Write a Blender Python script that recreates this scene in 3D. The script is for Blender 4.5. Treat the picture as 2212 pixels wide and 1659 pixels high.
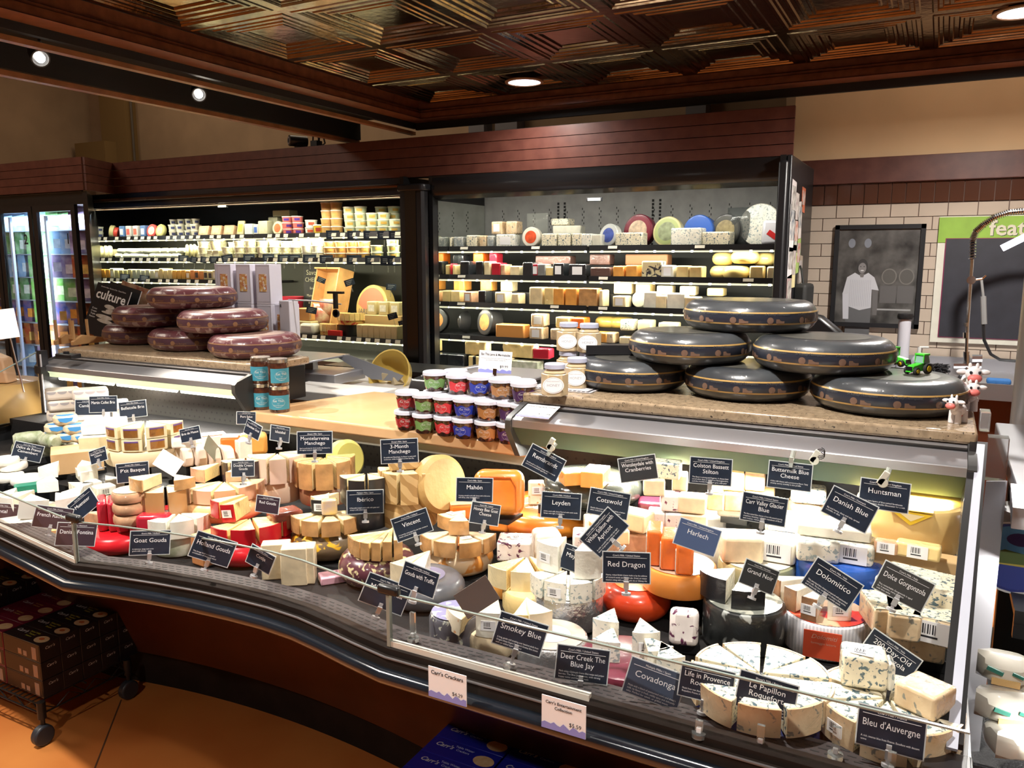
import bpy, bmesh, random
from math import *
from mathutils import Vector, Matrix, Euler
random.seed(7)
for o in list(bpy.data.objects): bpy.data.objects.remove(o)
SC=bpy.context.scene; COL=SC.collection
# ---------------- camera, world, exposure ----------------
F=1726.; YAW=radians(28); PIT=radians(9); EYE=1.65
cd=bpy.data.cameras.new('camera'); cam=bpy.data.objects.new('camera',cd); COL.objects.link(cam)
cd.sensor_width=36; cd.lens=F/2212*36; cd.clip_start=.05
cam.location=(0,0,EYE); cam.rotation_euler=(pi/2-PIT,0,YAW); SC.camera=cam
SC.view_settings.view_transform='Standard'; SC.view_settings.look='None'
SC.view_settings.exposure=0.15; SC.view_settings.gamma=1; SC.view_settings.use_curve_mapping=False
wd=bpy.data.worlds.new('world'); SC.world=wd; wd.use_nodes=True
wd.node_tree.nodes['Background'].inputs[0].default_value=(1,.86,.74,1)
wd.node_tree.nodes['Background'].inputs[1].default_value=.13
def lamp(kind,name,loc,power,col=(1,.93,.82),parent=None,**k):
    l=bpy.data.lights.new(name,kind); l.energy=power; l.color=col
    aim=k.pop('aim',None); rot=k.pop('rot',None)
    for a,b in k.items(): setattr(l,a,b)
    o=bpy.data.objects.new(name,l); COL.objects.link(o); o.location=loc
    if aim is not None: o.rotation_euler=(Vector(aim)-Vector(loc)).to_track_quat('-Z','Y').to_euler()
    if rot is not None: o.rotation_euler=rot
    if parent: o.parent=parent; o.matrix_parent_inverse=parent.matrix_world.inverted()
    return o
# view helpers: turn a reading on the photograph into a point on a known plane of the room
_f=Vector((-sin(YAW)*cos(PIT),cos(YAW)*cos(PIT),-sin(PIT))); _r=Vector((cos(YAW),sin(YAW),0)); _u=_r.cross(_f); EYEP=Vector((0,0,EYE))
_h=Vector((-sin(YAW),cos(YAW),0))
def ray(u,v): return _f+_r*((u-1106)/F)+_u*((829.5-v)/F)
def onz(u,v,z): d=ray(u,v); return EYEP+d*((z-EYE)/d.z)
def ony(u,v,y): d=ray(u,v); return EYEP+d*(y/d.y)
def att(u,v,t): return EYEP+ray(u,v)*t
def dep(p): return (Vector(p)-EYEP).dot(_f)
def colt(u,t,z):
    b=(t+(z-EYE)*sin(PIT))/cos(PIT); p=_r*((u-1106)/F*t)+_h*b; return Vector((p.x,p.y,z))
def away(p):
    d=Vector((p[0],p[1],0)); return d.normalized()
def face(p): return atan2(-p[0],p[1])   # yaw that turns local -y towards the viewer's side
# ---------------- materials ----------------
MT={}
def mat(key,c,r=.5,m=0,coat=0,bump=0,bs=60,var=0,vs=12,c2=None,spots=None,em=None,tr=0,ss=None,wave=None,ior=1.45,alpha=1,spec=None):
    if key in MT: return MT[key]
    M_=bpy.data.materials.new(key); M_.use_nodes=True; nt=M_.node_tree; N=nt.nodes; L=nt.links; p=N['Principled BSDF']
    def c4(x): return (x[0],x[1],x[2],1)
    p.inputs['Base Color'].default_value=c4(c); p.inputs['Roughness'].default_value=r; p.inputs['Metallic'].default_value=m
    p.inputs['Coat Weight'].default_value=coat; p.inputs['Coat Roughness'].default_value=.12; p.inputs['IOR'].default_value=ior
    if spec is not None: p.inputs['Specular IOR Level'].default_value=spec
    if tr: p.inputs['Transmission Weight'].default_value=tr
    if alpha<1: p.inputs['Alpha'].default_value=alpha
    if em: p.inputs['Emission Color'].default_value=c4(em[0]); p.inputs['Emission Strength'].default_value=em[1]
    tc=N.new('ShaderNodeTexCoord'); src=None
    if var or c2:
        n=N.new('ShaderNodeTexNoise'); n.inputs['Scale'].default_value=vs; n.inputs['Detail'].default_value=4; L.new(tc.outputs['Object'],n.inputs['Vector'])
        rp=N.new('ShaderNodeValToRGB'); e=rp.color_ramp.elements; e[0].position=.32; e[1].position=.68
        b=c2 or tuple(min(1,x*(1+var)) for x in c); a=c if c2 else tuple(x*(1-var) for x in c)
        e[0].color=c4(a); e[1].color=c4(b); L.new(n.outputs[0],rp.inputs[0]); src=rp.outputs[0]
    if wave:   # (colour, scale, direction, threshold)
        w=N.new('ShaderNodeTexWave'); w.bands_direction=wave[2]; w.inputs['Scale'].default_value=wave[1]; w.inputs['Distortion'].default_value=wave[4] if len(wave)>4 else 0
        L.new(tc.outputs['Object'],w.inputs['Vector']); rp=N.new('ShaderNodeValToRGB'); rp.color_ramp.interpolation='EASE'
        rp.color_ramp.elements[0].position=wave[3]; rp.color_ramp.elements[1].position=min(1,wave[3]+.08); L.new(w.outputs['Fac'],rp.inputs[0])
        mx=N.new('ShaderNodeMix'); mx.data_type='RGBA'; L.new(rp.outputs[0],mx.inputs['Factor'])
        if src: L.new(src,mx.inputs['A'])
        else: mx.inputs['A'].default_value=c4(c)
        mx.inputs['B'].default_value=c4(wave[0]); src=mx.outputs['Result']
    if spots:  # (colour, scale, threshold)
        n=N.new('ShaderNodeTexNoise'); n.inputs['Scale'].default_value=spots[1]; n.inputs['Detail'].default_value=2; n.inputs['Distortion'].default_value=.6
        mp=N.new('ShaderNodeMapping'); mp.inputs['Location'].default_value=(3,7,1); L.new(tc.outputs['Object'],mp.inputs[0]); L.new(mp.outputs[0],n.inputs['Vector'])
        rp=N.new('ShaderNodeValToRGB'); rp.color_ramp.elements[0].position=spots[2]; rp.color_ramp.elements[1].position=spots[2]+.05; L.new(n.outputs[0],rp.inputs[0])
        mx=N.new('ShaderNodeMix'); mx.data_type='RGBA'; L.new(rp.outputs[0],mx.inputs['Factor'])
        if src: L.new(src,mx.inputs['A'])
        else: mx.inputs['A'].default_value=c4(c)
        mx.inputs['B'].default_value=c4(spots[0]); src=mx.outputs['Result']
    if src: L.new(src,p.inputs['Base Color'])
    if bump:
        n=N.new('ShaderNodeTexNoise'); n.inputs['Scale'].default_value=bs; n.inputs['Detail'].default_value=3
        if coat: n.inputs['Distortion'].default_value=1.5
        L.new(tc.outputs['Object'],n.inputs['Vector']); b=N.new('ShaderNodeBump'); b.inputs['Strength'].default_value=bump; b.inputs['Distance'].default_value=.004
        L.new(n.outputs[0],b.inputs['Height'])
        if coat: L.new(b.outputs[0],p.inputs['Coat Normal'])
        else: L.new(b.outputs[0],p.inputs['Normal'])
    MT[key]=M_; return M_
WR=dict(coat=.9,bump=1.7,bs=38)      # cling film over cheese
def cm(key,c,c2=None,spots=None,wave=None,var=.1,r=.5,w=1):
    return mat(key,c,r,c2=c2,var=var,vs=25,spots=spots,wave=wave,**(WR if w else {}))
IV=cm('paste ivory',(.80,.66,.38)); YE=cm('paste yellow',(.80,.60,.25)); PW=cm('paste white',(.86,.82,.70)); OR=cm('paste orange',(.80,.36,.07)); DO=cm('paste deep orange',(.85,.16,.01))
TAN=cm('rind tan',(.50,.27,.10),var=.25); BRN=cm('rind brown',(.30,.15,.07),var=.3); PINK=cm('rind pinkish',(.60,.34,.19),var=.25); REDW=mat('red wax',(.55,.012,.02),.25,coat=.5,bump=.3,bs=40)
BLK=mat('black wax',(.016,.017,.02),.3,coat=.6,bump=.7,bs=35); DGR=mat('dark grey wax',(.10,.10,.11),.35,coat=.4,bump=.5,bs=40,var=.3)
BLU=cm('blue veined paste',(.84,.77,.58),spots=((.08,.14,.17),105,.565)); BLR=cm('blue cheese rind',(.60,.40,.22),c2=(.78,.62,.40),spots=((.25,.24,.20),60,.62))
BLG=cm('white blue marbled',(.86,.84,.74),spots=((.35,.42,.42),95,.57)); CRAN=cm('cranberry speckled paste',(.90,.84,.80),spots=((.12,.02,.07),60,.585))
APR=cm('apricot speckled paste',(.88,.78,.58),spots=((.75,.30,.08),60,.64)); CREAM=cm('cream rind',(.78,.64,.42),var=.15); MAHO=mat('orange oiled rind',(.80,.17,.02),.3,coat=.5,bump=.4,bs=30,c2=(.72,.28,.04),vs=10)
PCH=cm('peach wax',(.82,.46,.20)); GRN=cm('leaf green rind',(.25,.30,.16),c2=(.62,.64,.50)); WHT=mat('white bloomy rind',(.88,.86,.78),.7,bump=.3,bs=80)
BRAID=mat('braided rind',(.42,.25,.09),.5,coat=.4,bump=.5,bs=60,wave=((.62,.42,.19),14,'DIAGONAL',.45,3)); FOIL=mat('foil wrap',(.75,.76,.78),.22,m=.8,bump=1,bs=70); BFOIL=mat('blue foil wrap',(.02,.12,.55),.2,m=.3,coat=.8,bump=1,bs=40)
NFOIL=mat('navy foil',(.02,.025,.09),.25,coat=.6,bump=.9,bs=50); GGRN=cm('green patterned wrap',(.33,.36,.22),c2=(.66,.66,.55),var=.1); GREYW=mat('grey wax',(.24,.22,.22),.35,coat=.5,bump=.5,bs=20,var=.15)
YPR=mat('yellow brown printed rind',(.16,.11,.06),.3,coat=.7,bump=.5,bs=30,spots=((.80,.45,.03),26,.53)); HPR=mat('orange white printed rind',(.78,.60,.40),.3,coat=.8,bump=.7,bs=30,spots=((.72,.30,.06),24,.5))
VPR=mat('maroon printed rind',(.10,.03,.04),.3,coat=.6,spots=((.62,.52,.28),40,.56)); NPR=mat('navy printed rind',(.10,.10,.12),.3,coat=.7,bump=.6,bs=40,spots=((.55,.56,.45),55,.58)); PLUM=mat('plum wax',(.14,.02,.04),.3,coat=.6,bump=.6,bs=30)
EMM=mat('emmental rind',(.42,.25,.08),.5,bump=.3,bs=60,c2=(.56,.37,.14),vs=9); MARB=mat('black marbled rind',(.02,.022,.022),.3,coat=.8,bump=.9,bs=25,spots=((.38,.40,.38),30,.60))
PAPW=mat('white paper',(.85,.85,.86),.6); INK=mat('black ink',(.02,.02,.025),.6); NAVY=mat('navy card',(.010,.017,.033),.45,var=.3,vs=30); LET=mat('white lettering',(.8,.8,.8),.6)
CLR=mat('clear acrylic',(.9,.95,.93),.08,tr=.9); SLV=mat('clear card sleeve',(.62,.66,.66),.15,coat=.5); CHR=mat('chrome',(.8,.8,.82),.12,m=1); STL=mat('brushed steel',(.50,.50,.53),.30,m=.82)
BLKP=mat('black plastic',(.012,.012,.013),.3); BLKM=mat('black satin metal',(.014,.014,.016),.35); MBLK=mat('matt black',(.012,.012,.012),.7); LILAC=mat('lilac print',(.25,.26,.62),.6)
def dotmat(key,c,dc,px,pz,rad,stag=True,em=0,base_em=0,r=.5):
    # regular dots in the part's own x-z plane (perforations, led chips)
    M_=bpy.data.materials.new(key); M_.use_nodes=True; nt=M_.node_tree; N=nt.nodes; L=nt.links; p=N['Principled BSDF']; p.inputs['Roughness'].default_value=r
    tc=N.new('ShaderNodeTexCoord'); sp=N.new('ShaderNodeSeparateXYZ'); L.new(tc.outputs['Object'],sp.inputs[0])
    def mth(op,a,b=None):
        n=N.new('ShaderNodeMath'); n.operation=op
        for i,x in enumerate((a,b)):
            if x is None: continue
            if isinstance(x,(int,float)): n.inputs[i].default_value=x
            else: L.new(x,n.inputs[i])
        return n.outputs[0]
    zi=mth('DIVIDE',sp.outputs['Z'],pz); row=mth('FLOOR',zi); fz=mth('MULTIPLY',mth('SUBTRACT',mth('SUBTRACT',zi,row),.5),pz)
    xi=mth('DIVIDE',sp.outputs['X'],px)
    if stag: xi=mth('ADD',xi,mth('MULTIPLY',row,.5))
    fx=mth('MULTIPLY',mth('SUBTRACT',mth('SUBTRACT',xi,mth('FLOOR',xi)),.5),px)
    d=mth('SQRT',mth('ADD',mth('MULTIPLY',fx,fx),mth('MULTIPLY',fz,fz) if pz<1 else 0.0)); k=mth('LESS_THAN',d,rad)
    mx=N.new('ShaderNodeMix'); mx.data_type='RGBA'; L.new(k,mx.inputs['Factor']); mx.inputs['A'].default_value=(*c,1); mx.inputs['B'].default_value=(*dc,1); L.new(mx.outputs['Result'],p.inputs['Base Color'])
    if em: L.new(mx.outputs['Result'],p.inputs['Emission Color']); L.new(mth('ADD',mth('MULTIPLY',k,em),base_em),p.inputs['Emission Strength'])
    MT[key]=M_; return M_
# ---------------- mesh builder ----------------
class M:
    def __init__(s): s.v=[];s.f=[];s.m=[]
    def add(s,vs,fs,m=0,X=None):
        n=len(s.v)
        for a in vs: s.v.append(tuple(X@Vector(a)) if X else tuple(a))
        for f in fs: s.f.append([n+i for i in f]); s.m.append(m)
        return s
    def box(s,c,d,m=0,X=None,rz=0,rx=0,ry=0):
        x,y,z=d[0]/2,d[1]/2,d[2]/2
        vs=[Vector((i*x,j*y,k*z)) for k in(-1,1) for j in(-1,1) for i in(-1,1)]
        R=Matrix.Translation(c)@Euler((rx,ry,rz)).to_matrix().to_4x4()
        if X: R=X@R
        return s.add(vs,[(0,2,3,1),(4,5,7,6),(0,1,5,4),(2,6,7,3),(0,4,6,2),(1,3,7,5)],m,R)
    def bb(s,x0,x1,y0,y1,z0,z1,m=0,X=None): return s.box(((x0+x1)/2,(y0+y1)/2,(z0+z1)/2),(abs(x1-x0),abs(y1-y0),abs(z1-z0)),m,X)
    def prism(s,poly,z0,z1,m=0,mt=None,X=None):
        n=len(poly); vs=[(a,b,z0) for a,b in poly]+[(a,b,z1) for a,b in poly]
        a=sum(poly[i][0]*poly[(i+1)%n][1]-poly[(i+1)%n][0]*poly[i][1] for i in range(n))
        sd=[(i,(i+1)%n,n+(i+1)%n,n+i) for i in range(n)]; bo=list(range(n))[::-1]; to=list(range(n,2*n))
        if a<0: sd=[f[::-1] for f in sd]; bo=bo[::-1]; to=to[::-1]
        s.add(vs,sd+[bo],m,X); k=len(s.v)-2*n; s.f.append([k+i for i in to]); s.m.append(m if mt is None else mt); return s
    def lathe(s,pr,seg=32,m=0,X=None,ms=None):
        vs=[];fs=[];k=len(pr)
        for i in range(seg):
            a=2*pi*i/seg
            for r,z in pr: vs.append((r*cos(a),r*sin(a),z))
        n0=len(s.v); s.add(vs,[],m,X)
        for i in range(seg):
            j=(i+1)%seg
            for q in range(k-1):
                s.f.append([n0+i*k+q,n0+j*k+q,n0+j*k+q+1,n0+i*k+q+1]); s.m.append(ms[q] if ms else m)
        for q,fl in((0,1),(k-1,0)):
            if pr[q][0]>1e-5:
                f=[n0+i*k+q for i in range(seg)]; s.f.append(f[::-1] if fl else f); s.m.append((ms[0] if q==0 else ms[-1]) if ms else m)
        return s
    def cyl(s,c,r,h,m=0,seg=20,X=None,axis='z'):
        R=Matrix.Translation(c)
        if axis=='x': R=R@Matrix.Rotation(pi/2,4,'Y')
        if axis=='y': R=R@Matrix.Rotation(-pi/2,4,'X')
        return s.lathe([(r,-h/2),(r,h/2)],seg,m,(X@R) if X else R)
    def tube(s,pts,r,m=0,seg=8,X=None):
        pts=[Vector(p) for p in pts]; vs=[];fs=[]; up=Vector((0,0,1)); pa=None
        for i,p in enumerate(pts):
            d=(pts[min(i+1,len(pts)-1)]-pts[max(i-1,0)]).normalized()
            if pa is None: a=d.cross(up); a=a if a.length>.1 else d.cross(Vector((1,0,0)))
            else: a=pa-d*pa.dot(d)
            a.normalize(); pa=a; b=d.cross(a); rr=r[i] if isinstance(r,(list,tuple)) else r
            for q in range(seg):
                w=2*pi*q/seg; vs.append(p+a*cos(w)*rr+b*sin(w)*rr)
        for i in range(len(pts)-1):
            for q in range(seg):
                fs.append((i*seg+q,(i+1)*seg+q,(i+1)*seg+(q+1)%seg,i*seg+(q+1)%seg))
        n=len(pts); fs.append(tuple(range(seg))[::1]); fs.append(tuple((n-1)*seg+q for q in range(seg))[::-1])
        return s.add(vs,fs,m,X)
    def mesh(s,name,mats,smooth=True,ang=35):
        me=bpy.data.meshes.new(name); me.from_pydata(s.v,[],s.f)
        for a in mats: me.materials.append(a)
        me.polygons.foreach_set('material_index',s.m); 
        bm=bmesh.new(); bm.from_mesh(me); bmesh.ops.recalc_face_normals(bm,faces=bm.faces); bm.to_mesh(me); bm.free()
        if smooth:
            me.polygons.foreach_set('use_smooth',[True]*len(me.polygons)); me.set_sharp_from_angle(angle=radians(ang))
        return me
def put(name,me,parent=None,loc=(0,0,0),rot=(0,0,0),bev=0,label=None,bseg=2):
    o=bpy.data.objects.new(name,me); COL.objects.link(o); o.location=loc; o.rotation_euler=rot
    if parent: o.parent=parent
    if label: o['label']=label
    if bev:
        b=o.modifiers.new('bevel','BEVEL'); b.width=bev; b.segments=bseg; b.limit_method='ANGLE'; b.angle_limit=radians(40)
    return o
def tag(o,label,cat,group=None):
    o['label']=label; o['category']=cat
    if group: o['group']=group
    return o
def T(name,label,cat,loc=(0,0,0),rz=0,group=None,rx=0,ry=0):
    o=bpy.data.objects.new(name,None); COL.objects.link(o); o.empty_display_size=.03; o.location=loc; o.rotation_euler=(rx,ry,rz)
    return tag(o,label,cat,group)
def S(name,mb,mats,**k):
    o=put(name,mb.mesh(name,mats),**k); o['kind']='structure'; return o
def P(name,mb,mats,parent,**k): return put(name,mb.mesh(name,mats) if isinstance(mb,M) else mb,parent,**k)
ORD=['first','second','third','fourth','fifth','sixth','seventh','eighth','ninth','tenth','eleventh','twelfth','thirteenth','fourteenth','fifteenth','sixteenth','seventeenth','eighteenth','nineteenth','twentieth']
def od(i):
    return ORD[i] if i<20 else ('twenty-'+ORD[i-20] if i<29 else ('thirty-'+ORD[i-30] if 30<=i<39 else 'thirtieth'))
_tx={}
def textmesh(body,size=1.,bold=False,shear=0,align='CENTER'):
    k=(body,bold,shear,align)
    if k in _tx: return _tx[k]
    cu=bpy.data.curves.new('t','FONT'); cu.body=body; cu.size=1; cu.align_x=align; cu.align_y='CENTER'; cu.resolution_u=2; cu.space_line=.95; cu.shear=shear
    if bold: cu.offset=.018
    o=bpy.data.objects.new('t',cu); COL.objects.link(o); me=bpy.data.meshes.new_from_object(o); bpy.data.objects.remove(o)
    V=[tuple(v.co) for v in me.vertices]; Fc=[tuple(p.vertices) for p in me.polygons]
    w=(max(v[0] for v in V)-min(v[0] for v in V)) if V else 1
    _tx[k]=(V,Fc,w); return _tx[k]
def text(mb,body,c,h,m=0,maxw=None,X=None,bold=False,shear=0,align='CENTER',rot=0):
    """lettering lying in local x-z facing -y, centred at c, letter size h"""
    V,Fc,w=textmesh(body,bold=bold,shear=shear,align=align); s=h
    sx=s if not maxw or w*s<=maxw else maxw/w
    R=Matrix.Translation(c)@Matrix.Rotation(rot,4,'Y')@Matrix.Rotation(pi/2,4,'X')@Matrix.Diagonal((sx,s,1,1))
    if X: R=X@R
    n=len(mb.v)
    for v in V: mb.v.append(tuple(R@Vector(v)))
    for f in Fc: mb.f.append([n+i for i in f]); mb.m.append(m)
    return mb
def flat(mb,name,mats):
    me=bpy.data.meshes.new(name); me.from_pydata(mb.v,[],mb.f)
    for a in mats: me.materials.append(a)
    me.polygons.foreach_set('material_index',mb.m); return me
# ---------------- room lighting: recessed cans, track spots ----------------
WARM=(1,.88,.72); NEU=(1,.95,.88)
CANS=[(-2.19,4.27),(.22,4.05),(-.6,1.55),(-2.35,.75),(-2.0,2.55),(.5,.3),(-1.1,-.8)]
# ---------------- room shell ----------------
def plank(key,c,c2,vs=6): return mat(key,c,.35,c2=c2,vs=vs,coat=.2)
WOODR=mat('red stained wood',(.080,.025,.018),.42,c2=(.115,.040,.028),vs=14); MOULD=mat('mahogany moulding',(.15,.050,.024),.38,c2=(.24,.088,.042),vs=18)
fl=M().bb(-9.5,2.2,-3,7,-.05,0)
S('floor',fl,[mat('stained orange concrete',(.50,.135,.028),.42,c2=(.68,.25,.06),vs=1.6,coat=.15)])
sm=M()
_a=onz(262,1512,0); _b=onz(205,1659,0); _c=_b+(_b-_a)*2
for a,b in(((_a.x,_a.y),(_c.x,_c.y)),):
    d=Vector((b[0]-a[0],b[1]-a[1],0)); sm.box(((a[0]+b[0])/2,(a[1]+b[1])/2,.0006),(d.length,.005,.0012),0,rz=atan2(d.y,d.x))
S('trim_1',sm,[mat('floor joint',(.09,.035,.015),.8)])
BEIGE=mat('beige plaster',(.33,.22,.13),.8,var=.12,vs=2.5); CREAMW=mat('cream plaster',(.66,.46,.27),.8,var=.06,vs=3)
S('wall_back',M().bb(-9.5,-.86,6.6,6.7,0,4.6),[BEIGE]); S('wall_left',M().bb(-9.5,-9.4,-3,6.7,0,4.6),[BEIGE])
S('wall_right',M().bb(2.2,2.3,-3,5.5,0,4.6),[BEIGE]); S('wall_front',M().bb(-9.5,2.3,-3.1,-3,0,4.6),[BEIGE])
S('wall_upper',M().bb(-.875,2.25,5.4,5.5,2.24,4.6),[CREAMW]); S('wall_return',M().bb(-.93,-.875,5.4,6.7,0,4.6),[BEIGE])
S('ceiling_upper',M().bb(-9.5,2.3,-3.1,6.7,4.6,4.7),[MBLK])
# tiled wall behind the sink: cream brick-bond tiles with a soldier course of brown tiles above
GRT=mat('brown grout',(.12,.075,.06),.8); TC=mat('cream tile',(.42,.345,.28),.22,var=.05,vs=3); TB=mat('brown glazed tile',(.075,.03,.018),.12,coat=.5,bump=.25,bs=9)
tw=M(); tw.bb(-.9,2.25,5.41,5.5,0,2.24,0)
z=1.965; row=0; rh=.0775
while z>.7:
    x=-.9-(row%2)*.076
    while x<1.0:
        a=max(x,-.895); b=x+.147
        if b>a+.01: tw.bb(a,b,5.402,5.412,z-rh+.004,z,1)
        x+=.152
    z-=rh; row+=1
x=-.9
while x<1.0: tw.bb(x,x+.0715,5.400,5.412,1.972,2.10,2); x+=.076
S('wall_tiled',tw,[GRT,TC,TB])
S('trim_2',M().bb(-.885,2.2,5.375,5.4,2.093,2.243),[WOODR],bev=.004)
wp=M()
wp.bb(-9.0,-8.55,6.45,6.6,2.2,4.6); wp.bb(-9.3,-8.75,6.3,6.45,2.75,3.0)
S('trim_3',wp,[mat('ochre panel',(.20,.12,.04),.8)])
cb=T('wall_conduit','thin conduit pipes and cables on the dim wall above the freezer','pipe',(-8.6,6.5,2.5))
for i,(xa,za,xb,zb) in enumerate(((-8.5,2.3,-8.5,4.4),(-8.95,2.9,-8.6,2.3),(-9.0,4.3,-9.02,2.8))):
    P('conduit',M().tube([(xa+8.6,0,za-2.5),(xb+8.6,0,zb-2.5)],.014,0),[mat('grey conduit',(.10,.08,.06),.6)],cb)
# drop canopy with pressed copper tiles
CX0,CX1,CY0,CY1,CZ=-3.22,2.0,-1.9,4.70,2.65
COP=mat('copper ceiling tin',(.125,.080,.045),.13,m=1,bump=.2,bs=26,c2=(.21,.145,.082),vs=5)
tx,ty=.585,.65; X0=-1.885-4*tx; Y0=3.28-9*ty
prof=[(a,b*.5) for a,b in [(0,0),(.020,0),(.026,-.007),(.040,-.007),(.046,.006),(.058,.006),(.063,.016),(.080,.016),(.086,.008),(.098,.008),(.104,.020),(.120,.020),(.126,.012),(.136,.012),(.142,.026),(.158,.026),(.164,.020),(.172,.020),(.178,.034)]]
cl=M(); nx=int((CX1-X0)/tx)+1
for i in range(nx):
    for j in range(12):
        cx=X0+(i+.5)*tx; cy=Y0+(j+.5)*ty; n0=len(cl.v)
        if cx-tx/2<CX0-.35 or cy+ty/2>CY1+.5: continue
        for o_,h in prof:
            sx,sy=tx/2-o_,ty/2-o_*1.1
            for a,b in((-1,-1),(1,-1),(1,1),(-1,1)):
                cl.v.append((min(max(cx+a*sx,CX0),CX1),min(max(cy+b*sy,CY0-1),CY1),CZ+h))
        for q in range(len(prof)-1):
            for w in range(4):
                cl.f.append([n0+q*4+w,n0+q*4+(w+1)%4,n0+q*4+4+(w+1)%4,n0+q*4+4+w]); cl.m.append(0)
        cl.f.append([n0+(len(prof)-1)*4+w for w in range(4)]); cl.m.append(0)
me=flat(cl,'ceiling',[COP]); o=put('ceiling',me); o['kind']='structure'
S('ceiling_back',M().bb(CX0,CX1,CY0-1,CY1,CZ+.05,CZ+.12),[MBLK])
mo=M(); pr=[(0,.02),(0,-.010),(-.02,-.018),(-.02,-.030),(-.035,-.036),(-.04,-.052),(-.04,-.072),(-.055,-.08),(.075,-.08),(.075,.1),(0,.1)]
# back moulding along X, left moulding along Y
def ext(mb,pr,f0,f1,m=0):
    n=len(pr); k=len(mb.v); mb.v+= [f0(a,b) for a,b in pr]+[f1(a,b) for a,b in pr]
    for i in range(n): mb.f.append([k+i,k+(i+1)%n,k+n+(i+1)%n,k+n+i]); mb.m.append(m)
    mb.f.append([k+i for i in range(n)][::-1]); mb.m.append(m); mb.f.append([k+n+i for i in range(n)]); mb.m.append(m)
ext(mo,pr,lambda a,b:(CX0-a,CY1+a,CZ+b),lambda a,b:(CX1,CY1+a,CZ+b)); ext(mo,pr,lambda a,b:(CX0-a,CY1+a,CZ+b),lambda a,b:(CX0-a,CY0,CZ+b))
S('trim_4',mo,[MOULD])
bk=M().bb(CX0-.08,CX1,CY1+.076,CY1+.10,CZ-.125,CZ+.3); S('trim_5',bk,[MBLK])
# track-light trough running beside the canopy
tr=M().bb(-3.86,-3.30,-2,4.82,2.63,2.70,0).bb(-3.86,-3.83,-2,4.84,2.50,2.70,0).bb(CX0-.11,CX0-.078,CY0,CY1+.10,CZ-.115,CZ+.3)
S('trim_6',tr,[MBLK])
S('trim_7',M().bb(-3.375,-3.335,-2,4.83,2.50,2.522).bb(-3.90,-3.855,-2,4.86,2.475,2.502),[mat('light oak trim',(.28,.12,.05),.4,var=.2)])
for i,(u,v) in enumerate(((88,127),(430,205))):
    p=onz(u,v,2.53); aim=Vector((-1.2,1.6,1.1)); t=T('track_spotlight',('lit track spotlight in the dark trough, nearer the left edge of the picture','lit track spotlight in the dark trough, nearer the copper ceiling corner')[i],'spotlight',p,group='track spotlights in the trough')
    q=(aim-p).to_track_quat('-Z','Y').to_euler()
    P('lamp_housing',M().lathe([(.0,.10),(.03,.098),(.036,.05),(.04,0),(.034,0),(.03,.02)],20),[BLKM],t,rot=q)
    P('lamp_bulb',M().cyl((0,0,.006),.020,.006,0,20),[mat('spot glow',(1,1,1),em=((1,.93,.8),60))],t,rot=q)
    P('stem',M().tube([(0,0,.08),(-.02,.02,.07)],.007),[BLKM],t)
    lamp('SPOT','track_spot_light',p+(aim-p).normalized()*.03,150,(1,.9,.75),spot_size=radians(60),spot_blend=.5,shadow_soft_size=.02,aim=aim)
def can(i,x,y,lab,pw):
    t=T('recessed_downlight',lab,'light',(x,y,CZ),group='recessed downlights')
    P('trim_ring',M().lathe([(.098,.0),(.112,-.004),(.112,-.010),(.094,-.012),(.092,.0)],36),[mat('brass ring',(.45,.28,.16),.3,m=.6)],t)
    P('reflector',M().lathe([(.092,-.008),(.086,-.004),(.0,-.002)],36),[mat('lamp reflector glow',(.9,.9,1),em=((.85,.87,1),3.2))],t)
    lamp('SPOT','downlight',(x,y,CZ-.03),pw,NEU,spot_size=radians(172),spot_blend=.8,shadow_soft_size=.05,rot=(0,0,0))
can(0,-2.19,4.27,'recessed ceiling downlight above the middle of the back cases',45); can(1,.22,4.05,'recessed ceiling downlight cut by the right edge of the picture',260)
for (x,y),pw in zip(CANS[2:],(170,230,75,90,90)):
    if y<2.2: t=T('recessed_downlight','recessed downlight in the copper ceiling above the shoppers','light',(x,y,CZ),group='recessed downlights above the shoppers'); P('trim_ring',M().lathe([(.098,.0),(.112,-.004),(.112,-.010),(.094,-.012),(.092,.0)],36),[mat('brass ring',(.45,.28,.16),.3,m=.6)],t); P('reflector',M().lathe([(.092,-.008),(.086,-.004),(.0,-.002)],36),[mat('bright lamp glow',(.9,.9,1),em=((1,.96,.9),14))],t)
    lamp('SPOT','downlight',(x,y,CZ-.03),pw,NEU,spot_size=radians(120),spot_blend=.5,shadow_soft_size=.04,rot=(0,0,0))
lamp('AREA','unseen_fill_light',(-5.8,5.6,4.4),36,(1,.80,.58),shape='RECTANGLE',size=5,size_y=.5,rot=(0,0,0))  # unseen area lamp, added to brighten the wall behind the crown
lamp('AREA','unseen_fill_light',(-6.5,.5,4.3),120,(1,.86,.70),shape='RECTANGLE',size=2,size_y=2,rot=(0,0,0))
lamp('AREA','unseen_fill_light',(.6,5.0,3.9),22,(1,.82,.62),shape='RECTANGLE',size=2.2,size_y=.2,rot=(radians(20),0,0))  # unseen wash lamp, added to brighten the cream upper wall
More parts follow.
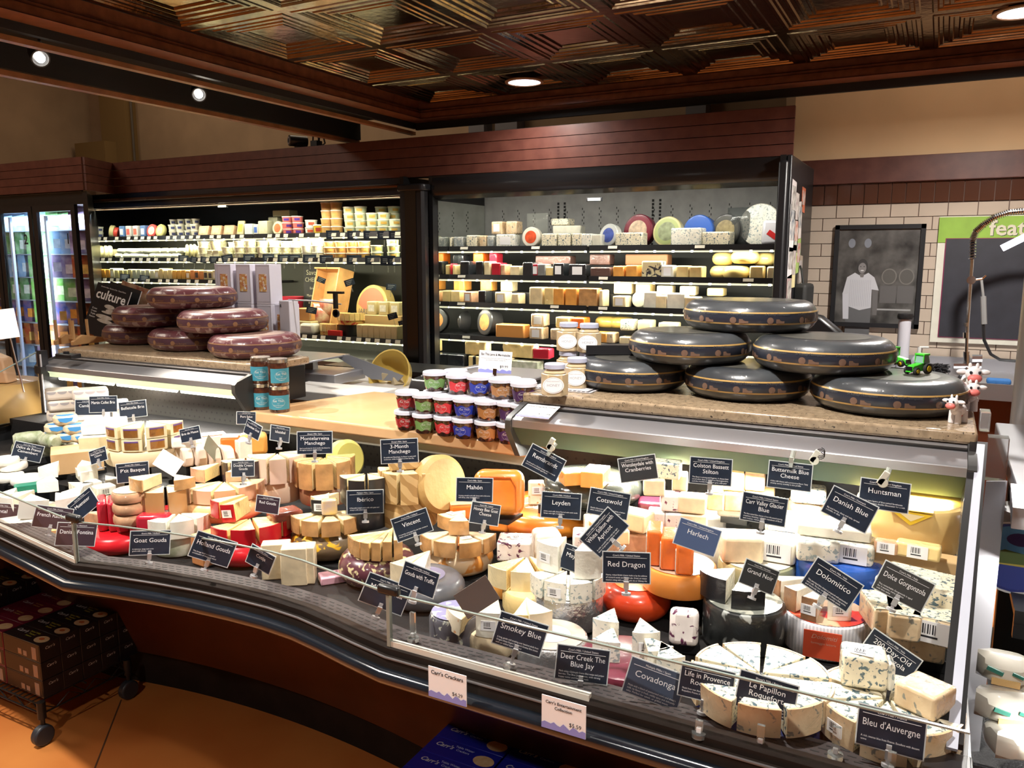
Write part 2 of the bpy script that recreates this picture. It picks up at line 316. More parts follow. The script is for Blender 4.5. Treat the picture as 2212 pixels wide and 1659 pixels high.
# ---------------- back wall refrigerated cases ----------------
CR=T('slatted_crown_panel','long red stained wooden crown of horizontal boards above the back cases','panel',(-3.5,4.6,2.2))
L0=M()
for k in range(4):
    zb=2.187+k*.0655; L0.bb(-6.33+3.5,-.745+3.5,0,.02,zb-2.2,zb+.0615-2.2)
    L0.prism([(-6.33+3.5,.0),(-6.14+3.5,-.39),(-6.12+3.5,-.38),(-6.31+3.5,.01)],zb-2.2,zb+.0615-2.2); L0.bb(-9.0+3.5,-6.135+3.5,-.40,-.38,zb-2.2,zb+.0615-2.2)
P('boards',L0,[WOODR],CR); P('backing',M().bb(-6.2+3.5,-.75+3.5,.02,.04,-.02,.25).bb(-9+3.5,-6.2+3.5,-.378,-.358,-.02,.25),[MBLK],CR)
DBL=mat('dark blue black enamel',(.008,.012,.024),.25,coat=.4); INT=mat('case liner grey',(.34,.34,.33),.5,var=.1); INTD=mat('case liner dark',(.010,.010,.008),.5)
LEDM=dotmat('led chips',(.95,.92,.66),(1,.97,.80),.115,9,.008,False,11,.9); TAGW=mat('shelf tag',(.75,.72,.60),.6)
TG1=M().box((0,0,0),(.045,.002,.026)).mesh('price_tag',[TAGW]); TG2=M().box((0,0,0),(.06,.002,.018)).mesh('price_tag',[TAGW])
def opencase(name,label,x0,x1,shelves,liner,canopy,ledw,split):
    c=T(name,label,'refrigerator',(0,0,0))
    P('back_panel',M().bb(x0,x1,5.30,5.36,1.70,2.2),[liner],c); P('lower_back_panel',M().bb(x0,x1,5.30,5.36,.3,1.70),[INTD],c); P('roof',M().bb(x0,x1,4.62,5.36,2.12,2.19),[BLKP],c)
    P('base',M().bb(x0,x1,4.45,5.36,0,.80),[BLKP],c)
    P('side_panel',M().bb(x0-.03,x0,4.6,5.36,0,2.19),[BLKP],c); P('side_panel',M().bb(x1,x1+.03,4.55,5.36,0,2.19),[BLKP],c)
    P('deck_tray',M().bb(x0,x1,4.6,5.3,.80,.88),[mat('steel tray',(.25,.25,.25),.3,m=.8)],c)
    if canopy=='round': P('canopy',M().prism([(4.60,2.19),(4.60,2.16),(4.585,2.11),(4.60,2.06),(4.64,2.035),(4.70,2.04),(4.70,2.19)],0,x1-x0,0,X=Matrix.Translation((x1,0,0))@Matrix(((0,0,-1,0),(1,0,0,0),(0,1,0,0),(0,0,0,1)))),[mat('gloss black canopy',(.01,.01,.011),.22,coat=.5)],c)
    else:
        P('canopy',M().bb(x0,x1,4.6,4.64,2.15,2.19),[DBL],c); P('canopy_rail',M().tube([(x0,4.59,2.135),(x1,4.59,2.135)],.014),[mat('bronze rail',(.10,.05,.03),.25,m=.6)],c); P('valance',M().bb(x0,x1,4.62,4.65,2.075,2.12),[DBL],c)
        P('night_curtain_roll',M().cyl(((x0+x1)/2,4.72,2.09),.03,x1-x0,0,14,axis='x'),[mat('curtain roll',(.03,.022,.015),.4)],c)
    for i,(z,a,b,d0) in enumerate(shelves):
        s=P('shelf',M().bb(a+.005,b-.005,d0,5.28,z-.02,z),[BLKM],c)
        P('price_rail',M().box(((a+b)/2,d0-.012,z-.006),(b-a-.012,.008,.034),0,rx=radians(-14)),[BLKP],s)
        P('light_strip',M().bb(a+.01,b-.01,d0-.016,d0-.002,z-.034,z-.025),[LEDM],s)
        # price tags
        x=a+.1+random.random()*.1
        while x<b-.1:
            put('price_tag',TG1 if split else TG2,s,loc=(x,d0-.0175,z-.006 if split else z-.002),rot=(radians(-14),0,0)); x+=random.choice((.085,.1,.16) if split else (.55,.72,.9))
        l=lamp('AREA','shelf_led_light',((a+b)/2,d0+.03,z-.032),ledw*(b-a),(1,.96,.62) if split else (1,.97,.80),shape='RECTANGLE',size=b-a-.03,size_y=.012,rot=(radians(18),0,0)); l.parent=s
    l=lamp('AREA','canopy_led_light',((x0+x1)/2,4.70,2.03 if canopy=='round' else 2.07),ledw*(x1-x0)*(1.5 if split else .55),(1,.95,.74) if split else (1,.97,.85),shape='RECTANGLE',size=x1-x0-.06,size_y=.015,rot=(radians(22),0,0)); l.parent=c
    th=P('thermometer',M().bb(-.05,.05,-.008,.008,-.012,.012).bb(-.042,.042,-.010,-.008,-.008,.008,1),[BLKM,mat('thermometer face',(.8,.8,.7),.3,em=((1,1,.9),.5))],c,loc=(( -5.15 if split else -1.93),4.72,2.005 if not split else 2.06))
    return c
RS=[(1.715,-3.05,-2.0,4.8),(1.715,-1.99,-.80,4.79),(1.522,-3.05,-2.0,4.8),(1.522,-1.99,-.80,4.79),(1.332,-3.05,-2.0,4.8),(1.332,-1.99,-.80,4.79),(1.100,-3.05,-2.0,4.8),(1.100,-1.99,-.80,4.79)]
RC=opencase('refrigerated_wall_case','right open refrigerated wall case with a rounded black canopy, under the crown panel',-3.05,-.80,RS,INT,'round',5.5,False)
sl=M()
for k in range(17):
    x=-2.9+k*.128
    for q in range(8): sl.bb(x+(q%2)*.012,x+(q%2)*.012+.005,5.2985,5.3,1.98-q*.02,1.994-q*.02)
for x in(-2.45,-1.75):
    for w in(0,.05):
        for q in range(14): sl.bb(x+w,x+w+.014,5.296,5.2995,2.02-q*.024,2.036-q*.024)
P('liner_slots',sl,[MBLK],RC); P('mirror_side',M().bb(-3.05,-3.047,4.66,5.295,.88,2.03),[mat('side mirror',(.72,.74,.70),.03,m=1)],RC)
LS=[(1.825,-6.98,-4.9,4.8),(1.825,-4.89,-3.28,4.79),(1.638,-6.98,-4.9,4.8),(1.638,-4.89,-3.28,4.79),(1.455,-6.98,-4.95,4.8),(1.052,-6.98,-4.95,4.8),(1.052,-4.94,-3.28,4.72)]
LC=opencase('refrigerated_wall_case','left open refrigerated wall case with a bronze rail under its dark blue canopy',-7.0,-3.28,LS,INTD,'flat',6.5,True)
pl=T('case_pillar','black pillar with a mirrored face between the two open wall cases','pillar',(-3.175,4.58,0))
P('post',M().prism([(-.10,0),(-.10,-.04),(-.085,-.06),(.085,-.06),(.10,-.04),(.10,0)],0,2.10),[BLKM],pl); P('cap',M().prism([(-.115,.02),(-.115,-.05),(-.09,-.075),(.09,-.075),(.115,-.05),(.115,.02)],2.09,2.135),[BLKM],pl,bev=.01)
P('mirror_face',M().bb(-.045,.045,-.064,-.060,.3,2.09),[mat('dark mirror',(.09,.09,.09),.2,m=1)],pl)
P('side_glass',M().bb(.113,.117,.03,.31,.88,2.03),[mat('smoked mirror glass',(.35,.36,.33),.03,tr=.55,m=.3)],pl); P('glass_edge',M().bb(.110,.120,.31,.318,.9,2.03),[mat('bright glass edge',(.75,.78,.70),.3)],pl)
ep=T('case_end_panel','black end panel of the right wall case with paper notes stuck on it','panel',(-.755,4.6,0))
P('panel',M().bb(-.012,.015,-.04,.78,0,2.19),[BLKM],ep,bev=.006); P('front_post',M().bb(-.05,.0,-.07,-.04,0,2.16),[BLKM],ep,bev=.012)
# pinned notes on the end panel side
NT=[(.05,1.95,.10,.16,(.55,.50,.50)),(.16,1.90,.11,.15,(.45,.40,.38)),(.06,1.80,.12,.20,(.55,.55,.55)),(.20,1.78,.10,.14,(.40,.42,.36)),(.05,1.62,.11,.12,(.60,.58,.60)),(.18,1.60,.09,.17,(.62,.55,.30)),(.30,1.86,.10,.15,(.50,.46,.44)),(.32,1.66,.10,.14,(.30,.42,.12)),(.06,1.44,.11,.16,(.35,.25,.25)),(.42,1.55,.10,.16,(.34,.28,.22)),(.5,1.4,.1,.14,(.5,.5,.5)),(.40,1.98,.09,.1,(.45,.12,.06)),(.55,1.28,.11,.2,(.52,.50,.44))]
wh=['top nearest the shelves','second in the top row','below the top one, with figures','beside the row of figures','pale, half-way down','yellowish, half-way down','top, third in the row','green topped, in the middle','lowest near the shelves','brown patterned, right of the middle','small pale, low on the right','small reddish, high on the right','long cream, lowest on the right']
for i,(y,zc,w,h,c) in enumerate(NT):
    n=T('paper_note','paper note pinned on the black case end panel, '+wh[i],'paper',(-.737,4.6+y,zc),0,'papers pinned to the case end panel')
    P('sheet',M().box((0,0,0),(.0015,w*1.4,h*1.4),0,rx=radians(random.uniform(-6,6))),[mat('note %d'%i,c,.7,var=.1,vs=20)],n)
    P('print',M().box((.0012,0,h*.12),(.001,w*1.1,h*.8),0),[mat('note print %d'%(i%4),[(.16,.14,.13),(.25,.2,.2),(.1,.12,.15),(.35,.12,.08)][i%4],.7,c2=(.5,.48,.45),vs=30)],n)
jk=T('hanging_black_apron','black apron hanging beside the case end panel','apron',(-.70,4.95,1.5)); P('cloth',M().prism([(-.05,-.10),(.03,-.12),(.05,0),(.04,.12),(-.03,.10)],-.38,.0),[MBLK],jk,bev=.02); P('neck_loop',M().tube([(0,-.02,-.01),(-.02,0,.08),(-.03,.02,.10)],.006),[MBLK],jk)
# ---------------- glass door freezer at far left ----------------
FZ=T('glass_door_freezer','glass door freezer of bagged cheese at the far left','freezer',(-7.3,4.25,0))
P('cabinet',M().bb(-1.5,.32,.6,.66,0,2.18).prism([(-1.5,0),(1.12,0),(.34,.60),(-1.5,.60)],0,.35).prism([(-1.5,0),(1.12,0),(.34,.60),(-1.5,.60)],2.08,2.18),[BLKP],FZ); P('side_wall',M().prism([(1.10,-.02),(1.16,-.02),(.36,.62),(.30,.60)],0,2.18),[BLKP],FZ)
P('liner',M().bb(-1.4,.34,.56,.59,.35,2.08),[mat('pale liner',(.07,.09,.12),.5)],FZ)
def dx(u,Y=4.25): return ony(u,600,Y).x+7.3
for i,(ua,ub) in enumerate(((-200,12),(14,88),(90,180))):
    a=dx(ua) if i else -1.3; b=dx(ub)
    d=P('door',M().bb(a,a+.055,-.03,0,.35,2.08).bb(b-.055,b,-.03,0,.35,2.08).bb(a+.055,b-.055,-.03,0,.35,.42).bb(a+.055,b-.055,-.03,0,2.03,2.08),[BLKM],FZ)
    P('glass_pane',M().bb(a+.055,b-.055,-.018,-.012,.42,2.03),[mat('door glass',(1,1,1),.02,tr=1,ior=1.15)],d)
    if i:
        m_=M(); text(m_,'21'[i-1],(b-.13,-.019,1.80),.12,bold=True); put('number',flat(m_,'number',[INK]),d)
    P('door_light',M().bb(a+.06,a+.085,.03,.05,.5,2.0),[mat('cool led',(.5,.6,.8),em=((.5,.7,1),.12))],d)
for x in(-.9,0,.7): lamp('AREA','freezer_light',(-7.3+x,4.36,2.0),12,(.75,.88,1),shape='RECTANGLE',size=.7,size_y=.03,rot=(radians(25),0,0))
lamp('AREA','freezer_light',(-7.0,4.31,1.3),14,(.75,.88,1),shape='RECTANGLE',size=.03,size_y=1.4,rot=(radians(90),0,0))
for k in range(8): P('freezer_shelf',M().prism([(-1.35,.12),(.92,.12),(.36,.55),(-1.35,.55)],.45+k*.205-.008,.45+k*.205),[mat('pale wire shelf',(.25,.30,.36),.4)],FZ)
# bags: pillow pouches
def pillow(w,h,d,n=5):
    m=M(); 
    for sgn in(-1,1):
        k=len(m.v)
        for i in range(n):
            for j in range(n):
                a=i/(n-1)*2-1; b=j/(n-1)*2-1; q=(1-a**4)*(1-b**4)
                m.v.append((a*w/2,sgn*d/2*q,b*h/2))
        for i in range(n-1):
            for j in range(n-1):
                f=[k+i*n+j,k+(i+1)*n+j,k+(i+1)*n+j+1,k+i*n+j+1]; m.f.append(f if sgn<0 else f[::-1]); m.m.append(0)
    return m
BC=[('blue and orange',(.02,.08,.35),(.70,.30,.05)),('green and white',(.06,.26,.06),(.55,.60,.50)),('pale blue',(.16,.33,.55),(.5,.58,.62)),('red and yellow',(.35,.03,.02),(.70,.45,.12)),('brown and orange',(.10,.04,.03),(.62,.25,.06)),('lime green',(.12,.42,.05),(.55,.62,.40)),('purple and white',(.16,.10,.25),(.6,.55,.6))]
bagme=pillow(.17,.20,.04).mesh('pouch',[]); lbme=M().bb(-.045,.045,-.021,-.018,-.05,.03).mesh('pouch_panel',[])
bagmesh={}
for nme,c1,c2 in BC:
    a=bagme.copy(); a.materials.append(mat('bag '+nme,c1,.2,coat=.8,bump=.8,bs=30,c2=tuple(x*.5+y*.5 for x,y in zip(c1,c2)),vs=14)); b=lbme.copy(); b.materials.append(mat('bag panel '+nme,c2,.3,var=.2,vs=30)); bagmesh[nme]=(a,b)
rows=['lowest','second lowest','third lowest','fourth','fifth','third highest','second highest','highest']
SEQ={6:[0,0,0,1,1,2,6],5:[0,4,0,2,1,6,3],4:[4,0,4,1,5,5,6],3:[1,1,0,0,5,0,4],2:[3,4,4,3,4,4,3],7:[0,1,0,2,2,1,6],1:[2,6,2,2,6,2,2],0:[2,0,2,2,2,0,2]}
for k in range(8):
    for j in range(14):
        x=-1.2+j*.160+random.uniform(-.01,.01)
        if -7.3+x>-6.50: continue
        nme=BC[SEQ[k][j*7//14]][0]; zz=.45+k*.205+.096
        b=T('cheese_bag','%s cheese bag, %s from left on the %s freezer row'%(nme,od(j),rows[k]),'bag',(-7.3+x,4.44+random.uniform(0,.02),zz),radians(42)+random.uniform(-.15,.15),'bags in the freezer')
        put('pouch',bagmesh[nme][0],b); put('window',bagmesh[nme][1],b,loc=(0,0,random.uniform(-.02,.01)))
# ---------------- the long curved service case in front ----------------
PATH=[(-3.45,1.45),(-2.6,1.32),(-1.93,1.22),(-1.80,1.25),(-1.67,1.272),(-1.55,1.288),(-1.43,1.297),(-1.32,1.300),(-1.22,1.293),(-1.12,1.275),(-1.03,1.256),(-.94,1.24),(-.4,1.24),(.085,1.24)]
def offp(o):
    out=[]
    for i,p in enumerate(PATH):
        a=Vector(PATH[max(i-1,0)]); b=Vector(PATH[min(i+1,len(PATH)-1)]); d=(b-a).normalized(); out.append((p[0]+d.y*o,p[1]-d.x*o))
    return out
def sweep(mb,prof,m=0,i0=0,i1=None,close=True):
    rows=[[(x,y,z) for x,y in offp(o)[i0:i1]] for o,z in prof]; n=len(rows[0]); k=len(mb.v)
    for r in rows: mb.v+=r
    q=len(prof); e=q if close else q-1
    for j in range(e):
        a,b=j,(j+1)%q
        for i in range(n-1): mb.f.append([k+a*n+i,k+a*n+i+1,k+b*n+i+1,k+b*n+i]); mb.m.append(m)
    if close:
        mb.f.append([k+j*n for j in range(q)]); mb.m.append(m); mb.f.append([k+j*n+n-1 for j in range(q)][::-1]); mb.m.append(m)
    return mb
SCS=T('cheese_service_case','long curved black and brown cheese counter with low front glass','display case',(-1.2,1.25,0)); SCS.location=(0,0,0)
RB=mat('red brown laminate',(.040,.012,.007),.38,c2=(.075,.024,.013),vs=4); DKB=mat('dark brown panel',(.020,.014,.011),.7,var=.15,spec=.12)
def kick(prof):
    m=M(); xs=[-3.45+i*3.53/44 for i in range(45)]; n=45; rows=[]
    for o,z in prof:
        k=min(1,max(0,(-o-.05)/.5))
        for x in xs:
            y=None
            for a,b in zip(PATH,PATH[1:]):
                if a[0]<=x<=b[0]+1e-6: y=a[1]+(b[1]-a[1])*(x-a[0])/(b[0]-a[0])
            y=(y or 1.24)*(1-k)+(1.27+(.10*max(0,1-((x+1.95)/.85)**2)))*k; m.v.append((x,y-o,z))
    q=len(prof)
    for j in range(q):
        for i in range(n-1): m.f.append([j*n+i,j*n+i+1,((j+1)%q)*n+i+1,((j+1)%q)*n+i]); m.m.append(0)
    for e in(0,n-1): m.f.append([j*n+e for j in range(q)]); m.m.append(0)
    return m
P('kick_panel',kick([(-.03,.77),(-.22,.70),(-.45,.42),(-.56,.15),(-.60,.15),(-.50,.45),(-.26,.76),(-.05,.79)]),[RB],SCS)
P('toe_kick',kick([(-.60,0),(-.60,.16),(-.64,.16),(-.64,0)]),[DKB],SCS)
P('front_rail',sweep(M(),[(0,.868),(.012,.862),(.012,.848),(.022,.846),(.026,.79),(.0,.775),(-.06,.77),(-.06,.84),(-.015,.868)]),[DKB],SCS)
P('metal_bead',sweep(M(),[(.021,.850),(.0245,.849),(.0245,.8465),(.021,.846)]),[mat('dull metal bead',(.16,.15,.15),.45,m=.3)],SCS)
bp=[(.030+.016*cos(a*pi/9),.812+.016*sin(a*pi/9)) for a in range(18)]
P('bumper',sweep(M(),bp),[mat('glossy black bumper',(.008,.011,.016),.16,coat=.6)],SCS)
GM=mat('grille plate',(.045,.037,.037),.6,spec=.2)
g=sweep(M(),[(-.014,.850),(-.014,.856),(-.082,.856),(-.082,.850)]); 
ip=offp(-.045)
for i in range(len(ip)-1):
    a=Vector(ip[i]+(0,));b=Vector(ip[i+1]+(0,)); L=(b-a).length; n=int(L/.022); d=(b-a).normalized(); pn=Vector((-d.y,d.x,0))
    for k in range(n):
        for w in(-.024,-.012,0,.012,.024):
            c=a+d*((k+.5+(.5 if w in(-.012,.012) else 0))*L/n)+pn*w; g.box((c.x,c.y,.8562),(.014,.003,.0008),1,rz=atan2(d.y,d.x))
P('air_grille',g,[GM,MBLK],SCS)
DK=mat('deck black',(.015,.014,.014),.6,bump=.2,bs=150,spec=.2)
ip=offp(-.082)
P('deck_tray',M().prism([p for p in ip]+[(.085,1.63),(-3.5,1.63)],.74,.80).bb(-3.5,.085,1.62,2.32,.74,.80).bb(-3.47,-2.27,1.615,2.32,.8,.88).bb(-3.47,-2.27,1.95,2.32,.88,.97),[DK],SCS)
pb=M().bb(-3.47,-2.30,2.30,2.32,.8,1.10).bb(-2.30,-1.09,2.30,2.32,.8,1.02).bb(-1.09,.085,2.30,2.32,.8,1.10)
P('back_panel',pb,[dotmat('perforated dark panel',(.022,.021,.018),(.002,.002,.002),.03,.027,.0042)],SCS)
P('body_shell',M().bb(-3.47,.085,2.32,2.40,0,1.03).bb(-3.49,-3.47,1.5,2.40,0,.95).bb(.085,.10,1.24,2.4,0,.86),[BLKP],SCS)
# front glass: three panes with top clips
CLG=mat('front glass',(1,1,1),.0,tr=1,ior=1.12); EDG=mat('glass bright edge',(.22,.26,.23),.15,coat=.5)
for i,(a,b) in enumerate(((0,3),(2,12),(11,14))):
    gl=P('glass_pane',sweep(M(),[(-.001,.862),(.004,.862),(.004,.975),(-.001,.975)],i0=a,i1=b),[CLG],SCS)
    P('glass_edge',sweep(M(),[(-.001,.975),(.004,.975),(.004,.978),(-.001,.978)],i0=a,i1=b),[EDG],gl)
P('glass_channel',sweep(M(),[(-.004,.862),(.007,.862),(.007,.875),(-.004,.875)],i0=0,i1=3),[mat('cream channel',(.62,.58,.50),.4)],SCS)
P('glass_channel',M().bb(-.94,-.50,1.233,1.246,.862,.876),[mat('cream channel',(.62,.58,.50),.4)],SCS)
for x,y in((-1.93,1.22),(-.94,1.237)):
    P('glass_clip',M().box((x,y,.985),(.052,.018,.020),0),[BLKP],SCS,bev=.006)
    P('glass_joint',M().bb(x-.004,x+.004,y-.006,y+.004,.865,.975),[EDG],SCS)
# right end: slanted glass panel with metal edge
A=Vector((.112,2.12,1.215)); B=Vector((.070,1.34,.885))
eg=M(); 
def strip(mb,p,q,w,th,m=0):
    d=(q-p).normalized(); mb_=mb; a=[p+w*.5,p-w*.5,q-w*.5,q+w*.5]; n=d.cross(w).normalized()*th
    mb.add(a+[x+n for x in a],[(0,1,2,3),(7,6,5,4),(0,4,5,1),(1,5,6,2),(2,6,7,3),(3,7,4,0)],m)
P('end_edge_strip',(lambda m:(strip(m,A,B,Vector((.016,0,0)),.006),m)[1])(M()),[mat('pale edge strip',(.55,.57,.66),.3,m=.3)],SCS)
P('end_edge_back',(lambda m:(strip(m,A+Vector((-.004,.014,-.004)),B+Vector((-.002,.014,-.004)),Vector((.036,0,0)),.014),m)[1])(M()),[BLKP],SCS)
P('end_panel',M().add([(.086,2.3,.85),(.086,2.3,1.2),(.090,2.1,1.2),(.062,1.36,.86),(.062,1.25,.86)],[(0,1,2,3,4)],0),[mat('smoke glass end',(.5,.52,.5),.05,tr=.9,ior=1.1)],SCS)
P('end_foot',M().bb(.03,.10,1.20,1.36,.70,.872),[BLKM],SCS,bev=.004)
# left end glass and post
P('end_post',M().bb(-3.45,-3.42,2.08,2.11,.97,1.25).bb(-3.455,-3.415,2.07,2.10,1.15,1.18),[BLKM],SCS); P('end_post_trim',M().bb(-3.425,-3.418,2.076,2.08,.98,1.235),[mat('pale post trim',(.5,.48,.5),.3)],SCS)
P('end_glass',M().add([(-3.45,2.08,.97),(-3.45,2.08,1.24),(-3.45,1.5,1.0),(-3.45,1.46,.87),(-3.454,2.08,.97),(-3.454,2.08,1.24),(-3.454,1.5,1.0),(-3.454,1.46,.87)],[(0,1,2,3),(7,6,5,4),(0,4,5,1),(1,5,6,2),(2,6,7,3),(3,7,4,0)]),[CLG],SCS)
P('end_glass_edge',M().tube([(-3.452,2.08,1.242),(-3.452,1.5,1.002)],.003),[EDG],SCS)
# steel canopies over the case with stone slabs
STN=mat('speckled stone',(.42,.31,.20),.25,c2=(.26,.19,.12),vs=60,spots=((.03,.02,.015),150,.64),coat=.3)
VAL=mat('green white valance',(.05,.075,.055),.8,spec=.15)
def canopy(name,label,x0,x1,y0,rot,stonelab,d=.68,glow=0):
    c=T(name,label,'canopy',(x1,y0,1.03),rot); W=x0-x1
    P('steel_fascia',M().prism([(.02,1.216),(-.10,1.185),(-.104,1.181),(-.104,1.160),(-.100,1.160),(-.100,1.178),(.02,1.206)],0,-W,0,X=Matrix.Translation((0,0,-1.03))@Matrix(((0,0,-1,0),(1,0,0,0),(0,1,0,0),(0,0,0,1)))),[STL],c)
    P('valance',M().add([(W,-.098,.128),(0,-.098,.128),(0,-.045-.028*glow,.066+.034*glow),(W,-.045-.028*glow,.066+.034*glow),(W,-.094,.130),(0,-.094,.130),(0,-.041-.028*glow,.068+.034*glow),(W,-.041-.028*glow,.068+.034*glow)],[(0,1,2,3),(7,6,5,4),(3,2,6,7),(0,4,5,1)]),[VAL if not glow else mat('valance painted glow',(.6,.65,.5),.5,em=((.80,.9,.55),.75))],c)  # left valance emits: stands in for LED light falling on it
    P('housing',M().bb(W,0,-.03,(.29 if glow else d-.1),.10,.178).bb(W,0,.19,(.29 if glow else d-.1),.045,.10),[BLKP],c)
    for x in(W,0): P('end_cap',M().prism([(.02,1.222),(-.10,1.190),(-.112,1.18),(-.112,1.150),(-.05,1.06),(.02,1.05)],-.009,.009,0,X=Matrix.Translation((x-.01 if x==W else x+.01,0,-1.03))@Matrix(((0,0,-1,0),(1,0,0,0),(0,1,0,0),(0,0,0,1)))),[mat('end cap grey',(.06,.06,.06),.35,m=.3)],c)
    for k in range(1,4):
        P('led_tube',M().cyl((W*(k-.5)/3,-.02,.085),.008,-W/3-.03,0,10,axis='x'),[mat('led tube',(1,1,.95),em=((1,.98,.86),5))],c)
    l=lamp('AREA','case_led_light',(W/2,-.04,.062),glow and 13*-W or 15*-W,(1,.96,.86),shape='RECTANGLE',size=-W-.05,size_y=.03,rot=(radians(-24),0,0)); l.parent=c
    s=T('stone_slab',stonelab,'counter top',(x1,y0,1.21),rot)
    P('slab',M().prism([(W-.02,0),(.02,0),(.02,.30 if glow else d),(-.35,.32 if glow else d),(-.5,d),(W-.02,d)],.004,.035),[STN],s,bev=.007,bseg=3); return c
canopy('steel_canopy','brushed steel canopy over the right end of the cheese case',-1.075,.085,2.125,0,'speckled stone slab carrying the dark grey cheese wheels',.66)
canopy('steel_canopy','brushed steel canopy with a painted-glow green strip over the left end of the cheese case',-3.47,-2.305,2.215,radians(.8),'speckled stone slab carrying the purple cheese wheels',.66,1)
bd=T('wooden_counter_board','pale maple counter board with a rounded front edge between the two steel canopies','counter top',(-1.7,2.2,1.03))
P('board',M().prism([(-.62,-.03),(.60,-.03),(.61,-.02),(.61,.56),(-.45,.56),(-.63,-.02)],.0,.042),[mat('maple wood',(.62,.36,.17),.35,coat=.4,c2=(.70,.44,.23),vs=5,var=.1)],bd,bev=.018,bseg=4)
P('under_rail',M().bb(-.6,.6,.0,.03,-.035,.0),[mat('pale metal rail',(.5,.5,.42),.35,m=.5)],bd)
P('stain_rings',M().lathe([(.055,.0),(0,.0004)],24,0,X=Matrix.Translation((-.46,.12,.0425))).lathe([(.055,.0),(0,.0004)],24,0,X=Matrix.Translation((-.34,.11,.0425))),[mat('darker wood stain',(.50,.27,.12),.4)],bd)
P('led_tube',M().cyl((0,.035,-.012),.007,1.15,0,8,axis='x'),[mat('led tube',(1,1,.95),em=((1,.98,.86),5))],bd)
l=lamp('AREA','board_led_light',(-1.7,2.215,1.005),13,(1,.96,.86),shape='RECTANGLE',size=1.15,size_y=.03,rot=(radians(-24),0,0))
def notice(name,label,pos,rot,w,h,lines,price,parent=None,ph_=.15,extra=None):
    t=T(name,label,'sign',pos,rot[2],rx=rot[0],ry=rot[1]); q=M().bb(-w/2,w/2,0,.0015,-h/2,h/2)
    P('sheet',q,[PAPW],t)
    z=M(); pl_=[(-w/2,-h/2)]+[(w/2,-h/2)]+[(w/2-i*w/14,-h/2+h*ph_*(1+.25*sin(i*2.1)+.12*sin(i*4.7))) for i in range(15)]
    z.add([(a,-.0006,b) for a,b in pl_],[tuple(range(len(pl_)))]); put('torn_edge_band',flat(z,'band',[LILAC]),t)
    x=M(); y=h/2-h*.17
    for s,k in lines: text(x,s,(0,-.0008,y),h*k,maxw=w*.88,bold=k>.1); y-=h*k*1.15
    text(x,price,(w*.27,-.0008,-h*.2),h*.17); put('lettering',flat(x,'lettering',[INK]),t); return t
notice('price_notice','white notice about white gold raw honey, lying on the steel canopy',(-1.005,2.05,1.2085),(radians(-75),0,0),.105,.085,[('White Gold Raw Honey',.13),('One of the most unusual honeys',.07),('is made in Hawaii and unfiltered',.07)],'$11.99')
def nose(u,v): p=ony(u,v,1.21); return p
for u,v,l,pr_,lb in((966,1482,[('Carr\'s Crackers',.18)],'$4.29','white price strip for crackers at 4.29 on the front rail'),(1217,1548,[('Carr\'s Entertainment',.13),('Collection',.13)],'$5.59','white price strip at 5.59 on the front rail, nearer the right')):
    p=ony(u,v,1.186); notice('price_notice',lb,p,(0,0,0),.085,.062,l,pr_,ph_=.2)
# ---------------- big coated cheese wheels on the slabs ----------------
def wheelprof(r,h,n=7):
    e=h*.5; pr=[(0,0),(r-e*1.25,0)]
    for i in range(1,2*n): a=-pi/2+pi*i/(2*n); pr.append((r-e+e*copysign(abs(cos(a))**.8,cos(a)) if False else r-e*.95+e*.95*cos(a),h/2+h/2*sin(a)*(1 if abs(sin(a))<1 else 1)))
    return pr+[(r-e*1.25,h),(0,h)]
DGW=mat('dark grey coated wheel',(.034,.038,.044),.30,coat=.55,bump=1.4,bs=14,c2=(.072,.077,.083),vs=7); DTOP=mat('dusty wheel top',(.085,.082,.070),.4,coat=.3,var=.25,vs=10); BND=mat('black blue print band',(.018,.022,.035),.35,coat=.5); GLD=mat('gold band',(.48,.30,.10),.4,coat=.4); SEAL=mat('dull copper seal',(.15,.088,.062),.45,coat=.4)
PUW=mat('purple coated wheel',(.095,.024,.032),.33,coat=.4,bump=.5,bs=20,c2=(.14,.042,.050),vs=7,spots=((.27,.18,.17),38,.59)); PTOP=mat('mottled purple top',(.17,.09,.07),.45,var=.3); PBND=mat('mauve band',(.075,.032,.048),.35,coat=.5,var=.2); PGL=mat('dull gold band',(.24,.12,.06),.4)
def bandring(r,h,z0,z1,pad=.0006,seg=72):
    e=h*.5*.95; 
    def R(z): s=max(-1,min(1,(z-h/2)/(h/2))); return r-e+e*sqrt(1-s*s)+pad
    zs=[z0+(z1-z0)*i/3 for i in range(4)]; return [(R(z),z) for z in zs]
